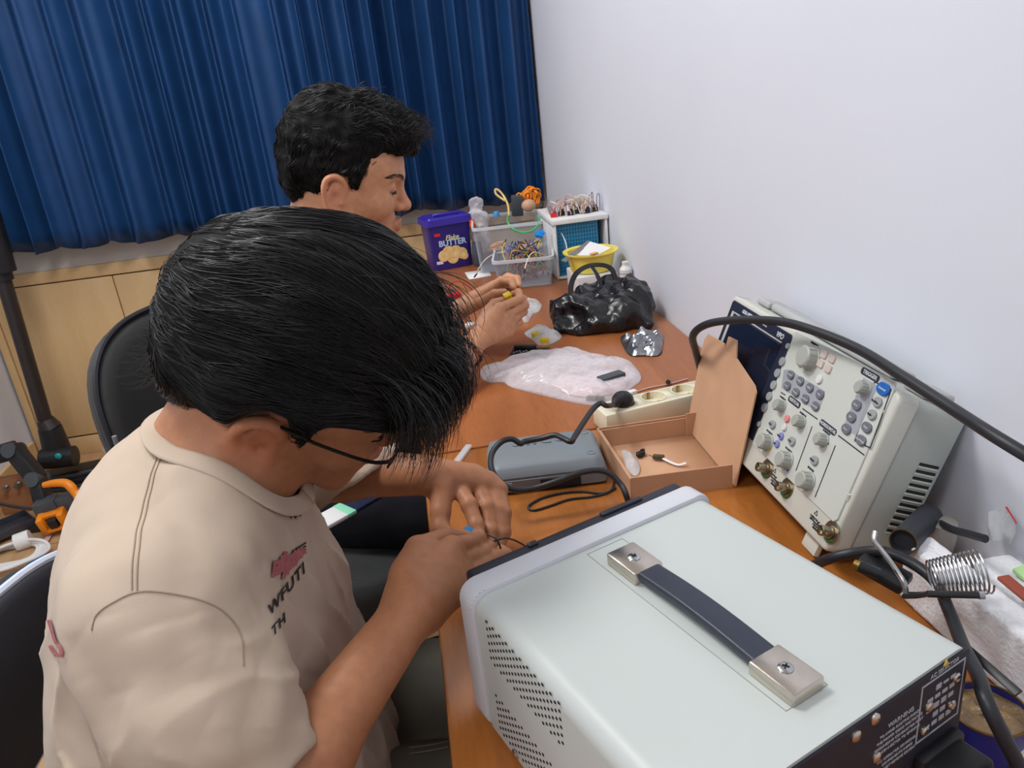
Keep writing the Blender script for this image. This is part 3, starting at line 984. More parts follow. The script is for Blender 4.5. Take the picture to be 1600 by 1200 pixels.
class Field:
    """list of soft shapes joined with smooth union / cut"""
    def __init__(self):
        self.items = []
        self.disp = []
        self.post = []          # functions (P, d) -> d applied last

    def _add(self, fn, lo, hi, k, op):
        self.items.append((fn, np.array(lo) - k - 0.004, np.array(hi) + k + 0.004, k, op))
        return self

    def cone(self, a, b, ra, rb=None, k=0.01, op=1, flat=None):
        """capsule from a to b with end radii; flat=(axis, factor) squashes it along a direction"""
        rb = ra if rb is None else rb
        a = np.array(a, float); b = np.array(b, float)
        ab = b - a; L2 = float(ab @ ab) + 1e-12
        fx = None
        if flat is not None:
            fx = np.array(flat[0], float); fx /= np.linalg.norm(fx); ff = flat[1]
        def fn(P):
            q = P - a
            t = np.clip(q @ ab / L2, 0, 1)
            w = q - t[:, None] * ab
            if fx is not None:
                s = w @ fx
                w = w + np.outer(s * (1 / ff - 1), fx)
                return (np.sqrt((w * w).sum(1)) - (ra + (rb - ra) * t)) * ff ** 0.5
            return np.sqrt((w * w).sum(1)) - (ra + (rb - ra) * t)
        r = max(ra, rb)
        return self._add(fn, np.minimum(a, b) - r, np.maximum(a, b) + r, k, op)

    def path(self, pts, rs, k=0.01, op=1, n=0):
        if n:
            P = catmull(pts, n)
            rs = np.interp(np.linspace(0, 1, len(P)), np.linspace(0, 1, len(rs)), rs)
            pts = P
        for i in range(len(pts) - 1):
            self.cone(pts[i], pts[i + 1], rs[i], rs[i + 1], k if i == 0 or not n else min(k, 0.004), op)
        return self

    def ell(self, c, r, M=None, k=0.01, op=1):
        c = np.array(c, float); r = np.array(r, float)
        R3 = np.eye(3) if M is None else np.array(M, float)[:3, :3]
        def fn(P):
            q = (P - c) @ R3
            k0 = np.sqrt(((q / r) ** 2).sum(1))
            k1 = np.sqrt(((q / (r * r)) ** 2).sum(1)) + 1e-9
            return k0 * (k0 - 1.0) / k1
        e = np.sqrt(((R3 * r) ** 2).sum(1))
        return self._add(fn, c - e, c + e, k, op)

    def box(self, c, half, M=None, r=0.003, k=0.004, op=1):
        c = np.array(c, float); hb = np.array(half, float) - r
        R3 = np.eye(3) if M is None else np.array(M, float)[:3, :3]
        def fn(P):
            q = np.abs((P - c) @ R3) - hb
            return np.sqrt((np.maximum(q, 0) ** 2).sum(1)) + np.minimum(q.max(1), 0) - r
        e = np.abs(R3) @ np.array(half, float)
        return self._add(fn, c - e, c + e, k, op)

    def plane_cut(self, p, n, k=0.002):
        """keeps the side of the plane the normal points away from"""
        p = np.array(p, float); n = np.array(n, float); n /= np.linalg.norm(n)
        self.post.append(lambda P, d: smax(d, (P - p) @ n, k))
        return self

    def eval(self, P, sel=None):
        d = np.full(len(P), 1.0)
        for i, (fn, lo, hi, k, op) in enumerate(self.items):
            if sel is not None and not sel[i]: continue
            e = fn(P)
            d = smin(d, e, k) if op > 0 else smax(d, -e, k)
        for f in self.disp:
            d = d - f(P)
        for f in self.post:
            d = f(P, d)
        return d

    def bounds(self):
        lo = np.min([it[1] for it in self.items if it[4] > 0], 0)
        hi = np.max([it[2] for it in self.items if it[4] > 0], 0)
        return lo - 0.01, hi + 0.01

    def mesh(self, h, name='body', smooth=2, B=20, shade=None):
        lo, hi = self.bounds()
        n = np.ceil((hi - lo) / h).astype(int) + 2
        nb = -(-n // B)
        NX, NY, NZ = (nb * B + 2)
        g = np.stack(np.meshgrid(*[np.arange(B + 1)] * 3, indexing='ij'), -1).reshape(-1, 3)
        gp = g * h
        los = np.array([it[1] for it in self.items]); his = np.array([it[2] for it in self.items])
        ops = np.array([it[4] for it in self.items])
        ids_all, pos_all, quads_all = [], [], []
        cs = np.array([(i, j, k) for i in (0, 1) for j in (0, 1) for k in (0, 1)])
        edges = [(a, b) for a in range(8) for b in range(a + 1, 8) if np.abs(cs[a] - cs[b]).sum() == 1]
        half = B * h * 0.5
        marg = half * 1.7321
        for bi in range(nb[0]):
            for bj in range(nb[1]):
                for bk in range(nb[2]):
                    o = np.array((bi, bj, bk)) * B
                    p0 = lo + o * h
                    sel = np.all((los <= p0 + B * h + 0.006) & (his >= p0 - 0.006), 1)
                    if not np.any(sel & (ops > 0)): continue
                    c = p0 + half
                    if abs(self.eval(c[None, :])[0]) > marg * 2.2 + 0.02: continue
                    d = self.eval(p0 + gp, sel)
                    if d.min() > 0 or d.max() < 0: continue
                    D = d.reshape(B + 1, B + 1, B + 1)
                    corner = np.stack([D[i:B + i, j:B + j, k:B + k] for i, j, k in cs], -1)
                    neg = corner < 0
                    act = neg.any(-1) & ~neg.all(-1)
                    ci = np.argwhere(act)
                    if len(ci):
                        v = corner[act]
                        acc = np.zeros((len(ci), 3)); cnt = np.zeros(len(ci))
                        for a, b in edges:
                            va, vb = v[:, a], v[:, b]
                            x = (va < 0) != (vb < 0)
                            t = np.where(x, va / np.where(x, va - vb, 1), 0)
                            pt = cs[a] + t[:, None] * (cs[b] - cs[a])
                            acc += np.where(x[:, None], pt, 0); cnt += x
                        pos = (ci + o + acc / cnt[:, None]) * h + lo
                        gi = ci + o
                        ids_all.append((gi[:, 0] * NY + gi[:, 1]) * NZ + gi[:, 2]); pos_all.append(pos)
                    for ax in range(3):
                        sl = [slice(0, B)] * 3; s2 = list(sl); s2[ax] = slice(1, B + 1)
                        A = D[tuple(sl)] < 0; Bn = D[tuple(s2)] < 0
                        e = np.argwhere(A != Bn)
                        if not len(e): continue
                        fl = A[tuple(e.T)]
                        gi = e + o
                        u, w = (ax + 1) % 3, (ax + 2) % 3
                        q = []
                        for du, dw in ((-1, -1), (0, -1), (0, 0), (-1, 0)):
                            cc = gi.copy(); cc[:, u] += du; cc[:, w] += dw
                            q.append((cc[:, 0] * NY + cc[:, 1]) * NZ + cc[:, 2])
                        q = np.stack(q, 1)
                        q[~fl] = q[~fl][:, ::-1]
                        quads_all.append(q)
        ids = np.concatenate(ids_all); pos = np.concatenate(pos_all); quads = np.concatenate(quads_all)
        od = np.argsort(ids); ids = ids[od]; pos = pos[od]
        ix = np.searchsorted(ids, quads); ix = np.clip(ix, 0, len(ids) - 1)
        ok = (ids[ix] == quads).all(1)
        F = ix[ok]
        E = np.concatenate([F[:, [0, 1]], F[:, [1, 2]], F[:, [2, 3]], F[:, [3, 0]]])
        deg = np.bincount(E.ravel(), minlength=len(pos)).astype(float)
        deg[deg == 0] = 1
        for it in range(smooth):
            for lam in (0.5, -0.52):
                s = np.zeros_like(pos)
                for c in range(3):
                    s[:, c] = np.bincount(E[:, 0], pos[E[:, 1], c], len(pos)) + np.bincount(E[:, 1], pos[E[:, 0], c], len(pos))
                pos = pos + lam * (s / deg[:, None] - pos)
        return np_mesh(name, pos, F)

def np_mesh(name, pos, F):
    me = bpy.data.meshes.new(name)
    k = F.shape[1]
    me.vertices.add(len(pos)); me.loops.add(F.size); me.polygons.add(len(F))
    me.vertices.foreach_set('co', np.ascontiguousarray(pos, dtype=np.float32).ravel())
    me.loops.foreach_set('vertex_index', np.ascontiguousarray(F, dtype=np.int32).ravel())
    me.polygons.foreach_set('loop_start', np.arange(0, F.size, k, dtype=np.int32))
    me.polygons.foreach_set('loop_total', np.full(len(F), k, dtype=np.int32))
    me.update()
    me.validate()
    return me

def mesh_pos(me):
    a = np.empty(len(me.vertices) * 3, np.float32)
    me.vertices.foreach_get('co', a)
    return a.reshape(-1, 3).astype(float)

def paint(me, col, name='tone'):
    at_ = me.color_attributes.new(name, 'FLOAT_COLOR', 'POINT')
    c = np.ones((len(me.vertices), 4), np.float32)
    c[:, :3] = col
    at_.data.foreach_set('color', c.ravel())

def vnoise(P, s, seed=0):
    """cheap smooth pseudo-noise, about -1..1"""
    P = P * s + seed * 7.31
    x, y, z = P[:, 0], P[:, 1], P[:, 2]
    return (np.sin(x * 1.7 + 1.3 * np.sin(y * 1.1 + seed)) + np.sin(y * 2.1 + 1.1 * np.sin(z * 1.3 + 2 * seed)) + np.sin(z * 1.9 + 1.2 * np.sin(x * 0.9 + 3 * seed))) / 3

def tubes_np(paths, rad, nseg=3):
    """many tapered strands at once: paths (S,N,3), rad (S,N)"""
    S, N, _ = paths.shape
    Tn = np.gradient(paths, axis=1)
    Tn /= np.linalg.norm(Tn, axis=2, keepdims=True) + 1e-12
    ref = np.where(np.abs(Tn[..., 2:3]) > 0.9, np.array([1.0, 0, 0]), np.array([0, 0, 1.0]))
    A = np.cross(Tn, ref); A /= np.linalg.norm(A, axis=2, keepdims=True) + 1e-12
    Bv = np.cross(Tn, A)
    ang = np.arange(nseg) * 2 * PI / nseg
    V = paths[:, :, None, :] + rad[:, :, None, None] * (A[:, :, None, :] * np.cos(ang)[None, None, :, None] + Bv[:, :, None, :] * np.sin(ang)[None, None, :, None])
    base = np.arange(S)[:, None, None] * (N * nseg) + np.arange(N - 1)[None, :, None] * nseg
    k = np.arange(nseg)[None, None, :]; k2 = (k + 1) % nseg
    F = np.stack([base + k, base + k2, base + nseg + k2, base + nseg + k], -1).reshape(-1, 4)
    return V.reshape(-1, 3), F

def grad(f, P, e=0.0015):
    g = np.empty_like(P)
    for i in range(3):
        d = np.zeros(3); d[i] = e
        g[:, i] = f(P + d) - f(P - d)
    return g / (np.linalg.norm(g, axis=1, keepdims=True) + 1e-9)

def rot3(yaw, pitch, roll):
    return np.array((Matrix.Rotation(math.radians(yaw), 3, 'Z') @ Matrix.Rotation(math.radians(pitch), 3, 'Y') @ Matrix.Rotation(math.radians(roll), 3, 'X')))

def skin_mat(name, rough=0.48):
    """skin whose tone comes from the body's own colouring (lips, ears, stubble) times fine mottling"""
    m = bpy.data.materials.new(name)
    m.use_nodes = True
    nt = m.node_tree
    b = nt.nodes['Principled BSDF']
    at_ = nt.nodes.new('ShaderNodeAttribute'); at_.attribute_name = 'tone'
    tc = nt.nodes.new('ShaderNodeTexCoord')
    nz = nt.nodes.new('ShaderNodeTexNoise'); nz.inputs['Scale'].default_value = 90; nz.inputs['Detail'].default_value = 5
    nt.links.new(tc.outputs['Object'], nz.inputs['Vector'])
    cr = nt.nodes.new('ShaderNodeValToRGB')
    cr.color_ramp.elements[0].position = 0.3; cr.color_ramp.elements[1].position = 0.75
    cr.color_ramp.elements[0].color = (0.88, 0.84, 0.82, 1); cr.color_ramp.elements[1].color = (1.06, 1.05, 1.04, 1)
    nt.links.new(nz.outputs[0], cr.inputs[0])
    mx = nt.nodes.new('ShaderNodeMix'); mx.data_type = 'RGBA'; mx.blend_type = 'MULTIPLY'; mx.inputs[0].default_value = 1
    nt.links.new(at_.outputs['Color'], mx.inputs[6]); nt.links.new(cr.outputs[0], mx.inputs[7])
    nt.links.new(mx.outputs[2], b.inputs['Base Color'])
    b.inputs['Roughness'].default_value = rough
    b.inputs['Specular IOR Level'].default_value = 0.35
    b.inputs['Subsurface Weight'].default_value = 0.25
    b.inputs['Subsurface Radius'].default_value = (1.0, 0.4, 0.25)
    b.inputs['Subsurface Scale'].default_value = 0.004
    n2 = nt.nodes.new('ShaderNodeTexNoise'); n2.inputs['Scale'].default_value = 700; n2.inputs['Detail'].default_value = 2
    nt.links.new(tc.outputs['Object'], n2.inputs['Vector'])
    bp = nt.nodes.new('ShaderNodeBump'); bp.inputs['Strength'].default_value = 0.12; bp.inputs['Distance'].default_value = 0.0008
    nt.links.new(n2.outputs[0], bp.inputs['Height']); nt.links.new(bp.outputs[0], b.inputs['Normal'])
    return m

# ================================================================== PEOPLE
H_BODY = 0.0025

class Head:
    def __init__(self, ear_px, ear_d, yaw, pitch, roll, s):
        self.R = rot3(yaw, pitch, roll)
        self.s = s
        self.c = at(ear_px[0], ear_px[1], ear_d) - self.R @ (v3((0, -0.075, 0)) * s)
    def __call__(self, x, y, z):
        return self.c + self.R @ (v3((x, y, z)) * self.s)
    def many(self, L):
        return self.c + (np.asarray(L) * self.s) @ self.R.T
    def local(self, P):
        return ((P - self.c) @ self.R) / self.s

def add_head(F, H):
    s, R3 = H.s, H.R
    E = lambda c, r, k=0.012, op=1: F.ell(H(*c), np.array(r) * s, R3, k * s, op)
    C = lambda a, b, ra, rb, k=0.012, op=1: F.cone(H(*a), H(*b), ra * s, rb * s, k * s, op)
    E((-0.004, 0, 0.045), (0.098, 0.074, 0.086))
    E((0.040, 0, 0.000), (0.054, 0.060, 0.080), 0.03)
    E((0.055, 0, 0.055), (0.042, 0.058, 0.045), 0.03)
    for y in (-1, 1):
        C((0.012, y * 0.052, -0.050), (0.070, y * 0.016, -0.092), 0.017, 0.015, 0.028)
        C((0.005, y * 0.060, -0.010), (0.015, y * 0.054, -0.055), 0.014, 0.016, 0.028)
        E((0.064, y * 0.036, -0.012), (0.027, 0.026, 0.026), 0.022)
        C((0.078, y * 0.036, 0.040), (0.092, y * 0.012, 0.036), 0.012, 0.011, 0.014)
    C((0.074, -0.010, -0.094), (0.074, 0.010, -0.094), 0.017, 0.017, 0.02)
    E((0.074, 0, -0.058), (0.028, 0.030, 0.030), 0.018)
    for y in (-1, 1):
        E((0.098, y * 0.033, 0.021), (0.016, 0.015, 0.012), 0.012, -1)
    C((0.092, 0, 0.028), (0.112, 0, -0.010), 0.0075, 0.0100, 0.012)
    E((0.113, 0, -0.013), (0.0105, 0.0105, 0.0095), 0.008)
    for y in (-1, 1):
        E((0.101, y * 0.0125, -0.016), (0.0105, 0.0075, 0.0080), 0.006)
    C((0.0985, -0.017, -0.047), (0.1035, -0.004, -0.0445), 0.0042, 0.0058, 0.005)
    C((0.0985, 0.017, -0.047), (0.1035, 0.004, -0.0445), 0.0042, 0.0058, 0.005)
    C((0.0970, -0.015, -0.052), (0.1020, 0, -0.0560), 0.0045, 0.0068, 0.005)
    C((0.0970, 0.015, -0.052), (0.1020, 0, -0.0560), 0.0045, 0.0068, 0.005)
    for y in (-1, 1):                                            # lids over the eyeballs
        E((0.0815, y * 0.032, 0.0215), (0.0135, 0.0155, 0.0130), 0.004)
    # ears
    for y in (-1, 1):
        pts = [(0.008, 0.072, -0.002), (0.012, 0.075, 0.014), (0.006, 0.079, 0.028), (-0.008, 0.084, 0.034), (-0.021, 0.088, 0.026), (-0.0245, 0.088, 0.008), (-0.019, 0.084, -0.010), (-0.010, 0.079, -0.022), (0.000, 0.075, -0.026)]
        pp = [H(p[0], y * p[1], p[2]) for p in pts]
        F.path(pp, [v * s for v in (0.0040, 0.0042, 0.0046, 0.0048, 0.0046, 0.0042, 0.0042, 0.0058, 0.0050)], 0.004 * s, n=3)
        pts = [(-0.010, 0.081, 0.018), (-0.014, 0.083, 0.004), (-0.010, 0.080, -0.010), (-0.002, 0.077, -0.015)]
        F.path([H(p[0], y * p[1], p[2]) for p in pts], [0.0034 * s] * 4, 0.004 * s, n=2)
        E((-0.007, y * 0.076, 0.003), (0.0165, 0.0060, 0.026), 0.005)
        C((0.007, y * 0.076, -0.004), (0.008, y * 0.077, -0.012), 0.0042, 0.0040, 0.004)
        E((-0.002, y * 0.084, -0.003), (0.0075, 0.0070, 0.0095), 0.004, -1)

def head_tones(H, P, base, lips, flush, col):
    L = H.local(P)
    def g(c, r):
        return np.exp(-(((L - np.array(c)) / np.array(r)) ** 2).sum(1))
    m = np.maximum(g((0.102, 0, -0.0445), (0.010, 0.020, 0.0062)), g((0.102, 0, -0.0555), (0.010, 0.017, 0.0070)))
    col += m[:, None] * 0.75 * (np.array(lips) - base)
    e = np.maximum(g((-0.008, -0.088, 0.005), (0.03, 0.016, 0.035)), g((0.11, 0, -0.012), (0.02, 0.02, 0.02)))
    col += e[:, None] * 0.5 * (np.array(flush) - base)
    st = g((0.105, 0, -0.033), (0.012, 0.018, 0.006)) * 0.45
    col *= 1 - st[:, None] * 0.55
    return col

def hand(F, wrist, mcps, fingers, thumb, rp=0.0125, k=0.008, r0=0.0088):
    """palm of four metacarpals and five separate fingers; everything in room space"""
    for m in mcps:
        F.cone(wrist + (m - wrist) * 0.12, m, rp * 1.12, rp * 0.84, 0.014)
    for a, b in zip(mcps, mcps[1:]):
        F.cone(wrist + ((a + b) / 2 - wrist) * 0.35, (a + b) / 2 + (wrist - (a + b) / 2) * 0.22, rp * 0.98, rp * 0.86, 0.012)
    sc = (1.0, 1.05, 1.0, 0.88)
    for m, f_, q in zip(mcps, fingers, sc):
        pts = [m] + list(f_)
        rs = [r0 * q * v for v in (1.06, 0.98, 0.90, 0.74)][:len(pts)]
        for i in range(len(pts) - 1):
            F.cone(pts[i], pts[i + 1], rs[i], rs[i + 1], 0.0022)
        for i in range(1, len(pts) - 1):
            F.ell(pts[i], [rs[i] * 1.06] * 3, None, 0.003)
    tr = [r0 * v for v in (1.5, 1.25, 1.08, 0.82)]
    for i in range(len(thumb) - 1):
        F.cone(thumb[i], thumb[i + 1], tr[i], tr[i + 1], 0.010 if i == 0 else 0.004)

def ray_hit(F, u, v, t0=0.35, t1=3.0, lift=0.0):
    r = CR * (u - 800) + CD * (v - 600) + CF * FPX
    r /= np.linalg.norm(r)
    t = t0
    for _ in range(160):
        d = F.eval((CAM + r * t)[None, :])[0]
        if d < 0.0004: break
        t += max(d * 0.7, 0.0004)
        if t > t1: break
    return CAM + r * (t - lift)

def lin(c):
    return np.array(srgb(*c)[:3])

m_skin = skin_mat('skin')
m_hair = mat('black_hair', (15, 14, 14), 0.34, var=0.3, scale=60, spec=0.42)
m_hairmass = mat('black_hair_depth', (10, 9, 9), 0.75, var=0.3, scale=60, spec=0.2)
m_lash = mat('dark_lash_hair', (26, 20, 18), 0.6)
m_eyew = mat('eye_white', (232, 228, 222), 0.25)
m_iris = mat('dark_brown_iris', (46, 28, 18), 0.2)

def face_details(H, parent, FB):
    """brows, lash lines and eyes"""
    for y in (-1, 1):
        mb = MB(); mb.sphere(H(0.0830, y * 0.032, 0.0200), 0.0120 * H.s, 20); e = mb.build('eyeball', m_eyew, parent, world=True)
        mb = MB(); mb.sphere(H(0.0905, y * 0.032, 0.0145), 0.0060 * H.s, 14); mb.build('iris', m_iris, e, world=True)
        mb = MB()
        mb.tube([H(0.0880, y * 0.0455, 0.0150), H(0.0950, y * 0.039, 0.0128), H(0.0965, y * 0.032, 0.0120), H(0.0945, y * 0.024, 0.0135), H(0.0900, y * 0.019, 0.0150)], [0.0006, 0.0012, 0.0014, 0.0012, 0.0006], 8, 4)
        mb.build('eyelash', m_lash, parent, world=True)
        S, N = 64, 5
        P = np.zeros((S, N, 3)); 
        for i in range(S):
            q = i / (S - 1)
            a = v3((0.1042 - 0.024 * q ** 2 - 0.004 * q, y * (0.013 + 0.036 * q), 0.0375 + 0.008 * math.sin(q * 2.4) - 0.001 * q + RNG.uniform(-0.0028, 0.0028)))
            b = a + v3((-0.005, y * 0.007, 0.0025 - 0.004 * q))
            for k in range(N):
                P[i, k] = H(*(a + (b - a) * k / (N - 1)))
        Q = P.reshape(-1, 3)
        for _ in range(5):
            Q = Q - grad(FB.eval, Q) * (FB.eval(Q) - 0.0009)[:, None]
        P = Q.reshape(P.shape)
        V, Fq = tubes_np(P, np.tile(np.array([0.0003, 0.0005, 0.0005, 0.0003, 0.0001]), (S, 1)))
        link('eyebrow', np_mesh('eyebrow', V, Fq), m_lash, parent, world=True, angle=180)

def grow_hair(H, FH, roots, dirfun, step, n, rad, parent, name='hair', jitter=0.25, base_mesh=None, lock=0.004, fall=0.0, stop=None, extra=None):
    """strands that run over the hair mass and hang free at their ends (all in head space)"""
    f = lambda P: FH.eval(P)
    S = len(roots)
    P = roots.copy()
    g = grad(f, P); d = f(P)
    P = P - g * d[:, None]
    depth = RNG.uniform(-0.004, 0.0022, S)
    seed = RNG.normal(0, 1, (S, 3)) * jitter
    path = np.zeros((S, n, 3))
    live = np.ones(S, bool)
    for k in range(n):
        g = grad(f, P); d = f(P)
        # stay on the mass, except the loose last part of strands
        P = P - g * (d - depth)[:, None] * 0.8
        path[:, k] = P
        D = dirfun(P, g, k / (n - 1)) + seed + lock * 60 * np.stack([vnoise(P, 38, 1), vnoise(P, 38, 2), vnoise(P, 38, 3)], 1)
        D = D - g * (D * g).sum(1)[:, None] * (1 - fall * (k / n))
        D /= np.linalg.norm(D, axis=1, keepdims=True) + 1e-9
        if stop is not None:
            live = live & ~stop(P)
            D = D * live[:, None]
        P = P + D * step
    W = H.many(path.reshape(-1, 3)).reshape(path.shape)
    tap = np.interp(np.linspace(0, 1, n), [0, 0.15, 0.7, 1.0], [0.5, 1, 0.9, 0.12])
    R = rad * tap[None, :] * RNG.uniform(0.6, 1.25, (S, 1))
    V, Fq = tubes_np(W, R)
    if extra is not None:
        Fq = np.concatenate([Fq, extra[1] + len(V)]); V = np.concatenate([V, extra[0]])
    ns = len(Fq)
    if base_mesh is not None:
        Fq = np.concatenate([Fq, base_mesh[1] + len(V)]); V = np.concatenate([V, H.many(base_mesh[0])])
    me = np_mesh(name, V, Fq)
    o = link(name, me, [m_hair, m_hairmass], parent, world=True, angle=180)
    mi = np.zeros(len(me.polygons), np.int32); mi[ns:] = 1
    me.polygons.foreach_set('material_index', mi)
    return o

def mesh_arrays(me):
    F = np.empty(len(me.loops), np.int32); me.loops.foreach_get('vertex_index', F)
    P = mesh_pos(me)
    bpy.data.meshes.remove(me)
    return P, F.reshape(-1, 4)

def surf_roots(base, n, cond=None):
    """random spots on a meshed hair mass, even by area"""
    P, F = base
    a = P[F[:, 0]]; b = P[F[:, 1]]; c = P[F[:, 2]]; d = P[F[:, 3]]
    ar = np.linalg.norm(np.cross(c - a, d - b), axis=1)
    ctr = (a + b + c + d) / 4
    if cond is not None:
        ar = ar * cond(ctr)
    i = RNG.choice(len(F), n, p=ar / ar.sum())
    w = RNG.dirichlet((1, 1, 1, 1), n)
    return (P[F[i]] * w[:, :, None]).sum(1)

# ------------------------------------------------------------------ the person in front: beige T-shirt, glasses, bent over the work
NH = Head((413, 688), 0.70, -3, 32, 26, 1.04)
n_neck = v3((-0.215, 0.705, 0.985))
n_shR, n_shL = v3((-0.243, 0.548, 0.945)), v3((-0.240, 0.862, 0.950))
n_elR, n_wrR = at(400, 1290, 0.60), at(640, 957, 0.725)
n_elL, n_wrL = v3((-0.175, 0.960, 0.850)), at(660, 742, 0.945)

person_f = thing('person', 'person in a beige printed T-shirt and glasses bending over a small electronics task', 'person', (-0.27, 0.70, 0.46))

F = Field()
add_head(F, NH)
F.cone(NH(-0.022, 0, -0.020), n_neck, 0.056, 0.062, 0.03)
F.cone(NH(-0.030, 0, 0.0), n_neck + v3((-0.03, 0, -0.01)), 0.050, 0.065, 0.03)
F.cone(n_neck + v3((0.0, -0.02, 0.0)), n_shR, 0.052, 0.055, 0.03)
F.cone(n_neck + v3((0.0, 0.02, 0.0)), n_shL, 0.052, 0.055, 0.03)
F.ell((-0.262, 0.70, 0.84), (0.095, 0.150, 0.16), None, 0.04)
F.cone((-0.265, 0.70, 0.72), (-0.275, 0.70, 0.56), 0.105, 0.12, 0.04)
# legs under the desk
for sy, hip, knee, foot in ((-1, (-0.27, 0.61, 0.56), (0.10, 0.63, 0.555), (0.06, 0.63, 0.10)), (1, (-0.27, 0.79, 0.56), (0.10, 0.80, 0.555), (0.02, 0.81, 0.10))):
    F.cone(hip, knee, 0.078, 0.058, 0.03)
    F.cone(knee, foot, 0.054, 0.036, 0.02)
    F.cone((foot[0] - 0.02, foot[1], 0.04), (foot[0] + 0.15, foot[1], 0.03), 0.036, 0.026, 0.02)
# arms
def arm(F, S, E, W, r=(0.050, 0.043, 0.036, 0.036, 0.0245), up=None):
    M_ = E + (W - E) * 0.3
    F.cone(S, E, r[0], r[1], 0.02)
    F.cone(E, M_, r[2], r[3], 0.02)
    F.cone(M_, W, r[3], r[4], 0.02)
arm(F, n_shR, n_elR, n_wrR, (0.050, 0.043, 0.037, 0.0345, 0.0245))
arm(F, n_shL, n_elL, n_wrL, (0.048, 0.043, 0.037, 0.0345, 0.0250))
# right hand: back of the hand to us, fingers closed on the little blue plug
mc = [at(706, 853, 0.800), at(713, 876, 0.806), at(722, 898, 0.806), at(728, 918, 0.800)]
fg = [[at(737, 847, 0.838), at(748, 840, 0.868), at(743, 836, 0.885)],
      [at(754, 865, 0.842), at(763, 857, 0.870), at(755, 849, 0.888)],
      [at(777, 872, 0.848), at(789, 868, 0.876), at(784, 860, 0.894)],
      [at(768, 893, 0.840), at(783, 888, 0.860), at(785, 880, 0.880)]]
th = [at(634, 893, 0.752), at(652, 856, 0.792), at(694, 839, 0.838), at(726, 838, 0.872)]
hand(F, at(648, 946, 0.735), mc, fg, th, 0.0135, r0=0.0092)
F.cone(at(640, 935, 0.742), at(668, 880, 0.785), 0.024, 0.018, 0.02)
F.cone(at(660, 950, 0.742), at(706, 905, 0.795), 0.022, 0.016, 0.02)
# left hand hanging over it from above, fingertips down
mc = [at(711, 750, 0.962), at(738, 741, 0.974), at(763, 750, 0.976), at(780, 766, 0.970)]
fg = [[at(733, 789, 0.930), at(744, 820, 0.915), at(749, 837, 0.905)],
      [at(761, 792, 0.942), at(767, 830, 0.925), at(766, 853, 0.915)],
      [at(779, 797, 0.945), at(782, 834, 0.930), at(778, 858, 0.920)],
      [at(788, 802, 0.945), at(788, 832, 0.934), at(783, 850, 0.925)]]
th = [at(690, 766, 0.940), at(688, 800, 0.925), at(688, 824, 0.915), at(704, 838, 0.905)]
hand(F, at(668, 744, 0.948), mc, fg, th, 0.0140, r0=0.0100)
me = F.mesh(H_BODY, 'person', 2)
P = mesh_pos(me)
base = lin((178, 124, 90))
col = np.tile(base, (len(P), 1))
col = head_tones(NH, P, base, lin((160, 92, 78)), lin((202, 124, 92)), col)
paint(me, col)
link('body', me, m_skin, person_f, world=True, angle=180)
face_details(NH, person_f, F)
def nail(parent, tip, prev, view_n, r=0.0056):
    d = unit(np.array(tip) - np.array(prev)); n = np.array(view_n, float); n = unit(n - d * (n @ d))
    mb = MB(frame(np.array(tip) + n * 0.0062 - d * 0.001, d, za=n)); mb.sphere((0, 0, 0), r, 14, (1.15, 0.85, 0.22)); mb.build('fingernail', m_nail, parent, world=True)
m_nail = mat('pale_pink_fingernail', (226, 178, 160), 0.3, var=0.02)
for f_ in fg[:3]:
    nail(person_f, f_[2], f_[1], -CF + v3((0, 0, 0.3)))

# glasses
m_gfr = mat('dark_glasses_metal', (30, 28, 28), 0.3, 0.6)
m_lens = clear_mat('glasses_lens', (200, 205, 210), 0.05, 0.03, (0.93, 0.94, 0.95))
gl = thing('glasses', 'thin dark framed round glasses worn by the person in the beige T-shirt', 'glasses', tuple(NH(0.118, 0, 0.016)))
mb = MB()
for y in (-1, 1):
    ring = [NH(0.1165 - 0.006 * abs(math.cos(a)) * (1 if y * math.cos(a) > 0 else 0.2), y * 0.034 + 0.0245 * math.cos(a), 0.010 + 0.0205 * math.sin(a)) for a in np.linspace(0, 2 * PI, 20, endpoint=False)]
    mb.tube(ring, 0.0012, 8, 2, closed=True)
mb.tube([NH(0.1160, -0.0105, 0.014), NH(0.1185, 0, 0.018), NH(0.1160, 0.0105, 0.014)], 0.0012, 8, 4)
mb.build('rim', m_gfr, gl, world=True)
for y in (-1, 1):
    mb = MB()
    c = NH(0.1150, y * 0.034, 0.010)
    vs = [mb.bm.verts.new(tuple(NH(0.1158 - 0.006 * abs(math.cos(a)) * (1 if y * math.cos(a) > 0 else 0.2), y * 0.034 + 0.024 * math.cos(a), 0.010 + 0.020 * math.sin(a)))) for a in np.linspace(0, 2 * PI, 24, endpoint=False)]
    mb.bm.faces.new(vs)
    o = mb.build('lens', m_lens, gl, world=True)
    md = o.modifiers.new('thick', 'SOLIDIFY'); md.thickness = 0.001
    mb = MB()
    mb.tube([NH(0.1100, y * 0.0585, 0.018), NH(0.104, y * 0.066, 0.0195), NH(0.085, y * 0.0735, 0.021), NH(0.040, y * 0.0785, 0.026), NH(0.008, y * 0.0800, 0.032), NH(-0.014, y * 0.078, 0.028), NH(-0.028, y * 0.075, 0.006)], [0.0020, 0.0020, 0.0018, 0.0017, 0.0018, 0.0018, 0.0018], 8, 5)
    mb.build('temple_arm', m_gfr, gl, world=True)

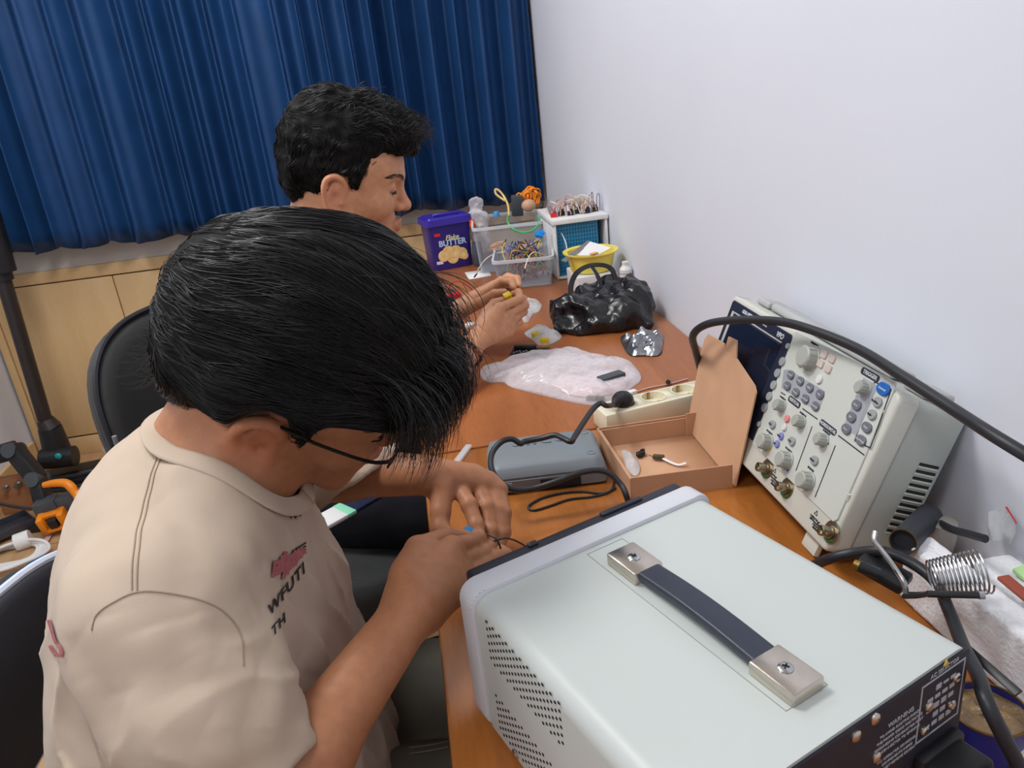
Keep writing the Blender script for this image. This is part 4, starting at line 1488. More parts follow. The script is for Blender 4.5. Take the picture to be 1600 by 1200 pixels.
# hair: a long swept-forward mop
def locks(P, a=0.0024, f=95, q=(0.22, 1, 1), seed=3):
    return a * (vnoise(P * np.array(q), f, seed) + 0.6 * vnoise(P * np.array(q), f * 2.3, seed + 4))
FH = Field()
FH.ell((-0.012, 0, 0.062), (0.116, 0.096, 0.108), None, 0.02)
FH.ell((0.022, 0, 0.112), (0.080, 0.080, 0.066), None, 0.03)
FH.ell((0.066, 0.00, 0.102), (0.040, 0.070, 0.042), None, 0.03)
FH.ell((0.020, -0.072, 0.066), (0.078, 0.028, 0.044), None, 0.02)
FH.ell((0.020, 0.072, 0.066), (0.078, 0.028, 0.044), None, 0.02)
FH.ell((-0.080, 0, 0.010), (0.040, 0.066, 0.060), None, 0.02)
for y in (-1, 1):
    FH.cone((0.026, y * 0.073, 0.040), (0.028, y * 0.0715, 0.016), 0.006, 0.003, 0.008)
HLX = [-0.14, -0.095, -0.070, -0.034, -0.020, -0.006, 0.012, 0.018, 0.034, 0.040, 0.060, 0.085, 0.105, 0.16]
HLZ = [-0.040, -0.045, -0.030, 0.004, 0.036, 0.047, 0.043, 0.018, 0.020, 0.050, 0.060, 0.070, 0.080, 0.088]
HLT = [-0.040, -0.045, -0.030, 0.004, 0.030, 0.042, 0.044, 0.046, 0.048, 0.050, 0.060, 0.070, 0.080, 0.088]
def hairline(P):
    return np.interp(P[:, 0], HLX, HLZ) - P[:, 2] - 0.012 * np.clip(1 - np.abs(P[:, 1]) / 0.05, 0, 1) * (P[:, 0] < 0)
FH.post.append(lambda P, d: smax(d, hairline(P) * 0.8, 0.006))
FH.post.append(lambda P, d: np.where(P[:, 0] > -0.06, smax(d, np.abs(P[:, 1]) - 0.0775 - 0.50 * np.maximum(P[:, 2] - np.interp(P[:, 0], HLX, HLT), 0), 0.008), d))
FH.disp.append(locks)
base_h = mesh_arrays(FH.mesh(0.0030, 'hair_mass', 1))
g_loc = NH.R.T @ np.array((0, 0, -1.0))
def flow(P, g, k):
    D = np.zeros_like(P)
    x = P[:, 0]; z = P[:, 2]; y = P[:, 1]
    front = np.clip((x - 0.055) / 0.06, 0, 1)
    nape = np.clip((0.045 - z) / 0.05, 0, 1) * np.clip((-0.035 - x) / 0.04, 0, 1)
    D[:, 0] = 1.0 * (1 - nape) - 0.25 * nape
    D[:, 1] = 0.12 * np.sign(y) * (1 - front)
    D[:, 2] = 0.35 * np.clip((0.06 - x) / 0.12, -0.6, 1) * np.clip((z - 0.03) / 0.05, 0, 1)
    D += front[:, None] * 0.9 * g_loc + nape[:, None] * np.array((-0.45, 0, -0.8))
    low = np.clip((0.055 - z) / 0.05, 0, 1) * np.clip((x + 0.04) / 0.04, 0, 1)
    D += low[:, None] * np.array((0.1, 0, -0.30))
    sw_ = np.clip((x + 0.03) / 0.06, 0, 1)[:, None]
    D += sw_ * 0.55 * np.stack([np.zeros(len(P)), vnoise(P, 17, 2), vnoise(P, 17, 9)], 1)
    return D
roots = surf_roots(base_h, 10500, lambda c: 0.35 + 1.0 * (c[:, 1] < 0.05))
def loose(H, n, root_fn, v0_fn, pull, step, N, curl, rad, hook=np.zeros(3)):
    """strands that leave the mass and fall freely"""
    P = root_fn(n); V = v0_fn(n)
    path = np.zeros((n, N, 3))
    sd = RNG.normal(0, 1, (n, 3))
    for k in range(N):
        path[:, k] = P
        V = V + pull * (k / N) + hook * (k / N) ** 2 + curl * np.stack([vnoise(P, 45, 5), vnoise(P, 45, 6), vnoise(P, 45, 8)], 1) + sd * 0.012
        V /= np.linalg.norm(V, axis=1, keepdims=True)
        P = P + V * step
    tap = np.interp(np.linspace(0, 1, N), [0, 0.2, 0.6, 1.0], [0.6, 1, 0.8, 0.08])
    return H.many(path.reshape(-1, 3)).reshape(path.shape), rad * tap[None, :] * RNG.uniform(0.6, 1.3, (n, 1))
def fringe_roots(n):
    r = np.stack([RNG.uniform(0.060, 0.096, n), np.clip(RNG.normal(-0.01, 0.035, n), -0.075, 0.07), RNG.uniform(0.088, 0.135, n)], 1)
    r[:, 0] -= 0.25 * np.abs(r[:, 1]) ** 1.1
    return r
def fringe_v(n):
    return np.array((0.85, 0, -0.05)) + RNG.normal(0, 0.12, (n, 3))
fw, fr = loose(NH, 1700, fringe_roots, fringe_v, g_loc * 0.72 + np.array((-0.10, -0.03, 0)), 0.0064, 15, 0.06, 0.00052, np.array((-0.45, 0, 0)))
def nape_roots(n):
    return np.stack([RNG.uniform(-0.118, -0.095, n), RNG.uniform(-0.06, 0.05, n), RNG.uniform(0.000, 0.035, n)], 1)
tw, tr_ = loose(NH, 170, nape_roots, lambda n: np.array((-0.30, 0, -0.85)) + RNG.normal(0, 0.07, (n, 3)), np.array((-0.22, 0, 0.05)), 0.0026, 15, 0.03, 0.0005)
def stray_roots(n):
    return surf_roots(base_h, n, lambda c: (c[:, 2] > 0.11) * 1.0 + 0.0001)
sw, sr = loose(NH, 110, stray_roots, lambda n: np.array((0.9, 0, 0.08)) + RNG.normal(0, 0.2, (n, 3)), g_loc * 0.40, 0.0048, 15, 0.05, 0.0003)
xV, xF = tubes_np(np.concatenate([fw, tw, sw]), np.concatenate([fr, tr_, sr]))
hair_o = grow_hair(NH, FH, roots, flow, 0.0060, 15, 0.00042, person_f, 'hair', 0.12, base_h, 0.006, 0.25, lambda P: (hairline(P) > 0.004) & (P[:, 0] < 0.10), (xV, xF))

# ------------------------------------------------------------------ T-shirt: a hollow sheet around the body with open neck, sleeves and hem
m_tee = mat('beige_cotton_jersey', (192, 174, 155), 0.85, var=0.03, scale=14, bump=0.10, bscale=900, spec=0.2, sheen=0.15)
m_seam = mat('beige_seam_thread', (158, 140, 122), 0.9, bump=0.2, bscale=800)

def garment(parts, cuts, th, creases=(), box=None, folds=None):
    """parts: list of (Field, cut) where cut is None or (point, normal); cuts: list of functions that open holes"""
    def fn(P):
        do = np.full(len(P), 1.0); du = do.copy()
        for Fd, cut, k in parts:
            e = Fd.eval(P)
            du = smin(du, e, k)
            ec = e if cut is None else smax(e, (P - cut[0]) @ cut[1], 0.003)
            do = smin(do, ec, k)
        dis = np.zeros(len(P))
        for (a, b, w, am) in creases:
            ab = b - a
            t = np.clip((P - a) @ ab / (ab @ ab), 0, 1)
            q = P - a - t[:, None] * ab
            dis += am * 1.75 * np.exp(-(q * q).sum(1) / (w * w * 1.9)) * np.sin(PI * np.clip(t, 0.02, 0.98)) ** 0.5
        dis = 0.0085 * np.tanh(dis / 0.0085)
        dis += 0.0018 * vnoise(P, 32, 2) + 0.0010 * vnoise(P, 75, 5)
        if folds is not None: dis += folds(P)
        d = np.maximum(do - dis, -(du - dis + th))
        for c in cuts:
            d = np.maximum(d, c(P))
        return d
    G = Field()
    G._add(fn, box[0], box[1], 0.0, 1)
    return G

tor = Field()
tor.cone((-0.234, 0.560, 0.950), (-0.234, 0.850, 0.950), 0.062, 0.062, 0.03)
tor.cone((-0.228, 0.640, 0.968), (-0.228, 0.765, 0.968), 0.066, 0.066, 0.03)
tor.ell((-0.262, 0.70, 0.87), (0.122, 0.180, 0.17), None, 0.05)
tor.cone((-0.268, 0.635, 0.77), (-0.268, 0.765, 0.77), 0.138, 0.138, 0.05)
tor.cone((-0.270, 0.64, 0.62), (-0.270, 0.76, 0.62), 0.166, 0.166, 0.05)
slR = Field(); dR = n_elR - n_shR
slR.cone(n_shR + v3((0.0, 0.01, 0.0)), n_shR + dR * 0.45, 0.070, 0.066, 0.02)
slR.cone(n_shR + dR * 0.45, n_shR + dR * 1.12, 0.066, 0.064, 0.02)
cutR = (n_shR + dR * 0.93, unit(unit(dR) + v3((0.35, 0.1, 0.05))))
slL = Field(); dL = n_elL - n_shL
slL.cone(n_shL, n_elL, 0.066, 0.060, 0.02)
slL.cone(n_elL, n_elL + (n_wrL - n_elL) * 0.5, 0.060, 0.056, 0.02)
cutL = (at(550, 757, 0.98), unit(CR * 0.6 + CD * 0.8))
nk_ax = unit(NH(-0.02, 0, 0) - v3((-0.225, 0.705, 0.96)))
nk_c = v3((-0.198, 0.708, 0.988))
nk_u = unit(np.cross(nk_ax, (0, 1, 0))) * -1       # towards the chest
nk_u = nk_u if nk_u[0] > 0 else -nk_u
nk_w = unit(np.cross(nk_ax, nk_u))
NU, NWd = 0.072, 0.080
def neck_hole(P):
    q = P - nk_c
    a = q @ nk_ax; u = q @ nk_u; w = q @ nk_w
    r = np.sqrt((u / NU) ** 2 + (w / NWd) ** 2)
    return np.minimum((1 - r) * 0.08, a + 0.06)
neck_cut = lambda P: neck_hole(P)
hem_cut = lambda P: -(P[:, 2] - 0.555)
# creases read off the photo: (start, end, width, height)
tee0 = garment([(tor, None, 0.04), (slR, None, 0.035), (slL, None, 0.03)], [], 0.3, box=((-0.6, 0.3, 0.4), (0.1, 1.15, 1.15)))
def cz(u0, v0, u1, v1, w, am):
    return (ray_hit(tee0, u0, v0), ray_hit(tee0, u1, v1), w, am)
CRS = [cz(250, 740, 430, 860, 0.010, 0.004), cz(250, 780, 400, 900, 0.009, 0.0035), cz(235, 830, 380, 930, 0.009, 0.0035),
       cz(400, 880, 470, 1010, 0.011, 0.005), cz(415, 930, 450, 1040, 0.010, 0.004), cz(470, 830, 500, 960, 0.012, 0.004),
       cz(170, 960, 200, 1080, 0.012, 0.004), cz(230, 980, 260, 1090, 0.013, 0.004), cz(300, 960, 330, 1060, 0.010, 0.003),
       cz(200, 1090, 330, 1130, 0.010, 0.005), cz(210, 1140, 390, 1090, 0.010, 0.0055), cz(240, 1180, 380, 1150, 0.010, 0.004),
       cz(330, 1040, 400, 1060, 0.009, 0.003), cz(110, 880, 130, 1000, 0.012, 0.004), cz(100, 1000, 150, 1130, 0.012, 0.005), cz(130, 1060, 180, 1180, 0.011, 0.004),
       cz(430, 1060, 420, 1150, 0.010, 0.005), cz(490, 960, 480, 1060, 0.012, 0.004), cz(240, 700, 300, 900, 0.010, -0.003)]
def ridge(P, f, seed, p=3):
    return (1 - np.abs(vnoise(P * np.array(f), 1.0, seed)) * 1.25).clip(0, 1) ** p
def tee_folds(P):
    t = (P - n_shR) @ dR / (dR @ dR)
    far = np.linalg.norm(P - n_shR - np.clip(t, 0, 1)[:, None] * dR, axis=1)
    arm_ = np.clip((0.085 - far) / 0.02, 0, 1) * np.clip((t - 0.22) / 0.3, 0, 1)
    s_ = unit(dR); o = unit(np.cross(s_, (0, 0, 1)))
    Q = np.stack([P @ s_ * 62, P @ o * 16, (P @ np.cross(s_, o)) * 16], 1)
    body_ = (1 - arm_) * np.clip((0.97 - P[:, 2]) / 0.12, 0, 1)
    return 0.0075 * arm_ * ridge(Q + 0.5 * np.stack([vnoise(P, 20, 1)] * 3, 1), (1, 1, 1), 3, 3) + 0.0065 * body_ * ridge(P + 0.012 * vnoise(P, 9, 4)[:, None], (34, 34, 11), 6, 4)
tee = garment([(tor, None, 0.04), (slR, cutR, 0.035), (slL, cutL, 0.03)], [neck_cut, hem_cut], 0.0080, CRS, box=((-0.60, 0.30, 0.53), (0.12, 1.15, 1.12)), folds=tee_folds)
o_tee = link('t_shirt', tee.mesh(0.0026, 't_shirt', 3), m_tee, person_f, world=True, angle=180)
teef = garment([(tor, None, 0.04), (slR, cutR, 0.035), (slL, cutL, 0.03)], [], 0.3, CRS, box=((-0.6, 0.3, 0.4), (0.1, 1.15, 1.15)), folds=tee_folds)
def on_tee(p, lift=0.0012):
    p = np.array(p, float)
    for _ in range(6):
        g = grad(teef.eval, p[None, :])[0]
        p = p - g * (teef.eval(p[None, :])[0] - lift)
    return p
# ribbed neckband
ring = []
for a in np.linspace(0, 2 * PI, 40, endpoint=False):
    p = nk_c + nk_u * math.cos(a) * (NU + 0.006) + nk_w * math.sin(a) * (NWd + 0.006)
    ring.append(on_tee(p, 0.0015))
for _ in range(3):
    ring = [(ring[i - 1] + ring[i] * 2 + ring[(i + 1) % 40]) / 4 for i in range(40)]
mb = MB()
cen = sum(ring) / 40
rows = []
for k in range(7):
    s = k / 6
    row = []
    for p in ring:
        ot = unit(p - cen - nk_ax * ((p - cen) @ nk_ax))
        row.append(p + ot * (0.009 - 0.017 * s) + nk_ax * (-0.003 + 0.010 * s) + unit(nk_ax + ot) * 0.0010 * math.sin(PI * s))
    rows.append(row + [row[0]])
mb.grid(rows)
o = mb.build('neckband', m_tee, o_tee, world=True, angle=180)
md = o.modifiers.new('thick', 'SOLIDIFY'); md.thickness = 0.0022; md.offset = 0
# seams
def seam(px, name='seam', r=0.0008):
    pts = [ray_hit(teef, u, v) for u, v in px]
    pts = [on_tee(p, 0.0001) for p in catmull(pts, 10)]
    mb = MB(); mb.tube(pts, r, 6, 1, spline=False)
    return mb.build(name, m_seam, o_tee, world=True)
seam([(256, 690), (240, 745), (228, 800), (217, 860), (214, 925)])
seam([(250, 690), (234, 745), (221, 800), (209, 860), (206, 922)])
seam([(143, 985), (150, 962), (175, 942), (214, 925), (265, 927), (315, 938), (352, 958), (375, 990), (380, 1040)])

# printed words on the chest and the scribble over them
m_ink_t = mat('black_shirt_print', (34, 32, 34), 0.8)
m_pink_t = mat('dusty_pink_shirt_print', (172, 100, 104), 0.85, var=0.12, scale=120)
def drape(me, name, m, uv0, ux, uy, parent, lift=0.0010, cell=0.004):
    """lays flat lettering on the shirt: x,y of the mesh run along photo directions ux,uy from the spot uv0"""
    bm = bmesh.new(); bm.from_mesh(me); bpy.data.meshes.remove(me)
    bmesh.ops.triangulate(bm, faces=bm.faces)
    for _ in range(4):
        es = [e for e in bm.edges if e.calc_length() > cell]
        if not es: break
        bmesh.ops.subdivide_edges(bm, edges=es, cuts=1)
        bmesh.ops.triangulate(bm, faces=bm.faces)
    for v in bm.verts:
        p = ray_hit(teef, uv0[0] + ux[0] * v.co.x + uy[0] * v.co.y, uv0[1] + ux[1] * v.co.x + uy[1] * v.co.y)
        g = grad(teef.eval, p[None, :])[0]
        v.co = Vector(p + g * (lift + (0.0004 if v.co.z > 0 else 0)))
    me = bpy.data.meshes.new(name)
    bm.to_mesh(me); bm.free()
    return link(name, me, m, parent, world=True, smooth=False)
def words(rows, size):
    return texts([(s, size, T(x, y), dict(depth=0.0, align='LEFT', bold=0.012 * size * 2, space=1.12)) for s, x, y in rows])
# one photo pixel per mesh unit*1000
drape(words([('WFUTI', 0, 0)], 0.0265), 'print_lettering', m_ink_t, (419, 957), (640, -810), (-110, -930), o_tee, cell=0.006)
drape(words([('TH', 0, 0)], 0.0235), 'print_lettering', m_ink_t, (424, 990), (640, -810), (-110, -930), o_tee, cell=0.006)
mb = MB()
sc = [(425, 902, 428, 876), (428, 900, 440, 868), (433, 898, 445, 862), (440, 905, 449, 870), (446, 898, 452, 868), (450, 890, 460, 860), (454, 886, 466, 858), (458, 884, 471, 856), (430, 880, 474, 858), (432, 888, 476, 862), (436, 893, 470, 868)]
def flat_strip(mb, a, b, w):
    a = np.array(a, float); b = np.array(b, float); d = b - a; n = np.array((-d[1], d[0])) / np.linalg.norm(d) * w
    vs = [mb.bm.verts.new((p[0], p[1], 0)) for p in (a + n, a - n, b - n, b + n)]
    mb.bm.faces.new(vs)
for a, b, c, d in sc:
    flat_strip(mb, ((a - 400) / 1000, (b - 800) / 1000), ((c - 400) / 1000, (d - 800) / 1000), 0.0028)
drape(mb.mesh('print_scribble'), 'print_scribble', m_pink_t, (400, 800), (1000, 0), (0, 1000), o_tee, lift=0.0016, cell=0.004)
mb = MB()
for k in range(3):
    flat_strip(mb, (0.447 - 0.4 + 0.004 * k, (874 - 800 - 6 * k) / 1000), (0.477 - 0.4, (858 - 800 - 5 * k) / 1000), 0.0012)
drape(mb.mesh('print_lines'), 'print_lines', m_ink_t, (400, 800), (1000, 0), (0, 1000), o_tee, lift=0.0010, cell=0.004)
mb = MB()
pts = [(74, 968), (80, 985), (84, 1000), (93, 1012), (95, 1022), (88, 1024), (80, 1016), (76, 1008)]
for (a, b), (c, d) in zip(pts, pts[1:]):
    flat_strip(mb, (a / 1000, (b - 900) / 1000), (c / 1000, (d - 900) / 1000), 0.0026)
drape(mb.mesh('print_back_mark'), 'print_back_mark', m_pink_t, (4, 900), (1000, 0), (0, 1000), o_tee, lift=0.0014, cell=0.003)

# trousers
m_pants = mat('olive_grey_twill', (92, 90, 82), 0.85, var=0.06, scale=30, bump=0.15, bscale=900, spec=0.2)
tr = Field()
tr.ell((-0.285, 0.70, 0.545), (0.155, 0.180, 0.115), None, 0.03)
for hip, knee, foot in (((-0.26, 0.615, 0.56), (0.10, 0.630, 0.560), (0.06, 0.63, 0.09)), ((-0.26, 0.785, 0.56), (0.10, 0.800, 0.565), (0.02, 0.81, 0.09))):
    tr.cone(hip, knee, 0.098, 0.080, 0.03)
    tr.cone(knee, foot, 0.078, 0.062, 0.03)
tr.disp.append(lambda P: 0.0030 * vnoise(P, 26, 4) + 0.0018 * vnoise(P * np.array((0.5, 1, 1)), 70, 9))
o_pants = link('trousers', tr.mesh(0.0045, 'trousers', 2), m_pants, person_f, world=True, angle=180)
m_stitch = mat('pale_stitching', (140, 138, 128), 0.9)
mb = MB()
for k in (0, 9):
    mb.tube([ray_hit(tr, 640, 1168 + k) - CF * 0.001, ray_hit(tr, 670, 1164 + k) - CF * 0.001, ray_hit(tr, 700, 1158 + k) - CF * 0.001], 0.0009, 6, 6)
mb.build('pocket_stitching', m_stitch, o_pants, world=True)
m_sock = mat('grey_sock_knit', (120, 120, 122), 0.9, bump=0.2, bscale=500)
for nm, fx, fy in (('sock', 0.06, 0.63), ('sock', 0.02, 0.81)):
    sk = Field(); sk.cone((fx, fy, 0.16), (fx, fy, 0.05), 0.042, 0.041, 0.01); sk.cone((fx - 0.02, fy, 0.042), (fx + 0.15, fy, 0.036), 0.040, 0.032, 0.02)
    link(nm, sk.mesh(0.004, nm, 2), m_sock, person_f, world=True, angle=180)

# ------------------------------------------------------------------ the person further back: navy polo, bracelet, holding a yellow part
GH = Head((529, 306), 1.36, -6, 15, 2, 1.0)
person_b = thing('person', 'person in a dark navy polo with short black hair sitting upright further back', 'person', (-0.25, 1.46, 0.46))
g_neck = v3((-0.165, 1.515, 1.055))
g_shR, g_shL = v3((-0.175, 1.355, 0.985)), v3((-0.165, 1.690, 0.985))
g_elR, g_wrR = at(655, 640, 1.43), at(735, 543, 1.54)
g_elL, g_wrL = v3((-0.06, 1.80, 0.80)), at(708, 490, 1.735)
F = Field()
add_head(F, GH)
F.cone(GH(-0.022, 0, -0.020), g_neck, 0.055, 0.060, 0.03)
F.cone(GH(-0.034, 0, 0.0), g_neck + v3((-0.025, 0, -0.01)), 0.048, 0.060, 0.03)
F.cone(g_neck + v3((0, -0.02, 0)), g_shR, 0.050, 0.052, 0.03)
F.cone(g_neck + v3((0, 0.02, 0)), g_shL, 0.050, 0.052, 0.03)
F.ell((-0.20, 1.52, 0.86), (0.095, 0.150, 0.17), None, 0.04)
F.cone((-0.22, 1.52, 0.74), (-0.26, 1.50, 0.58), 0.105, 0.12, 0.04)
for hip, knee, foot in (((-0.24, 1.41, 0.57), (0.12, 1.235, 0.575), (0.08, 1.25, 0.10)), ((-0.24, 1.60, 0.57), (0.14, 1.66, 0.57), (0.10, 1.66, 0.10))):
    F.cone(hip, knee, 0.074, 0.056, 0.03)
    F.cone(knee, foot, 0.052, 0.036, 0.02)
    F.cone((foot[0] - 0.02, foot[1], 0.04), (foot[0] + 0.15, foot[1], 0.03), 0.036, 0.026, 0.02)
arm(F, g_shR, g_elR, g_wrR, (0.046, 0.042, 0.037, 0.036, 0.0265))
arm(F, g_shL, g_elL, g_wrL, (0.046, 0.042, 0.037, 0.034, 0.0255))
# right hand, nearer to us: its back towards us, thumb and index pinching the yellow part
mc = [at(780, 481, 1.575), at(793, 491, 1.60), at(798, 503, 1.61), at(795, 518, 1.605)]
fg = [[at(812, 467, 1.620), at(810, 457, 1.650), at(801, 459, 1.660)],
      [at(820, 477, 1.635), at(817, 467, 1.665), at(807, 468, 1.675)],
      [at(818, 487, 1.645), at(812, 478, 1.675), at(803, 481, 1.682)],
      [at(811, 503, 1.640), at(806, 496, 1.665), at(798, 497, 1.672)]]
th = [at(750, 510, 1.565), at(760, 488, 1.580), at(772, 474, 1.605), at(785, 469, 1.628)]
hand(F, at(739, 535, 1.548), mc, fg, th, 0.0140, r0=0.0090)
# left hand, beyond it
mc = [at(757, 455, 1.72), at(771, 446, 1.745), at(778, 450, 1.76), at(778, 462, 1.77)]
fg = [[at(783, 438, 1.715), at(798, 440, 1.695), at(803, 449, 1.680)],
      [at(794, 433, 1.745), at(808, 436, 1.730), at(811, 446, 1.715)],
      [at(797, 440, 1.765), at(808, 445, 1.750), at(809, 454, 1.740)],
      [at(795, 455, 1.775), at(804, 459, 1.762), at(803, 466, 1.750)]]
th = [at(733, 482, 1.712), at(751, 472, 1.690), at(772, 459, 1.672), at(788, 456, 1.655)]
hand(F, at(716, 484, 1.732), mc, fg, th, 0.0138, r0=0.0090)
me = F.mesh(0.0026, 'person', 2)
P = mesh_pos(me)
base = lin((206, 152, 116))
col = np.tile(base, (len(P), 1))
col = head_tones(GH, P, base, lin((178, 112, 104)), lin((218, 142, 112)), col)
paint(me, col)
link('body', me, m_skin, person_b, world=True, angle=180)
face_details(GH, person_b, F)

# short quiff of hair
FG = Field()
FG.ell((-0.020, 0, 0.066), (0.106, 0.088, 0.090), None, 0.02)
FG.ell((-0.030, 0, 0.105), (0.080, 0.074, 0.072), None, 0.03)
FG.ell((0.045, 0, 0.118), (0.066, 0.066, 0.046), None, 0.03)
FG.ell((0.096, 0.00, 0.106), (0.032, 0.054, 0.036), None, 0.02)
FG.ell((-0.075, 0, 0.030), (0.044, 0.066, 0.070), None, 0.02)
for y in (-1, 1):
    FG.cone((0.028, y * 0.066, 0.05), (0.026, y * 0.068, 0.018), 0.014, 0.008, 0.01)
GLX = [-0.14, -0.095, -0.070, -0.034, -0.022, -0.006, 0.014, 0.020, 0.034, 0.040, 0.062, 0.078, 0.100, 0.16]
GLZ = [-0.030, -0.035, -0.025, -0.010, 0.026, 0.040, 0.036, 0.012, 0.016, 0.040, 0.054, 0.070, 0.080, 0.078]
def hairline_g(P):
    return np.interp(P[:, 0], GLX, GLZ) - P[:, 2] - 0.012 * np.clip(1 - np.abs(P[:, 1]) / 0.05, 0, 1) * (P[:, 0] < 0)
FG.post.append(lambda P, d: smax(d, hairline_g(P) * 0.8, 0.006))
FG.disp.append(lambda P: 0.0042 * vnoise(P, 70, 2) + 0.0026 * vnoise(P, 150, 6))
base_g = mesh_arrays(FG.mesh(0.0032, 'hair_mass', 1))
g_dn = GH.R.T @ np.array((0, 0, -1.0))
def flow_g(P, g, k):
    D = np.zeros_like(P)
    x, y, z = P[:, 0], P[:, 1], P[:, 2]
    top = np.clip((z - 0.09) / 0.05, 0, 1)
    D[:, 0] = 1.1 * top - 0.15 * (1 - top)
    D[:, 2] = -0.9 * (1 - top) + 0.35 * top * (x < 0.04)
    D += 1.0 * np.stack([vnoise(P, 60, 1), vnoise(P, 60, 2), vnoise(P, 60, 3)], 1)
    return D
roots = surf_roots(base_g, 4200, lambda c: 0.35 + 1.0 * (c[:, 1] < 0.04))
def quiff_roots(n):
    r = surf_roots(base_g, n, lambda c: (c[:, 0] > 0.0) * (c[:, 2] > 0.10) * 1.0 + 0.0002)
    return r
qw, qr = loose(GH, 520, quiff_roots, lambda n: np.array((0.8, 0, 0.45)) + RNG.normal(0, 0.28, (n, 3)), g_dn * 0.42 + np.array((0.0, 0, 0)), 0.0034, 12, 0.16, 0.0006)
grow_hair(GH, FG, roots, flow_g, 0.0044, 11, 0.00060, person_b, 'hair', 0.22, base_g, 0.008, 0.35, lambda P: hairline_g(P) > 0.001, tubes_np(qw, qr))

# navy polo
m_polo = mat('navy_polo_cotton', (30, 40, 66), 0.85, var=0.06, scale=20, bump=0.2, bscale=700, spec=0.2)
m_polo_w = mat('white_shirt_trim', (222, 222, 222), 0.8)
m_polo_g = mat('mint_shirt_trim', (140, 214, 176), 0.8)
tor2 = Field()
tor2.cone((-0.178, 1.375, 0.985), (-0.172, 1.675, 0.985), 0.066, 0.066, 0.03)
tor2.cone((-0.180, 1.455, 1.010), (-0.178, 1.585, 1.010), 0.072, 0.072, 0.03)
tor2.ell((-0.205, 1.52, 0.88), (0.120, 0.178, 0.17), None, 0.05)
tor2.cone((-0.225, 1.455, 0.76), (-0.225, 1.585, 0.76), 0.135, 0.135, 0.05)
tor2.cone((-0.235, 1.45, 0.66), (-0.235, 1.58, 0.66), 0.150, 0.150, 0.05)
sr2 = Field(); dR2 = g_elR - g_shR
sr2.cone(g_shR, g_elR, 0.066, 0.060, 0.02)
sl2 = Field(); dL2 = g_elL - g_shL
sl2.cone(g_shL, g_elL, 0.066, 0.060, 0.02)
nk2 = g_neck + v3((0.004, 0, 0.012)); ax2 = unit(GH(-0.02, 0, -0.02) - g_neck)
u2 = unit(np.cross((0, 1, 0), ax2)); u2 = u2 if u2[0] > 0 else -u2
w2 = unit(np.cross(ax2, u2))
def neck_cut2(P):
    q = P - nk2
    r = np.sqrt(((q @ u2) / 0.068) ** 2 + ((q @ w2) / 0.070) ** 2)
    return np.minimum((1 - r) * 0.07, q @ ax2 + 0.05)
polo = garment([(tor2, None, 0.04), (sr2, (g_shR + dR2 * 0.62, unit(dR2)), 0.03), (sl2, (g_shL + dL2 * 0.62, unit(dL2)), 0.03)], [neck_cut2, lambda P: -(P[:, 2] - 0.60)], 0.006, [], box=((-0.50, 1.20, 0.58), (0.10, 1.95, 1.13)))
o_polo = link('polo_shirt', polo.mesh(0.0034, 'polo_shirt', 3), m_polo, person_b, world=True, angle=180)
mb = MB(); rows = []
ringp = [nk2 + u2 * 0.069 * math.cos(a) + w2 * 0.071 * math.sin(a) for a in np.linspace(0, 2 * PI, 33)]
for h, e in ((-0.012, 0.006), (0.006, 0.0), (0.022, -0.006), (0.024, 0.002), (0.006, 0.012), (-0.008, 0.022)):
    rows.append([p + ax2 * (h + 0.006 * math.cos(2 * PI * i / 32) * -1) + unit(p - nk2) * e for i, p in enumerate(ringp)])
mb.grid(rows)
o = mb.build('collar', m_polo, o_polo, world=True, angle=180)
md = o.modifiers.new('thick', 'SOLIDIFY'); md.thickness = 0.002
# hem of the shirt lying over the lap, with white and mint bands
def lap_band(px0, px1, w, m, name, z=0.674):
    a, b = atz(px0[0], px0[1], z), atz(px1[0], px1[1], z)
    d = unit(b - a); n = unit(np.cross(d, (0, 0, 1)))
    mb = MB(frame((a + b) / 2, d, ya=n)); mb.box((0, 0, 0), (np.linalg.norm(b - a), w, 0.008), 0.003, 2)
    return mb.build(name, m, o_polo, world=True)
lap_band((468, 836), (533, 800), 0.046, m_polo_w, 'hem_white_band')
lap_band((531, 801), (545, 793), 0.047, m_polo_g, 'hem_mint_band')
lap_band((543, 794), (596, 764), 0.046, m_polo, 'hem_navy_band')

m_bpants = mat('black_trousers_cotton', (24, 25, 32), 0.85, var=0.12, scale=24, bump=0.2, bscale=600, spec=0.2)
tr2 = Field()
tr2.ell((-0.26, 1.50, 0.555), (0.15, 0.18, 0.115), None, 0.03)
for hip, knee, foot in (((-0.24, 1.40, 0.57), (0.12, 1.235, 0.575), (0.08, 1.25, 0.09)), ((-0.24, 1.60, 0.57), (0.14, 1.66, 0.57), (0.10, 1.66, 0.09))):
    tr2.cone(hip, knee, 0.096, 0.078, 0.03)
    tr2.cone(knee, foot, 0.076, 0.062, 0.03)
tr2.disp.append(lambda P: 0.0030 * vnoise(P, 26, 7) + 0.0016 * vnoise(P * np.array((0.5, 1, 1)), 70, 3))
link('trousers', tr2.mesh(0.0050, 'trousers', 2), m_bpants, person_b, world=True, angle=180)
for fx, fy in ((0.08, 1.25), (0.10, 1.66)):
    sk = Field(); sk.cone((fx, fy, 0.16), (fx, fy, 0.05), 0.042, 0.041, 0.01); sk.cone((fx - 0.02, fy, 0.042), (fx + 0.15, fy, 0.036), 0.040, 0.032, 0.02)
    link('sock', sk.mesh(0.004, 'sock', 2), m_sock, person_b, world=True, angle=180)

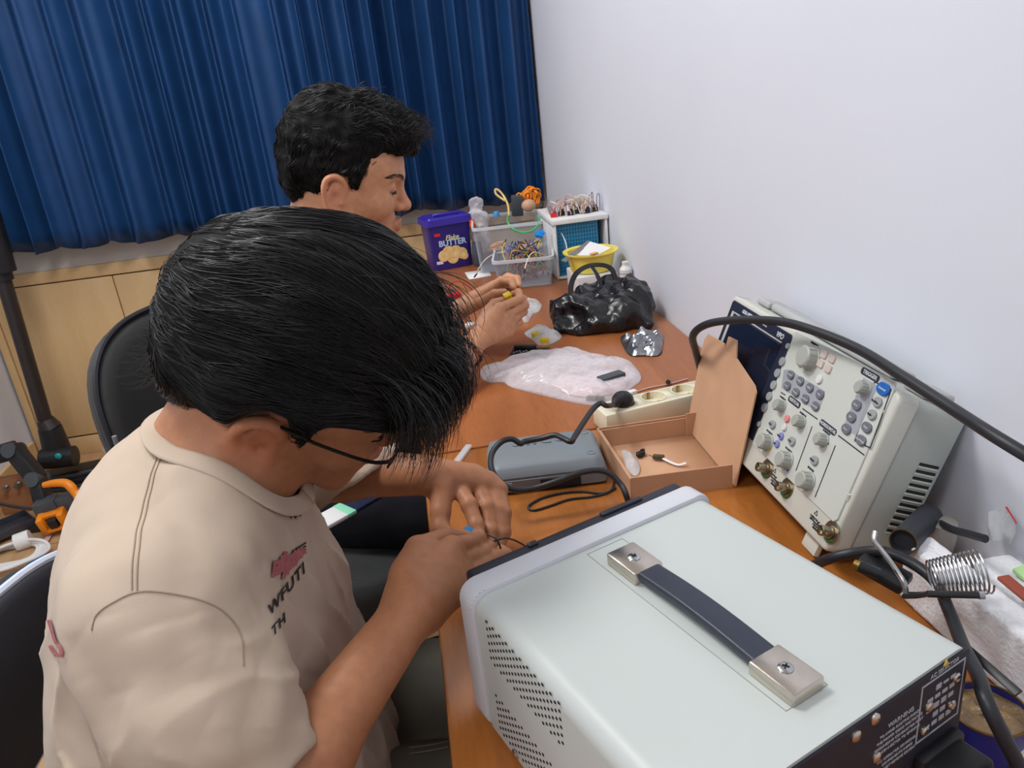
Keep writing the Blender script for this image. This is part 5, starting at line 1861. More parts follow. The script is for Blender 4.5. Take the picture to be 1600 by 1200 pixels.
# wristwatch on the left wrist, beaded bracelet on the right wrist
def wrist_ring(name, label, cat, c, ax, r, build):
    ax = unit(ax); a = unit(np.cross(ax, (0, 0, 1))); b = np.cross(ax, a)
    t = thing(name, label, cat, tuple(c))
    build(t, c, ax, a, b, r)
    return t
m_watch = mat('dark_olive_watch_strap', (62, 66, 60), 0.6, var=0.1)
def b_watch(t, c, ax, a, b, r):
    mb = MB(); rows = []
    for h, e in ((-0.010, 0.0), (-0.010, 0.0026), (0.010, 0.0026), (0.010, 0.0), (-0.010, 0.0)):
        rows.append([c + ax * h + (a * math.cos(x) + b * math.sin(x)) * (r + e) for x in np.linspace(0, 2 * PI, 33)])
    mb.grid(rows); mb.build('strap', m_watch, t, world=True)
    n = b if b[2] > 0 else -b
    mb = MB(frame(c + n * (r + 0.005), ax, za=n)); mb.prism(rrect(0.030, 0.026, 0.006, 4), 0.007, T(0, 0, -0.003), 0.0015); mb.build('watch_case', m_blackpl, t, world=True)
dd = unit(g_wrL - g_elL)
wrist_ring('wristwatch', 'dark strapped watch on the left wrist of the person in navy', 'watch', g_wrL - dd * 0.006, dd, 0.0285, b_watch)
m_bead = mat('dark_brown_wood_bead', (52, 30, 22), 0.35, var=0.3, scale=80)
m_bead2 = mat('amber_brown_bead', (130, 82, 50), 0.35, var=0.3, scale=80)
def b_beads(t, c, ax, a, b, r):
    for k in range(22):
        x = 2 * PI * k / 22
        mb = MB(); mb.sphere(c + (a * math.cos(x) + b * math.sin(x)) * (r + 0.0032) + ax * 0.002 * math.sin(3 * x), 0.0042, 12)
        mb.build('bead', m_bead if k % 3 else m_bead2, t, world=True)
dd = unit(g_wrR - g_elR)
wrist_ring('bead_bracelet', 'dark brown beaded bracelet on the right wrist of the person in navy', 'bracelet', g_wrR - dd * 0.014, dd, 0.0290, b_beads)

# what the two people hold
m_yel = mat('yellow_plastic', (232, 200, 30), 0.4)
t = thing('yellow_terminal_block', 'small yellow screw terminal block pinched between fingers of the person in navy', 'connector', tuple(at(793, 464, 1.645)))
mb = MB(frame(at(793, 463, 1.630), (0.9, 0.2, 0.3), za=(0, -0.5, 0.9))); mb.box((0, 0, 0), (0.016, 0.013, 0.014), 0.001)
for sx in (-1, 1): mb.cyl((sx * 0.004, 0, 0.006), (sx * 0.004, 0, 0.0078), 0.0026, seg=12)
mb.build('housing', m_yel, t, world=True)
t = thing('blue_connector', 'small blue plug with thin black leads held between the fingers over the desk edge', 'connector', tuple(at(741, 836, 0.885)))
m_bluepl = mat('bright_blue_plastic', (30, 130, 190), 0.4)
fr = frame(at(739, 836, 0.885), unit(at(752, 842, 0.885) - at(727, 829, 0.880)), za=(0, -0.4, 0.9))
mb = MB(fr); mb.box((-0.004, 0, 0), (0.016, 0.011, 0.011), 0.0015); mb.build('housing', m_bluepl, t, world=True)
mb = MB(fr); mb.box((0.0075, 0, 0), (0.008, 0.009, 0.009), 0.0015); mb.build('boot', m_blackpl, t, world=True)
mb = MB()
mb.tube([at(748, 840, 0.885), at(760, 836, 0.872), at(775, 842, 0.862), at(783, 860, 0.866), at(786, 884, 0.885), at(800, 905, 0.915)], 0.0011, 8, 8)
mb.build('lead', m_cord, t, world=True)
mb = MB()
mb.tube([at(748, 842, 0.886), at(768, 846, 0.875), at(790, 841, 0.885), at(812, 848, 0.91), at(835, 864, 0.945)], 0.0011, 8, 8)
mb.build('lead', m_cord, t, world=True)

# ================================================================== CHAIRS
m_leather = mat('black_leatherette', (54, 55, 54), 0.46, var=0.12, scale=8, bump=0.25, bscale=420, spec=0.4)
m_mesh = mat('dark_grey_seat_fabric', (50, 52, 52), 0.8, var=0.15, scale=40, bump=0.5, bscale=350, stretch=(1, 6, 1))
m_navychair = mat('navy_black_chair_fabric', (24, 25, 36), 0.7, var=0.1, bump=0.2, bscale=500)
m_pipe_w = mat('pale_blue_piping', (196, 206, 224), 0.5)
def cushion(w, h, t, bulge, n=4.0, N=44, M=9):
    """pillow-like pad with a superellipse outline, front bulging; x width, y height, z thickness"""
    mb = MB()
    def ring(s, z):
        return [((w / 2) * s * math.copysign(abs(math.cos(a)) ** (2 / n), math.cos(a)), (h / 2) * s * math.copysign(abs(math.sin(a)) ** (2 / n), math.sin(a)), z(a) if callable(z) else z) for a in np.linspace(0, 2 * PI, N, endpoint=False)]
    rings = [ring(s, t / 2 + bulge * (1 - s * s)) for s in (0.02, 0.25, 0.5, 0.7, 0.85, 0.94)] + [ring(0.985, t / 2 - 0.006), ring(1.0, 0), ring(0.985, -t / 2 + 0.004), ring(0.92, -t / 2), ring(0.02, -t / 2)]
    vv = [[mb.bm.verts.new(p) for p in r] for r in rings]
    for a, b in zip(vv, vv[1:]):
        for i in range(N):
            j = (i + 1) % N
            mb.bm.faces.new((a[i], b[i], b[j], a[j]))
    mb.bm.faces.new(vv[0]); mb.bm.faces.new(list(reversed(vv[-1])))
    return mb, rings
def bend(mb, k):
    """curves the pad around its height axis"""
    for v in mb.bm.verts:
        v.co.z += k * v.co.x ** 2
def office_chair(label, group, back_c, back_n, bw, bh, bt, bmat, pipe, seat_c, smat, up=(0.12, 0, 1)):
    t = thing('office_chair', label, 'chair', (seat_c[0], seat_c[1], 0))
    n = unit(back_n); w = unit(np.cross((0, 0, 1), n))
    fr = frame(back_c, w, za=n)
    mb, rings = cushion(bw, bh, bt, 0.012, 3.2); bend(mb, 0.55)
    mb.bm.transform(fr); bk = mb.build('backrest', bmat, t, world=True, angle=60)
    mb = MB(fr)
    mb.tube([(p[0] * 1.003, p[1] * 1.003, bt * 0.30 + 0.55 * p[0] ** 2) for p in rings[7]][::2], 0.0055, 8, 3, closed=True)
    mb.build('piping', pipe, bk, world=True)
    mb, rings = cushion(0.48, 0.46, 0.075, 0.018, 3.4)
    mb.bm.transform(Matrix.Translation(Vector(seat_c))); mb.build('seat', smat, t, world=True, angle=60)
    mb = MB(); mb.prism(rrect(0.44, 0.42, 0.10, 8), 0.020, Matrix.Translation((seat_c[0], seat_c[1], seat_c[2] - 0.060)), 0.006)
    mb.build('seat_pan', m_blackpl, t, world=True)
    b0 = v3(back_c) - n * 0.03
    mb = MB(); mb.tube([v3(seat_c) + v3((-0.12, 0, -0.055)), v3(seat_c) + v3((-0.30, 0, -0.05)), b0 + v3((-0.02, 0, -0.16)), b0 + v3((0, 0, 0.0))], 0.016, 10, 6, flat=(0.03, 0.008))
    mb.build('back_bracket', m_blackpl, t, world=True)
    mb = MB(); mb.cyl((seat_c[0], seat_c[1], 0.10), (seat_c[0], seat_c[1], seat_c[2] - 0.055), 0.025); mb.build('gas_column', m_blackpl, t, world=True)
    for k in range(5):
        a = 2 * PI * k / 5 + 0.4
        e = v3((seat_c[0] + 0.27 * math.cos(a), seat_c[1] + 0.27 * math.sin(a), 0.075))
        mb = MB(); mb.tube([(seat_c[0], seat_c[1], 0.105), (seat_c[0] + 0.14 * math.cos(a), seat_c[1] + 0.14 * math.sin(a), 0.10), tuple(e)], [0.024, 0.020, 0.014], 10, 5)
        lg = mb.build('base_leg', m_blackpl, t, world=True)
        mb = MB()
        for s in (-1, 1):
            q = v3((-math.sin(a), math.cos(a), 0)) * 0.012 * s
            mb.cyl(tuple(e + q - v3((0, 0, 0.045))), tuple(e + q * 1.9 - v3((0, 0, 0.045))), 0.028, seg=18)
        mb.cyl(tuple(e), tuple(e - v3((0, 0, 0.045))), 0.006, seg=10)
        mb.build('caster', m_rubber, lg, world=True)
    return t
ch1 = office_chair('black leatherette office chair with rounded backrest, used by the person in navy', None, (-0.432, 1.425, 0.785), (0.88, -0.45, 0.15), 0.50, 0.44, 0.036, m_leather, m_blackpl, (-0.235, 1.42, 0.455), m_mesh)
m_gplast_ = mat('mid_grey_pin_plastic', (120, 124, 126), 0.4)
mb = MB(); p = atx(181, 690, -0.475); mb.cyl(p + v3((0, 0, 0.009)), p - v3((0, 0, 0.009)), 0.0035); mb.build('backrest_pin', m_gplast_, ch1, world=True)
office_chair('dark navy chair with pale blue piping, behind the person in beige', None, (-0.515, 0.63, 0.768), (1, 0.0, 0.12), 0.56, 0.175, 0.05, m_navychair, m_pipe_w, (-0.285, 0.68, 0.44), m_navychair)

# ================================================================== THINGS ON THE NEAR DESK
m_card = mat('kraft_cardboard', (198, 156, 124), 0.8, var=0.05, scale=25, bump=0.12, bscale=300, spec=0.2)
m_cardin = mat('kraft_cardboard_inside', (206, 164, 132), 0.85, var=0.05, scale=20, spec=0.15)
m_ivory = mat('ivory_plastic', (232, 226, 200), 0.4, var=0.01)
m_gplast = mat('mid_grey_plastic', (126, 134, 140), 0.45, var=0.03, bump=0.06, bscale=500)
m_gplast2 = mat('dark_grey_plastic', (70, 76, 82), 0.5)
m_clear = clear_mat('clear_thin_plastic', (235, 238, 240), 0.10, 0.10, (0.97, 0.97, 0.98), edge=0.4)
m_frost = clear_mat('frosted_box_plastic', (205, 212, 220), 0.02, 0.18, (0.93, 0.945, 0.96), edge=0.3)
m_milky = clear_mat('milky_bag_film', (238, 234, 238), 0.17, 0.2, (0.97, 0.95, 0.96), edge=0.4)
m_blackbag = mat('black_bag_film', (24, 24, 27), 0.26, var=0.2, scale=8, spec=0.55)
m_foil = mat('silver_antistatic_foil', (150, 154, 160), 0.24, 0.85, var=0.12, scale=30)
m_pcb = mat('black_circuit_board', (30, 34, 34), 0.45, var=0.3, scale=90)
m_white = mat('white_plastic', (232, 232, 232), 0.4)
m_paper = mat('white_paper', (236, 236, 234), 0.85)
m_gold = mat('brass_contact', (170, 140, 80), 0.3, 1.0)
m_dpurple = mat('deep_violet_plastic', (42, 30, 118), 0.35, var=0.05)
m_cook = mat('golden_cookie_print', (232, 186, 104), 0.6, rgb2=(246, 220, 160), scale=60)
m_red = mat('red_plastic', (208, 40, 44), 0.4)
m_orange = mat('orange_plastic', (240, 140, 24), 0.4)
m_green_w = mat('green_wire_sleeve', (70, 190, 110), 0.4)
m_foam = mat('white_polystyrene_foam', (234, 236, 240), 0.8, var=0.02, scale=200, bump=0.5, bscale=260, dist=0.003)
m_gfoam = mat('pale_green_sheet', (176, 214, 150), 0.7)

def crease_noise(P, f, seed=0):
    """sharp fold-like relief"""
    return (np.abs(vnoise(P, f, seed)) + 0.5 * np.abs(vnoise(P, f * 2.1, seed + 3)) + 0.25 * np.abs(vnoise(P, f * 4.3, seed + 5)))

def film_bag(outline_px, z, height, name, m, parent, f=40, seed=1, amp=0.010, res=0.0035, peak=None, thick=True, base=0.001, zpts=None):
    """crumpled closed bag of film lying on the desk; outline read on the desk surface"""
    poly = [atz(u, v, z)[:2] for u, v in outline_px]
    poly = np.array([p[:2] for p in catmull([np.array((p[0], p[1], 0)) for p in poly], 5, True)])
    lo, hi = poly.min(0), poly.max(0)
    nx, ny = int((hi[0] - lo[0]) / res) + 2, int((hi[1] - lo[1]) / res) + 2
    gx, gy = np.meshgrid(lo[0] + np.arange(nx) * res, lo[1] + np.arange(ny) * res, indexing='ij')
    Q = np.stack([gx.ravel(), gy.ravel()], 1)
    a = poly; b = np.roll(poly, -1, 0)
    inside = np.zeros(len(Q), bool)
    dmin = np.full(len(Q), 9.0)
    near = np.zeros_like(Q)
    for p, q in zip(a, b):
        c = ((p[1] > Q[:, 1]) != (q[1] > Q[:, 1]))
        xi = (q[0] - p[0]) * (Q[:, 1] - p[1]) / (q[1] - p[1] + 1e-12) + p[0]
        inside ^= c & (Q[:, 0] < xi)
        d = q - p; t = np.clip(((Q - p) @ d) / (d @ d + 1e-12), 0, 1)
        n_ = p + t[:, None] * d
        dd = np.linalg.norm(Q - n_, axis=1)
        k = dd < dmin; dmin[k] = dd[k]; near[k] = n_[k]
    keep = inside | (dmin < res)
    Q = np.where(inside[:, None], Q, near)
    din = np.where(inside, dmin, 0)
    P3 = np.concatenate([Q, np.zeros((len(Q), 1))], 1)
    prof = np.clip(din / (height * 1.3), 0, 1) ** 0.55
    h = height * prof * (0.55 + 0.45 * vnoise(P3, 18, seed)) + amp * crease_noise(P3, f, seed) * np.clip(din / 0.012, 0.15, 1)
    if peak is not None:
        for (u, v, hh, w) in peak:
            c = atz(u, v, z)[:2]
            h = h + hh * np.exp(-((Q - c) ** 2).sum(1) / (w * w))
    top = np.concatenate([Q, (z + base + np.maximum(h, 0.0006))[:, None]], 1)
    idx = np.arange(nx * ny).reshape(nx, ny)
    F = np.stack([idx[:-1, :-1].ravel(), idx[1:, :-1].ravel(), idx[1:, 1:].ravel(), idx[:-1, 1:].ravel()], 1)
    F = F[keep[F].all(1)]
    bot = np.concatenate([Q, np.full((len(Q), 1), z + base * 0.5)], 1)
    V = np.concatenate([top, bot]); F = np.concatenate([F, F[:, ::-1] + len(top)])
    used = np.zeros(len(V), bool); used[F.ravel()] = True
    mp = np.cumsum(used) - 1
    return link(name, np_mesh(name, V[used], mp[F]), m, parent, world=True, angle=180)

# ---- open cardboard box
cbx = thing('cardboard_box', 'small open brown cardboard box with its lid standing against the oscilloscope', 'cardboard box', (0.33, 1.0, DZ))
FL, FR_, BR_, BL = v3((0.253, 0.915, DZ)), v3((0.397, 0.905, DZ)), v3((0.416, 1.085, DZ)), v3((0.251, 1.090, DZ))
def wall_panel(mb, a, b, h, t=0.0022, tilt=0.0):
    d = unit(b - a); n = unit(np.cross(d, (0, 0, 1)))
    m_ = frame((a + b) / 2 + v3((0, 0, h / 2)) + n * tilt, d, ya=n)
    mb.box((0, 0, 0), (np.linalg.norm(b - a), t, h), 0.0004, 1, m=None) if m_ is None else mb._fin(bmesh_box(mb, (np.linalg.norm(b - a), t, h)), m_)
def bmesh_box(mb, s):
    vs = bmesh.ops.create_cube(mb.bm, size=1.0)['verts']
    for v in vs: v.co = Vector((v.co.x * s[0], v.co.y * s[1], v.co.z * s[2]))
    return vs
mb = MB(); vs = [mb.bm.verts.new(tuple(p + v3((0, 0, 0.0012)))) for p in (FL, FR_, BR_, BL)]; mb.bm.faces.new(vs)
o = mb.build('bottom', m_cardin, cbx, world=True); md = o.modifiers.new('board', 'SOLIDIFY'); md.thickness = 0.0015; md.offset = -1
for a, b, h in ((FL, FR_, 0.036), (BL, FL, 0.034), (BR_, BL, 0.034)):
    mb = MB(); wall_panel(mb, a, b, h); wall_panel(mb, a + (b - a) * 0.02 + v3((0, 0, 0.0)) + unit(np.cross((0, 0, 1), b - a)) * 0.0035, b - (b - a) * 0.02 + unit(np.cross((0, 0, 1), b - a)) * 0.0035, h - 0.003)
    mb.build('side_wall', m_card, cbx, world=True, smooth=False)
mb = MB(); q = BR_ + (BL - BR_) * 0.13
wall_panel(mb, BR_ + v3((0.002, -0.006, 0)), q + v3((0, -0.007, 0)), 0.040); mb.build('corner_flap', m_card, cbx, world=True, smooth=False)
# lid, standing up from the right-hand edge
hA, hB = v3((0.401, 0.902, DZ + 0.002)), v3((0.406, 1.105, DZ + 0.002))
hd = unit(hB - hA); hu = unit(v3((0.20, 0.0, 1.0)) - hd * (v3((0.20, 0, 1)) @ hd)); LW = np.linalg.norm(hB - hA)
Ml = frame(hA, hd, ya=hu)
LH = 0.166
pol = [(0, 0), (LW, 0), (LW, LH * 0.80), (LW - 0.004, LH * 0.93), (LW - 0.014, LH * 1.0), (LW * 0.62, LH * 1.03), (LW * 0.60, LH * 0.985), (LW * 0.40, LH * 0.975), (LW * 0.38, LH * 0.99), (0.008, LH * 0.90), (0, LH * 0.86)]
mb = MB(Ml); mb.prism(pol, 0.0022, T(0, 0, -0.0011)); lid = mb.build('lid', m_cardin, cbx, world=True, smooth=False)
mb = MB(Ml); mb.prism([(LW * 0.39, LH * 0.975), (LW * 0.60, LH * 0.985), (LW * 0.585, LH * 1.11), (LW * 0.44, LH * 1.13)], 0.002, Matrix.Translation((0, 0, 0)) @ Matrix.Rotation(0.0, 4, 'X')); mb.build('tuck_tab', m_card, lid, world=True, smooth=False)
# its contents
t = thing('broken_black_clip', 'tiny black broken clip lying in the cardboard box', 'clip', tuple(atz(1001, 709, DZ + 0.004)))
mb = MB(rotz(atz(1001, 709, DZ + 0.0065), 20)); mb.box((0, 0, 0), (0.013, 0.008, 0.007), 0.001); mb.box((0.006, 0.003, 0.003), (0.007, 0.004, 0.004), 0.0008); mb.sphere((-0.006, -0.002, 0.001), 0.004, 10); mb.build('clip_body', m_blackpl, t, world=True)
t = thing('brown_component', 'small mottled brown component with curved white strip in the cardboard box', 'electronic part', tuple(atz(1030, 714, DZ + 0.004)))
fr = rotz(atz(1029, 714, DZ + 0.0075), -28)
mb = MB(fr); mb.box((0, 0, 0), (0.018, 0.008, 0.007), 0.002); mb.cyl((-0.009, 0, 0), (-0.015, 0.002, 0.001), 0.0008, seg=8)
mb.build('component_body', mat('mottled_olive_brown', (92, 78, 46), 0.5, rgb2=(60, 48, 28), scale=300), t, world=True)
mb = MB(); mb.tube([atz(1036, 716, DZ + 0.008), atz(1048, 722, DZ + 0.006), atz(1060, 726, DZ + 0.005), atz(1072, 723, DZ + 0.008)], 0.0025, 8, 6, flat=(0.0028, 0.0005)); mb.build('white_strip', m_white, t, world=True)
t = thing('clear_plastic_scrap', 'crinkled scrap of clear plastic film inside the cardboard box', 'plastic bag', tuple(atz(982, 722, DZ + 0.003)))
film_bag([(972, 706), (990, 712), (1000, 732), (994, 744), (982, 738), (976, 722)], DZ + 0.003, 0.012, 'film', m_clear, t, 90, 4, 0.006, 0.002)

# ---- power strip
A, Bq = atz(948, 652, DZ + 0.037), atz(1072, 622, DZ + 0.037)
ps_d = unit(Bq - A); 
ps_L = 0.36; ps_W = 0.056; ps_H = 0.037
PSM = frame((A[0], A[1] + 0.006, DZ), (ps_d[0], ps_d[1], 0), za=(0, 0, 1))
pst = thing('power_strip', 'ivory multi-socket power strip lying behind the cardboard box', 'power strip', mw=PSM)
def carve(o, cutter):
    md = o.modifiers.new('cut', 'BOOLEAN'); md.operation = 'DIFFERENCE'; md.solver = 'EXACT'; md.object = cutter
    dg = bpy.context.evaluated_depsgraph_get()
    me = bpy.data.meshes.new_from_object(o.evaluated_get(dg))
    o.modifiers.clear(); o.data = me
    bpy.data.objects.remove(cutter)
mb = MB(); mb.box((ps_L / 2, ps_W / 2, ps_H / 2), (ps_L, ps_W, ps_H), 0.004, 2); hs = mb.build('housing', m_ivory, pst)
mb = MB()
for k in range(5): mb.cyl((0.045 + k * 0.058, ps_W / 2, ps_H - 0.012), (0.045 + k * 0.058, ps_W / 2, ps_H + 0.01), 0.0205, seg=32)
carve(hs, mb.build('cutter', None, pst))
for k in range(5):
    x = 0.045 + k * 0.058
    mb = MB(); mb.lathe([(0.0224, 0.0), (0.0222, 0.0010), (0.0204, 0.0008), (0.0202, -0.0113), (0, -0.0113)], (x, ps_W / 2, ps_H + 0.0001), (0, 0, 1), 32, caps=False)
    so = mb.build('socket', m_ivory, pst)
    mb = MB()
    for s in (-1, 1): mb.cyl((x + 0.0095 * s, ps_W / 2, ps_H - 0.0112), (x + 0.0095 * s, ps_W / 2, ps_H - 0.0104), 0.0026, seg=10)
    mb.build('socket_holes', m_hole, so)
    mb = MB()
    for s in (-1, 1): mb.box((x, ps_W / 2 + 0.0185 * s, ps_H - 0.005), (0.0045, 0.0030, 0.011), 0.0004)
    mb.build('earth_clip', m_gold, so)
plg = thing('black_mains_plug', 'black round mains plug seated in the first socket of the ivory strip', 'plug', tuple(PSM @ Vector((0.045, 0.028, ps_H))))
mb = MB(PSM); mb.lathe([(0.0185, 0.001), (0.0190, 0.006), (0.0175, 0.013), (0.012, 0.019), (0, 0.020)], (0.045, 0.028, ps_H + 0.0005), (0, 0, 1), 24)
mb.build('plug_body', m_blackpl, plg, world=True)
mb = MB(PSM); mb.tube([(0.045, 0.026, ps_H + 0.014), (0.030, 0.014, ps_H + 0.016), (0.018, 0.006, ps_H + 0.013)], [0.010, 0.008, 0.0055], 12, 6); mb.build('strain_relief', m_blackpl, plg, world=True)
# cord from the plug down to the grey adapter and round it
mb = MB()
q0 = np.array(PSM @ Vector((0.018, 0.006, ps_H + 0.013)))
mb.tube([q0, at(948, 634, 1.185), at(938, 630, 1.18), at(926, 640, 1.165), at(912, 660, 1.125), at(898, 682, 1.085), at(892, 690, 1.070), at(878, 684, 1.080), at(866, 680, 1.090), at(845, 685, 1.095), at(820, 690, 1.095), at(813, 693, 1.085),
         at(800, 686, 1.085), at(784, 690, 1.080), at(770, 706, 1.070), at(767, 728, 1.050), at(778, 750, 1.040), at(800, 764, 1.040), at(830, 764, 1.045), at(870, 752, 1.045), at(905, 739, 1.050), at(935, 735, 1.055), at(955, 742, 1.055), at(970, 757, 1.050), at(978, 773, 1.040), atz(984, 800, DZ + 0.0046), atz(975, 840, DZ + 0.0046), atz(940, 880, DZ + 0.0046)], 0.0042, 10, 6)
mb.build('cord', m_cord, plg, world=True)

# ---- grey adapter case
Ac, Bc = v3((0.060, 0.988, DZ)), v3((0.236, 0.972, DZ))
ad_d = unit(Bc - Ac); ADM = frame(Ac, ad_d, za=(0, 0, 1))
AL, AW, AH = 0.176, 0.112, 0.042
adp = thing('grey_adapter', 'grey plastic adapter case with embossed letters, black cord looped around it', 'adapter', mw=ADM)
mb = MB()
ring = []
for zz, ins in ((0.001, 0.004), (0.004, 0.0), (AH * 0.52, 0.0), (AH * 0.55, 0.002), (AH * 0.62, 0.001), (AH * 0.92, 0.006), (AH, 0.012)):
    o2 = rrect(AL - 2 * ins, AW - 2 * ins, 0.010, 4)
    ring.append([mb.bm.verts.new((x + AL / 2, y + AW / 2 + ins * 0.2, zz)) for x, y in o2])
for a, b in zip(ring, ring[1:]):
    for i in range(len(a)):
        j = (i + 1) % len(a); mb.bm.faces.new((a[i], a[j], b[j], b[i]))
mb.bm.faces.new(ring[-1]); mb.bm.faces.new(list(reversed(ring[0])))
mb.build('case', m_gplast, adp, angle=40)
mb = MB(); mb.box((AL * 0.60, 0.0002, AH * 0.27), (0.060, 0.002, 0.016), 0.0006); mb.build('front_opening', m_hole, adp)
mb = MB(); mb.box((AL * 0.16, 0.0004, AH * 0.40), (0.012, 0.003, 0.006), 0.001); mb.build('latch', m_btnl, adp)
mb = MB()
for x, y in ((AL - 0.020, AW - 0.020), (AL - 0.020, 0.022)): mb.lathe([(0.0062, 0), (0.0058, 0.0012), (0.004, 0.0012), (0.004, 0.0004), (0, 0.0004)], (x, y, AH), (0, 0, 1), 20)
mb.build('screw_bosses', m_gplast, adp)
mb = MB(); mb.box((0.004, AW * 0.45, AH * 0.5), (0.006, 0.030, 0.012), 0.001); mb.build('trim_details', m_gplast2, adp)
link('embossed_letters', texts([('under', 0.036, T(AL * 0.52, AW * 0.74, AH + 0.0003), dict(depth=0.0014, bold=0.0006, space=1.25))]), m_gplast, adp, smooth=False)
t = thing('thin_black_lead', 'thin black lead looped on the desk in front of the grey adapter', 'lead', tuple(atz(890, 785, DZ)))
mb = MB(); mb.tube([atz(u, v, DZ + 0.002) for u, v in ((960, 752), (955, 766), (940, 771), (910, 768), (880, 770), (850, 777), (830, 787), (826, 794), (836, 797), (860, 790), (890, 780), (925, 776), (948, 770), (962, 762))], 0.0017, 8, 6); mb.build('lead_run', m_cord, t, world=True)
t = thing('clear_tube_offcut', 'clear plastic strip lying across the seam between the two desks', 'plastic strip', tuple(atz(720, 712, DZ)))
a, b = atz(712, 724, DZ + 0.003), atz(733, 696, DZ + 0.003)
mb = MB(frame((a + b) / 2, b - a, za=(0, 0, 1))); mb.box((0, 0, 0), (np.linalg.norm(b - a), 0.011, 0.005), 0.001); mb.build('strip', m_clear, t, world=True)

# ================================================================== THINGS ON THE FAR DESK
t = thing('white_plastic_bag', 'crumpled translucent white plastic bag with things inside, in the middle of the desk', 'plastic bag', tuple(atz(880, 590, DZ)))
film_bag([(752, 578), (752, 590), (764, 598), (786, 598), (800, 606), (840, 616), (880, 626), (925, 634), (945, 630), (965, 622), (990, 605), (1002, 592), (990, 574), (960, 562), (925, 556), (890, 551), (860, 553), (835, 556), (822, 560), (806, 562), (785, 568), (765, 572)], DZ, 0.020, 'bag', m_milky, t, 26, 2, 0.009, 0.003, peak=[(880, 590, 0.016, 0.06), (945, 590, 0.014, 0.05)])
t = thing('pink_bubble_pack', 'pinkish bubble-wrapped package seen inside the translucent white bag', 'package', tuple(atz(915, 606, DZ)))
film_bag([(865, 598), (900, 592), (960, 590), (982, 600), (960, 616), (915, 622), (880, 614)], DZ, 0.014, 'wrap', mat('pale_pink_bubble_wrap', (226, 190, 192), 0.4, rgb2=(240, 226, 228), scale=120, bump=0.6, bscale=250, dist=0.004), t, 60, 6, 0.004, 0.003)
t = thing('dark_module', 'dark rectangular module showing through the right part of the white bag', 'electronic part', tuple(atz(955, 590, DZ)))
mb = MB(rotz(atz(955, 588, DZ + 0.020), 20)); mb.box((0, 0, 0), (0.052, 0.022, 0.008), 0.001); mb.build('board', m_gplast2, t, world=True)
t = thing('black_strip_module', 'small black pin strip under the near edge of the white bag', 'electronic part', tuple(atz(930, 624, DZ)))
mb = MB(rotz(atz(930, 622, DZ + 0.005), -25)); mb.box((0, 0, 0), (0.034, 0.010, 0.006), 0.001); mb.build('strip', m_blackpl, t, world=True)

t = thing('circuit_board', 'black circuit board with long pin header beside the white plastic bag', 'circuit board', tuple(atz(828, 548, DZ)))
Mp = frame(atz(828, 549, DZ + 0.004), unit(atz(862, 549, DZ) - atz(796, 551, DZ)), za=(0, 0, 1))
mb = MB(Mp); mb.box((0, 0, 0), (0.084, 0.040, 0.0016)); mb.build('board', m_pcb, t, world=True)
mb = MB(Mp); mb.box((-0.012, 0.012, 0.0055), (0.050, 0.010, 0.010), 0.0008); mb.build('pin_header', m_blackpl, t, world=True)
mb = MB(Mp)
for k in range(14): mb.box((-0.034 + 0.0052 * k, -0.008 + 0.005 * (k % 3), 0.0014), (0.0032, 0.0022, 0.0012))
mb.build('chips', m_inkl, t, world=True)

def yblock(px, name='yellow_terminal_block', rot=15, lab='', z=DZ + 0.008):
    t = thing(name, lab, 'connector', tuple(atz(px[0], px[1], DZ)))
    mb = MB(rotz(atz(px[0], px[1], z), rot)); mb.box((0, 0, 0), (0.019, 0.015, 0.014), 0.001)
    for s in (-1, 1): mb.cyl((s * 0.0045, 0, 0.006), (s * 0.0045, 0, 0.0078), 0.003, seg=12)
    mb.build('housing', m_yel, t, world=True)
yblock((838, 524), rot=8, lab='yellow terminal block inside the small zip bag, the further of two')
yblock((851, 533), rot=-12, lab='yellow terminal block inside the small zip bag, the nearer of two')
t = thing('zip_bag', 'small clear zip bag holding yellow terminal blocks beside the black bag', 'plastic bag', tuple(atz(845, 528, DZ)))
film_bag([(820, 520), (848, 510), (868, 520), (878, 527), (862, 538), (845, 541), (832, 532)], DZ, 0.020, 'film', m_clear, t, 60, 3, 0.006, 0.0025)
t = thing('crumpled_clear_film', 'crumpled clear plastic film behind the hands of the person in navy', 'plastic bag', tuple(atz(832, 487, DZ)))
film_bag([(812, 474), (830, 474), (846, 476), (842, 487), (832, 492), (824, 504), (812, 498)], DZ, 0.024, 'film', m_clear, t, 60, 8, 0.012, 0.003)
t = thing('silver_bag', 'crumpled silver antistatic bag lying right of the black plastic bag', 'antistatic bag', tuple(atz(1002, 543, DZ)))
film_bag([(970, 527), (985, 530), (1005, 526), (1034, 524), (1036, 540), (1030, 556), (1005, 557), (985, 556), (974, 542)], DZ, 0.016, 'foil', m_foil, t, 55, 5, 0.016, 0.0028)

# ---- black plastic bag with upright handles
t = thing('black_plastic_bag', 'glossy black plastic carrier bag slumped open with its handle loop standing up', 'plastic bag', tuple(atz(940, 500, DZ)))
BG = Field()
def bp(u, v, d): return at(u, v, d)
BG.cone(bp(905, 502, 1.80), bp(985, 492, 1.80), 0.050, 0.046, 0.03)
BG.cone(bp(930, 478, 1.86), bp(985, 468, 1.84), 0.052, 0.044, 0.03)
BG.cone(bp(950, 452, 1.88), bp(975, 452, 1.86), 0.036, 0.034, 0.03)
BG.cone(bp(875, 500, 1.80), bp(900, 480, 1.82), 0.028, 0.034, 0.02)
BG.cone(bp(990, 500, 1.80), bp(1012, 508, 1.76), 0.034, 0.010, 0.02)
BG.cone(bp(868, 478, 1.84), bp(872, 512, 1.78), 0.010, 0.014, 0.02)
BG.ell(bp(893, 492, 1.760), (0.034, 0.034, 0.026), None, 0.012, -1)
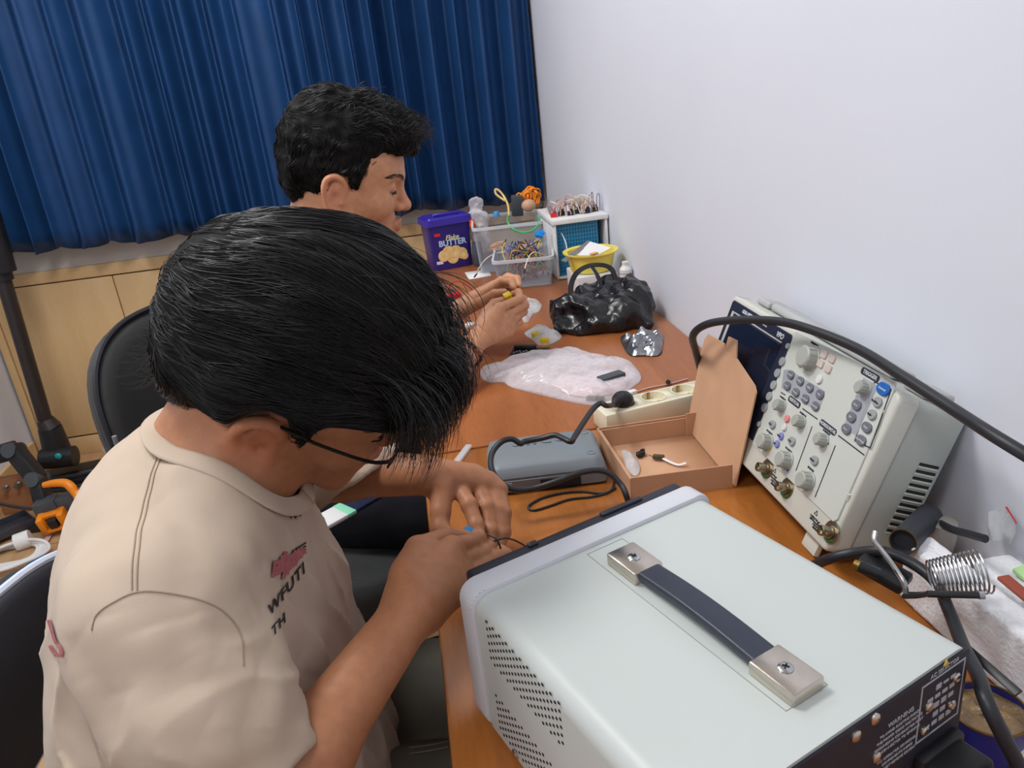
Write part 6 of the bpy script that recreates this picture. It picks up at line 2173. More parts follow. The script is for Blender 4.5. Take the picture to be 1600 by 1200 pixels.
BG.disp.append(lambda P: 0.020 * (0.55 - crease_noise(P * np.array((1, 1, 0.6)), 15, 2)) + 0.011 * (0.5 - np.abs(vnoise(P * np.array((1.4, 0.8, 0.8)), 34, 7))) + 0.004 * (0.5 - crease_noise(P, 60, 5)))
BG.post.append(lambda P, d: smax(d, DZ + 0.0015 - P[:, 2], 0.002))
link('bag', BG.mesh(0.0040, 'bag', 1), m_blackbag, t, world=True, angle=180)
mb = MB(); mb.tube([bp(893, 470, 1.84), bp(892, 448, 1.85), bp(900, 428, 1.86), bp(918, 416, 1.87), bp(940, 414, 1.87), bp(955, 420, 1.86), bp(962, 436, 1.86)], 0.008, 10, 7, flat=(0.0065, 0.0012)); mb.build('handle', m_blackbag, t, world=True)
mb = MB(); mb.tube([bp(925, 418, 1.855), bp(934, 432, 1.845), bp(938, 448, 1.84), bp(928, 458, 1.835)], 0.008, 10, 7, flat=(0.0065, 0.0012)); mb.build('handle', m_blackbag, t, world=True)

# ---- cookie tub
TB = rotz((0.122, 2.555, DZ), 12)
tub = thing('cookie_tub', 'deep violet plastic cookie tub with lid and a picture of butter cookies', 'tub', mw=TB)
def tapered(mb, w0, d0, w1, d1, z0, z1, r=0.012):
    a = [mb.bm.verts.new((x, y, z0)) for x, y in rrect(w0, d0, r, 5)]
    b = [mb.bm.verts.new((x, y, z1)) for x, y in rrect(w1, d1, r, 5)]
    for i in range(len(a)):
        j = (i + 1) % len(a); mb.bm.faces.new((a[i], a[j], b[j], b[i]))
    mb.bm.faces.new(list(reversed(a))); mb.bm.faces.new(b)
mb = MB(); tapered(mb, 0.132, 0.095, 0.144, 0.105, 0.001, 0.150); mb.build('tub_body', m_dpurple, tub, angle=50)
mb = MB(); tapered(mb, 0.158, 0.118, 0.156, 0.116, 0.146, 0.166, 0.014); tapered(mb, 0.140, 0.100, 0.136, 0.096, 0.166, 0.171, 0.012)
mb.tube([(-0.045, -0.030, 0.168), (-0.045, -0.030, 0.178), (0.045, -0.030, 0.178), (0.045, -0.030, 0.168)], 0.004, 8, 2, spline=False)
mb.build('lid', mat('violet_lid_plastic', (56, 40, 158), 0.3), tub, angle=50)
Mt = Matrix(((1, 0, 0, 0), (0, 0.06, 1, -0.0497), (0, 1, 0, 0.0), (0, 0, 0, 1)))
tf = lambda x, z: Matrix.Translation((x, -0.0482 - z * 0.0345, z)) @ Matrix.Rotation(PI / 2, 4, 'X')
mb = MB(TB)
for (x, z, r) in ((-0.030, 0.046, 0.019), (-0.012, 0.056, 0.021), (0.012, 0.054, 0.021), (0.032, 0.046, 0.019), (0.0, 0.036, 0.020), (0.040, 0.036, 0.013)):
    mb.lathe([(r, 0), (r * 0.95, 0.0012), (r * 0.4, 0.0016), (r * 0.25, 0.0010), (0, 0.0010)], (x, -0.0480 - z * 0.0345, z), (0, -1, 0), 20)
mb.build('cookie_picture', m_cook, tub, world=True)
link('tub_lettering', texts([('BUTTER', 0.026, tf(0.004, 0.086), dict(bold=0.0008)), ('Cookies', 0.012, tf(0.004, 0.071)), ]), mat('pale_blue_print', (190, 214, 240), 0.5), tub, smooth=False)
link('tub_script', texts([('Flake', 0.022, tf(0.004, 0.103), dict(shear=0.3, bold=0.0005))]), mat('cream_print', (222, 218, 168), 0.5), tub, smooth=False)
mb = MB(TB); mb.box((-0.044, -0.0482 - 0.117 * 0.0345 - 0.0003, 0.117), (0.020, 0.0006, 0.010)); mb.build('red_print_mark', m_red, tub, world=True)
mb = MB(TB); mb.box((-0.046, -0.0482 - 0.026 * 0.0345 - 0.0003, 0.026), (0.022, 0.0006, 0.010)); mb.build('weight_mark', mat('white_print', (226, 226, 236), 0.5), tub, world=True)

# ---- clear boxes
def clear_box(name, label, c, w, d, h, m, wall=0.002, rot=0):
    t = thing(name, label, 'box', mw=rotz(c, rot))
    mb = MB()
    ins = 0.010
    lo_o = rrect(w - 2 * ins, d - 2 * ins, 0.014, 5); hi_o = rrect(w, d, 0.018, 5)
    lo_i = rrect(w - 2 * ins - 2 * wall, d - 2 * ins - 2 * wall, 0.013, 5); hi_i = rrect(w - 2 * wall, d - 2 * wall, 0.017, 5)
    R_ = [[mb.bm.verts.new((x, y, z)) for x, y in o_] for o_, z in ((lo_o, 0.001), (hi_o, h), (hi_i, h), (lo_i, 0.001 + wall))]
    for a, b in zip(R_, R_[1:]):
        for i in range(len(a)):
            j = (i + 1) % len(a); mb.bm.faces.new((a[i], a[j], b[j], b[i]))
    mb.bm.faces.new(list(reversed(R_[0]))); mb.bm.faces.new(R_[-1])
    mb.build('box_shell', m, t, angle=40)
    mb = MB(); o_ = rrect(w + 0.008, d + 0.008, 0.020, 5); i_ = rrect(w - 2 * wall, d - 2 * wall, 0.017, 5)
    R_ = [[mb.bm.verts.new((x, y, z)) for x, y in q] for q, z in ((o_, h - 0.008), (o_, h + 0.001), (i_, h + 0.001), (i_, h - 0.008))]
    for a, b in zip(R_, R_[1:] + R_[:1]):
        for i in range(len(a)):
            j = (i + 1) % len(a); mb.bm.faces.new((a[i], a[j], b[j], b[i]))
    mb.build('rim', mat('pale_box_rim', (208, 214, 220), 0.35), t, angle=40)
    return t
clear_box('clear_storage_box', 'clear plastic storage box full of jumper wires, in front of the other clear box', (0.324, 2.225, DZ), 0.172, 0.19, 0.085, m_frost, rot=-10)
clear_box('clear_storage_box', 'tall clear plastic storage box against the curtain with cables hanging over its rim', (0.315, 2.475, DZ), 0.215, 0.24, 0.145, m_frost, rot=-6)
WC = [('green', (60, 180, 100)), ('purple', (140, 90, 170)), ('red', (190, 50, 60)), ('orange', (230, 150, 50)), ('white', (225, 225, 225)), ('yellow', (225, 205, 80)), ('brown', (110, 70, 50)), ('blue', (60, 110, 190)), ('pink', (220, 130, 150)), ('black', (40, 40, 42))]
wb = random.Random(11)
def wire_mesh(seed, R=(0.066, 0.070), z0=0.012, z1=0.088):
    r = random.Random(seed)
    n = r.randint(5, 7)
    pts = []
    a = r.uniform(0, 2 * PI)
    cx_, cy_ = r.uniform(-0.03, 0.03), r.uniform(-0.035, 0.035)
    for k in range(n):
        a += r.uniform(0.5, 1.2)
        q = r.uniform(0.02, 0.045)
        pts.append((max(-R[0], min(R[0], cx_ + q * math.cos(a))), max(-R[1], min(R[1], cy_ + q * math.sin(a))), r.uniform(z0, z1)))
    return pts
for k in range(44):
    nm, rgb = WC[k % len(WC)]
    mw_ = mat('%s_wire_sleeve' % nm, rgb, 0.4)
    t = thing('jumper_wire', 'thin %s jumper wire tangled in the front clear box' % nm, 'wire', (0.324, 2.225, DZ), 'jumper wires in the front clear box, ' + nm)
    t.rotation_euler.z = math.radians(-10)
    z1 = 0.118 if k % 2 else 0.07
    pts = wire_mesh(100 + k, z0=0.010 if k % 2 == 0 else 0.055, z1=z1)
    mb = MB(); mb.tube(pts, 0.0013, 6, 5); mb.build('insulation', mw_, t)
    mb = MB()
    for p, q in ((pts[0], pts[1]), (pts[-1], pts[-2])):
        p = v3(p); q = v3(q); d = unit(p - q); mb.cyl(tuple(p), tuple(p + d * 0.012), 0.0018, seg=6)
    mb.build('plug_ends', m_blackpl, t)
t = thing('white_jumper_wire', 'white jumper wire arching out of the front clear box onto the white card', 'wire', tuple(atz(745, 435, DZ)))
mb = MB(); mb.tube([at(790, 393, 2.34), at(772, 397, 2.33), at(758, 406, 2.32), at(748, 420, 2.33), at(745, 428, 2.34)], 0.0016, 6, 6); mb.build('insulation', m_white, t, world=True)
mb = MB(); mb.cyl(at(745, 428, 2.34), at(741, 433, 2.33), 0.0024, seg=8); mb.build('plug_end', m_blackpl, t, world=True)
t = thing('cream_jumper_wire', 'cream jumper wire hanging over the front rim of the front clear box', 'wire', tuple(at(825, 410, 2.10)))
mb = MB(); mb.tube([at(845, 397, 2.20), at(835, 394, 2.17), at(828, 399, 2.13), at(823, 410, 2.10), at(820, 420, 2.095)], 0.0018, 6, 6); mb.build('insulation', m_ivory, t, world=True)
mb = MB(); mb.cyl(at(820, 420, 2.095), at(819, 427, 2.093), 0.0024, seg=8); mb.build('plug_end', m_blackpl, t, world=True)
t = thing('grey_looped_wire', 'pale grey wire looping up from the front clear box beside the yellow basket', 'wire', tuple(at(870, 380, 2.24)))
mb = MB(); mb.tube([at(862, 398, 2.26), at(861, 372, 2.25), at(866, 361, 2.24), at(875, 362, 2.23), at(883, 376, 2.20), at(886, 390, 2.17)], 0.0020, 6, 6); mb.build('insulation', mat('pale_grey_sleeve', (206, 204, 210), 0.4), t, world=True)
t = thing('tan_wire_coil', 'small coil of tan and black wire on top of the jumper wires', 'wire coil', tuple(at(776, 385, 2.30)))
mb = MB()
for k, (r_, dz) in enumerate(((0.020, 0.0), (0.018, 0.004), (0.021, 0.007))):
    c = at(778, 387, 2.28) + v3((0, 0, dz + 0.004)); mb.tube([c + v3((r_ * math.cos(a), r_ * 0.8 * math.sin(a), 0.006 * math.sin(a + k))) for a in np.linspace(0, 2 * PI, 12, endpoint=False)], 0.0020, 6, 4, closed=True)
mb.build('loops', mat('tan_wire_sleeve', (206, 160, 130), 0.5), t, world=True)
t = thing('blue_foil_wrapper', 'bright blue foil wrapper lying on top of the jumper wires', 'wrapper', tuple(at(843, 366, 2.36)))
mb = MB(frame(at(842, 366, 2.34), (0.9, 0.1, -0.3), za=(0.1, -0.7, 0.7))); mb.box((0, 0, 0), (0.026, 0.020, 0.010), 0.003); mb.box((0.010, 0.006, 0.004), (0.012, 0.014, 0.008), 0.002, m=Matrix.Rotation(0.6, 3, 'Z')); mb.build('wrapper', mat('bright_blue_foil', (20, 140, 230), 0.3), t, world=True)

# things in and on the tall clear box
t = thing('black_charger', 'black mains charger block standing out of the tall clear box', 'charger', tuple(at(808, 322, 2.56)))
mb = MB(frame(at(808, 321, 2.50), (0.98, 0, -0.05), za=(0.05, -0.1, 1))); mb.box((0, 0, 0), (0.036, 0.026, 0.066), 0.003); mb.build('charger_body', m_gplast2, t, world=True)
t = thing('orange_cable_bundle', 'bundle of orange cable tied on top of the tall clear box', 'cable', tuple(at(826, 308, 2.50)))
mb = MB()
rr_ = random.Random(5)
for k in range(16):
    c = at(829 + rr_.uniform(-6, 6), 308 + rr_.uniform(-4, 4), 2.50)
    pts = [c + v3((0.026 * math.cos(a) * (0.35 + 0.6 * rr_.random()), 0.02 * (rr_.random() - 0.5), 0.026 * math.sin(a) * (0.7 + 0.4 * rr_.random()))) for a in np.linspace(0, 2 * PI, 9, endpoint=False)]
    mb.tube(pts, 0.0030, 6, 4, closed=True)
mb.tube([at(818, 305, 2.49), at(810, 302, 2.49), at(806, 308, 2.49)], 0.003, 6, 5)
mb.build('loops', m_orange, t, world=True)
t = thing('tan_round_part', 'tan rounded part under the orange cable bundle', 'electronic part', tuple(at(826, 322, 2.48)))
mb = MB(); mb.sphere(at(826, 321, 2.49), 0.024, 18, (1, 0.8, 0.85)); mb.build('rounded_body', mat('tan_plastic', (206, 164, 130), 0.5), t, world=True)
t = thing('yellow_ring_cable', 'pale yellow looped cable rising above the tall clear box', 'cable', tuple(at(782, 305, 2.52)))
mb = MB(); mb.tube([at(795, 338, 2.45), at(794, 322, 2.48), at(788, 308, 2.50), at(780, 298, 2.50), at(774, 296, 2.50), at(775, 303, 2.50), at(782, 309, 2.50), at(790, 314, 2.49)], 0.0036, 8, 6); mb.build('cable_loop', mat('pale_yellow_sleeve', (226, 196, 120), 0.4), t, world=True)
t = thing('green_cable', 'green cable drooping in a curve over the front of the tall clear box', 'cable', tuple(at(810, 360, 2.40)))
mb = MB(); mb.tube([at(794, 335, 2.46), at(793, 346, 2.38), at(801, 357, 2.36), at(815, 363, 2.36), at(832, 360, 2.36), at(842, 348, 2.37), at(840, 336, 2.44)], 0.0028, 8, 6); mb.build('cable_run', m_green_w, t, world=True)
t = thing('clear_plastic_bag', 'clear plastic bag with orange parts sticking up at the tall box corner', 'plastic bag', tuple(at(748, 345, 2.55)))
BGc = Field()
BGc.cone(at(745, 318, 2.55), at(750, 340, 2.55), 0.018, 0.026, 0.02); BGc.cone(at(737, 316, 2.55), at(745, 320, 2.55), 0.010, 0.016, 0.01); BGc.cone(at(748, 340, 2.55), at(752, 380, 2.56), 0.028, 0.030, 0.02)
BGc.disp.append(lambda P: 0.014 * (0.5 - crease_noise(P, 40, 3)))
link('film', BGc.mesh(0.004, 'film', 1), m_milky, t, world=True, angle=180)
t = thing('orange_knob_part', 'small orange part seen at the left corner of the tall clear box', 'electronic part', tuple(at(738, 352, 2.50)))
mb = MB(); mb.sphere(at(739, 352, 2.50), 0.011, 14, (1, 0.8, 0.9)); mb.box(at(737, 346, 2.50), (0.014, 0.010, 0.010), 0.002); mb.build('part_body', mat('vivid_orange_plastic', (240, 90, 30), 0.4), t, world=True)
t = thing('dark_jar', 'dark grey jar between the violet tub and the tall clear box', 'jar', tuple(at(743, 405, 2.52)))
c = atz(744, 412, DZ); c[1] = 2.50; c[0] = 0.213
mb = MB(); mb.lathe([(0.016, 0.001), (0.018, 0.006), (0.018, 0.060), (0.015, 0.068), (0.015, 0.078), (0, 0.079)], tuple(c), (0, 0, 1), 24); mb.build('jar_body', mat('dark_slate_plastic', (64, 70, 88), 0.4), t, world=True)
t = thing('light_blue_pot', 'light blue pot inside the tall clear box near its rim', 'cap', tuple(at(776, 336, 2.55)))
mb = MB(); mb.lathe([(0.010, 0), (0.010, 0.012), (0.008, 0.016), (0, 0.017)], at(776, 338, 2.55), (0, 0, 1), 18); mb.build('cap_body', mat('light_blue_plastic', (70, 160, 220), 0.4), t, world=True)

# ---- white card
t = thing('white_card', 'white card lying on the desk in front of the clear boxes', 'card', tuple(atz(750, 429, DZ)))
mb = MB(); ps_ = [atz(u, v, DZ + 0.0005) for u, v in ((733, 437), (726, 426), (763, 421), (768, 431))]
vs = [mb.bm.verts.new(tuple(p)) for p in ps_]; mb.bm.faces.new(vs)
o = mb.build('card_sheet', m_paper, t, world=True); md = o.modifiers.new('thick', 'SOLIDIFY'); md.thickness = 0.001

# ---- red multimeter with its leads behind the hair
Mr = frame(atz(694, 463, DZ + 0.012), unit(atz(722, 458, DZ) - atz(672, 466, DZ)), za=(0, 0, 1))
t = thing('red_meter', 'red cased meter with dark face lying left of the hands', 'meter', tuple(atz(694, 463, DZ)))
mb = MB(Mr); mb.box((0, 0, 0), (0.092, 0.046, 0.022), 0.006, 3); mb.build('meter_case', m_red, t, world=True)
mb = MB(Mr); mb.box((0.0, 0.002, 0.0105), (0.070, 0.032, 0.003), 0.001); mb.build('face_plate', m_gplast2, t, world=True)
mb = MB(); mb.tube([at(700, 460, 1.95), at(703, 446, 1.95), at(712, 440, 1.93), at(722, 441, 1.92), at(735, 450, 1.93), at(745, 462, 1.96)], 0.0015, 6, 6); mb.build('meter_lead', m_red, t, world=True)
t = thing('white_disc', 'small white disc lying on the desk under the left wrist', 'cap', tuple(atz(738, 508, DZ)))
mb = MB(); mb.lathe([(0.013, 0.0005), (0.013, 0.007), (0.010, 0.009), (0, 0.009)], atz(735, 510, DZ), (0, 0, 1), 20); mb.build('cap_body', m_white, t, world=True)

# ---- white shelf box with a blue perforated basket inside, wired connectors on its top
SX0, SX1, SY0, SY1, SZ1 = 0.412, 0.570, 2.17, 2.40, 0.925
shf = thing('white_shelf_box', 'white open-fronted shelf box standing in the far corner against the wall', 'shelf', ((SX0 + SX1) / 2, SY0, DZ))
def wbox(a, b, m, name, parent, bev=0.002):
    a = v3(a); b = v3(b); mb = MB(); mb.box((a + b) / 2, np.abs(b - a), bev); return mb.build(name, m, parent, world=True)
wbox((SX0 - 0.006, SY0 - 0.004, SZ1 - 0.014), (SX1 + 0.002, SY1, SZ1), m_white, 'top_board', shf)
wbox((SX0, SY0, DZ + 0.001), (SX0 + 0.006, SY1, SZ1 - 0.014), m_white, 'side_board', shf)
wbox((SX1 - 0.008, SY0, DZ + 0.001), (SX1, SY1, SZ1 - 0.014), m_white, 'side_board', shf)
wbox((SX0 + 0.006, SY0, DZ + 0.001), (SX1 - 0.008, SY1, DZ + 0.007), m_white, 'bottom_board', shf)
wbox((SX0 + 0.006, SY1 - 0.006, DZ + 0.007), (SX1 - 0.008, SY1, SZ1 - 0.014), m_white, 'back_board', shf)
bb = thing('blue_perforated_basket', 'blue perforated plastic basket standing inside the white shelf box', 'basket', ((SX0 + SX1) / 2, SY0 + 0.06, DZ + 0.008))
m_cyan = mat('teal_blue_plastic', (40, 134, 178), 0.4); m_cyand = mat('deep_teal_plastic', (18, 84, 120), 0.5)
x0, x1 = SX0 + 0.008, SX1 - 0.026
wbox((x0, SY0 + 0.016, DZ + 0.008), (x1, SY0 + 0.020, SZ1 - 0.018), m_cyan, 'front_panel', bb, 0.001)
for xa in (x0, x1 - 0.004): wbox((xa, SY0 + 0.020, DZ + 0.008), (xa + 0.004, SY0 + 0.18, SZ1 - 0.018), m_cyan, 'side_panel', bb, 0.001)
wbox((x0 + 0.004, SY0 + 0.176, DZ + 0.008), (x1 - 0.004, SY0 + 0.18, SZ1 - 0.018), m_cyan, 'back_panel', bb, 0.001)
wbox((x0 + 0.004, SY0 + 0.020, DZ + 0.008), (x1 - 0.004, SY0 + 0.176, DZ + 0.012), m_cyan, 'bottom_panel', bb, 0.001)
mb = MB()
for i in range(14):
    for j in range(13):
        mb.box((x0 + 0.008 + i * (x1 - x0 - 0.016) / 13, SY0 + 0.0158, DZ + 0.020 + j * 0.0110), (0.0034, 0.0006, 0.0066))
mb.build('perforations', m_cyand, bb, world=True)
rr_ = random.Random(8)
m_wpink = mat('dusty_pink_sleeve', (206, 170, 168), 0.5); m_wgrey = mat('grey_violet_sleeve', (150, 140, 160), 0.5)
for k in range(6):
    x = SX0 + 0.012 + k * 0.025; y = SY0 + 0.05 + 0.012 * (k % 2)
    words_ = ['leftmost', 'second', 'third', 'fourth', 'fifth', 'rightmost']
    t = thing('wired_connector', 'small %s connector with looped wires on the white shelf, %s of six' % ('red' if k == 0 else 'black', words_[k]), 'connector', (x, y, SZ1), 'wired connectors on the white shelf')
    mb = MB(rotz((x, y, SZ1 + 0.006), rr_.uniform(-30, 30))); mb.box((0, 0, 0), (0.018, 0.012, 0.012), 0.001); mb.box((0.002, 0, 0.009), (0.008, 0.008, 0.008), 0.001); mb.build('housing', m_red if k == 0 else m_blackpl, t, world=True)
    for q in range(6):
        mw_ = (m_wpink, m_wgrey, m_ivory, mat('tan_wire_sleeve', (206, 160, 130), 0.5))[(q + k) % 4]
        dx, dy = rr_.uniform(-0.045, 0.045), rr_.uniform(-0.02, 0.06)
        hh = rr_.uniform(0.022, 0.048)
        ex = max(SX0 + 0.004, min(SX1 - 0.006, x + dx * 1.2))
        mb = MB(); mb.tube([(x + 0.003 * q - 0.005, y, SZ1 + 0.012), (x + dx * 0.3, y + dy * 0.2, SZ1 + hh), ((x + ex) / 2 + dx * 0.3, y + dy * 0.7, SZ1 + hh * 1.05), (ex, y + dy, SZ1 + 0.004)], 0.0016, 6, 6); mb.build('wire_loop', mw_, t, world=True)

# ---- yellow basket on a white box, bottle, ruler
wx = thing('white_carton', 'white carton under the yellow basket behind the black bag', 'box', (0.475, 2.03, DZ))
wbox((0.425, 1.965, DZ + 0.001), (0.535, 2.10, DZ + 0.052), mat('white_card_print', (222, 222, 224), 0.6), 'carton_body', wx, 0.002)
wbox((0.430, 1.9645, DZ + 0.012), (0.530, 1.9652, DZ + 0.026), m_band, 'grey_stripe', wx, 0.0)
bk = thing('yellow_basket', 'yellow plastic tub with flared rim holding papers near the wall', 'basket', (0.478, 2.035, DZ + 0.053))
m_yb = mat('soft_yellow_plastic', (240, 222, 96), 0.4)
mb = MB(); mb.lathe([(0.052, 0.0), (0.056, 0.002), (0.066, 0.046), (0.075, 0.050), (0.076, 0.054), (0.064, 0.052), (0.053, 0.004), (0, 0.004)], (0.482, 2.035, DZ + 0.053), (0, 0, 1), 40); mb.build('tub_shell', m_yb, bk, world=True)
t = thing('folded_paper', 'folded white paper sticking up out of the yellow tub', 'paper', (0.49, 2.035, DZ + 0.06))
mb = MB(); c = v3((0.490, 2.035, DZ + 0.062)); vs = [mb.bm.verts.new(tuple(c + v3(p))) for p in ((-0.052, -0.02, 0.040), (0.0, 0.030, 0.062), (0.048, -0.01, 0.046), (0.0, -0.035, 0.036))]
mb.bm.faces.new((vs[0], vs[3], vs[1])); mb.bm.faces.new((vs[3], vs[2], vs[1])); o = mb.build('sheet', m_paper, t, world=True, smooth=False); md = o.modifiers.new('thick', 'SOLIDIFY'); md.thickness = 0.002
t = thing('orange_tag', 'small orange tag lying on the paper in the yellow tub', 'tag', (0.488, 2.01, DZ + 0.10))
mb = MB(rotz((0.484, 2.005, DZ + 0.1035), 20)); mb.box((0, 0, 0), (0.022, 0.012, 0.004), 0.001); mb.build('tag_body', mat('pale_orange_card', (240, 170, 120), 0.6), t, world=True)
t = thing('metal_ruler', 'steel ruler lying across the rim of the yellow tub', 'ruler', tuple(at(905, 385, 2.1)))
a, b = v3((0.395, 1.985, DZ + 0.098)), v3((0.492, 2.075, DZ + 0.122))
mb = MB(frame((a + b) / 2, b - a, za=(0, -0.3, 1))); mb.box((0, 0, 0), (np.linalg.norm(b - a), 0.016, 0.0012)); mb.build('blade', mat('worn_grey_steel', (150, 146, 140), 0.4, 0.7), t, world=True)
t = thing('white_bottle', 'white bottle by the wall at the right of the yellow tub', 'bottle', (0.556, 1.96, DZ))
mb = MB(); mb.lathe([(0.016, 0.001), (0.0165, 0.004), (0.0165, 0.062), (0.009, 0.072), (0.009, 0.082), (0, 0.083)], (0.5555, 1.955, DZ), (0, 0, 1), 24); mb.build('bottle_body', m_white, t, world=True)
mb = MB(); mb.lathe([(0.0168, 0.050), (0.0168, 0.053)], (0.5555, 1.955, DZ), (0, 0, 1), 24, caps=False); mb.build('grey_ring', m_band, t, world=True)

# ---- small things along the power strip
t = thing('pink_wire', 'thin pinkish wire lying behind the ivory power strip', 'wire', tuple(atz(1030, 605, DZ)))
mb = MB(); mb.tube([atz(995, 612, DZ + 0.002), atz(1015, 606, DZ + 0.002), atz(1045, 600, DZ + 0.002), atz(1075, 592, DZ + 0.002)], 0.0016, 6, 6); mb.build('insulation', m_wpink, t, world=True)
t = thing('white_switch_piece', 'small white plastic piece at the end of the pinkish wire', 'plastic part', tuple(atz(990, 613, DZ)))
mb = MB(rotz(atz(988, 614, DZ + 0.006), 20)); mb.box((0, 0, 0), (0.016, 0.012, 0.011), 0.002); mb.build('piece', m_white, t, world=True)
t = thing('black_button_cap', 'tiny black cap on the desk behind the power strip', 'cap', tuple(atz(1044, 597, DZ)))
mb = MB(); mb.cyl(atz(1044, 597, DZ + 0.0005), atz(1044, 597, DZ + 0.010), 0.0045, seg=14); mb.build('cap_body', m_blackpl, t, world=True)

# ================================================================== RIGHT CORNER: soldering bits, foam, tin
def foam_block(name, label, lo, hi, rot, seed, parent=None):
    lo = v3(lo); hi = v3(hi)
    t = thing(name, label, 'foam block', ((lo[0] + hi[0]) / 2, (lo[1] + hi[1]) / 2, lo[2]))
    G = Field(); R3 = np.array(Matrix.Rotation(math.radians(rot), 3, 'Z'))
    G.box((lo + hi) / 2, (hi - lo) / 2, R3, 0.006, 0.0)
    G.disp.append(lambda P: 0.0007 * vnoise(P, 90, seed) + 0.0008 * vnoise(P, 420, seed + 2))
    link('foam', G.mesh(0.0025, 'foam', 1), m_foam, t, world=True, angle=180)
    return t
foam_block('foam_block', 'long white polystyrene foam block behind the power supply with rough broken sides', (0.470, 0.360, DZ + 0.002), (0.502, 0.628, DZ + 0.076), 2, 3)
foam_block('foam_block', 'white polystyrene foam piece against the wall under the pale green sheet', (0.525, 0.42, DZ + 0.002), (0.568, 0.600, DZ + 0.058), 0, 6)
t = thing('green_sheet', 'pale green sheet resting on the foam piece by the wall', 'sheet', (0.555, 0.52, DZ + 0.06))
mb = MB(frame((0.553, 0.500, DZ + 0.066), (0, 1, 0.02), za=(-0.25, 0, 1))); mb.box((0, 0, 0), (0.13, 0.026, 0.006), 0.002); mb.build('sheet_body', m_gfoam, t, world=True)
t = thing('zip_bag', 'clear zip bag with a red closing strip leaning on the wall', 'plastic bag', (0.565, 0.62, DZ))
p = [atx(1550, 842, 0.560), atx(1545, 800, 0.564), atx(1572, 792, 0.567), atx(1588, 818, 0.567), atx(1582, 850, 0.560)]
mb = MB(); mb.grid([[p[0] + (p[4] - p[0]) * s + (v3((-0.004 * math.sin(7 * s), 0, 0))) for s in np.linspace(0, 1, 9)], [(p[1] + (p[3] - p[1]) * s) * 0.5 + (p[0] + (p[4] - p[0]) * s) * 0.5 + v3((-0.003 * math.sin(9 * s + 1), 0, 0)) for s in np.linspace(0, 1, 9)], [p[1] + (p[2] - p[1]) * min(1, 1.6 * s) + (p[3] - p[2]) * max(0, (s - 0.625) / 0.375) for s in np.linspace(0, 1, 9)]])
o = mb.build('film', m_clear, t, world=True, angle=180); md = o.modifiers.new('thick', 'SOLIDIFY'); md.thickness = 0.0015
mb = MB(); mb.tube([p[2], p[3]], 0.0010, 6, 4); mb.build('red_closure', m_red, t, world=True)

t = thing('black_tape_roll', 'black cylinder with open end lying beside the oscilloscope', 'tube', tuple(at(1430, 830, 0.80)))
a, b = at(1411, 847, 0.795), at(1452, 806, 0.855)
mb = MB(); d = unit(b - a); L_ = np.linalg.norm(b - a)
mb.lathe([(0.0130, 0), (0.0140, 0), (0.0140, L_), (0, L_)], a, tuple(d), 28, caps=False); mb.lathe([(0.0130, 0.0), (0.0126, 0.010), (0, 0.010)], a, tuple(d), 28, caps=False)
mb.build('tube_body', mat('charcoal_plastic', (52, 54, 62), 0.55), t, world=True)
mb = MB(); mb.lathe([(0.0128, -0.0006), (0.0140, -0.0006), (0.0140, 0.0008), (0.0128, 0.0008), (0.0128, -0.0006)], a, tuple(d), 28, caps=False); mb.build('rim', m_gold, t, world=True)
t = thing('black_thin_cable', 'thin black cable lying along the wall behind the soldering canister', 'cable', tuple(at(1480, 822, 0.80)))
mb = MB(); mb.tube([at(1455, 806, 0.86), at(1470, 818, 0.835), at(1490, 828, 0.80), at(1512, 834, 0.775), at(1540, 842, 0.75)], 0.0042, 8, 6); mb.build('cable_run', m_cord, t, world=True)
t = thing('soldering_canister', 'dull metal canister standing between the foam blocks', 'canister', tuple(at(1505, 880, 0.72)))
c = v3((0.520, 0.648, DZ)); 
mb = MB(); mb.lathe([(0.0110, 0.001), (0.0115, 0.004), (0.0115, 0.026), (0.0150, 0.034), (0.0170, 0.055), (0.0160, 0.074), (0.0, 0.077)], c, (0.05, 0.0, 1), 28); mb.build('canister_body', mat('dull_grey_metal', (186, 180, 172), 0.4, 0.7, var=0.1), t, world=True)
# soldering iron stand: coil, rods, black base
t = thing('soldering_iron_stand', 'soldering iron stand with bright wire coil, bent steel rod and black base', 'soldering stand', tuple(at(1440, 920, 0.68)))
a, b = at(1456, 905, 0.700), at(1538, 892, 0.690)
d = unit(b - a); L_ = np.linalg.norm(b - a); u_ = unit(np.cross(d, (0, 0, 1))); w_ = np.cross(u_, d)
mb = MB(); N_ = 13 * 16
mb.tube([a + d * (L_ * (k / N_) ** 1.12) + (u_ * math.cos(2 * PI * k / 16) + w_ * math.sin(2 * PI * k / 16)) * (0.0165 + 0.0035 * (k / N_)) for k in range(N_ + 1)], 0.0009, 6, 1, spline=False)
mb.build('wire_coil', m_steel, t, world=True)
mb = MB(); mb.cyl(at(1449, 928, 0.672), at(1531, 930, 0.664), 0.0031, seg=16); rd = mb.build('black_rod', mat('dark_steel_rod', (60, 60, 62), 0.35, 0.7), t, world=True)
mb = MB(); mb.cyl(at(1529, 930, 0.664), at(1538, 930, 0.663), 0.0036, seg=16); mb.build('rod_tip', m_steel, rd, world=True)
mb = MB(); mb.tube([at(1367, 830, 0.755), at(1366, 845, 0.752), at(1376, 858, 0.745), at(1390, 876, 0.735), at(1405, 898, 0.725), at(1414, 915, 0.720), at(1416, 935, 0.720)], 0.0026, 10, 6); mb.build('bent_rod', m_steel, t, world=True)
mb = MB(frame(at(1380, 893, 0.755), unit(at(1412, 905, 0.745) - at(1352, 872, 0.768)), za=(0, 0, 1))); mb.box((0, 0, 0), (0.048, 0.030, 0.012), 0.004, 2); mb.build('base_plate', m_blackpl, t, world=True)
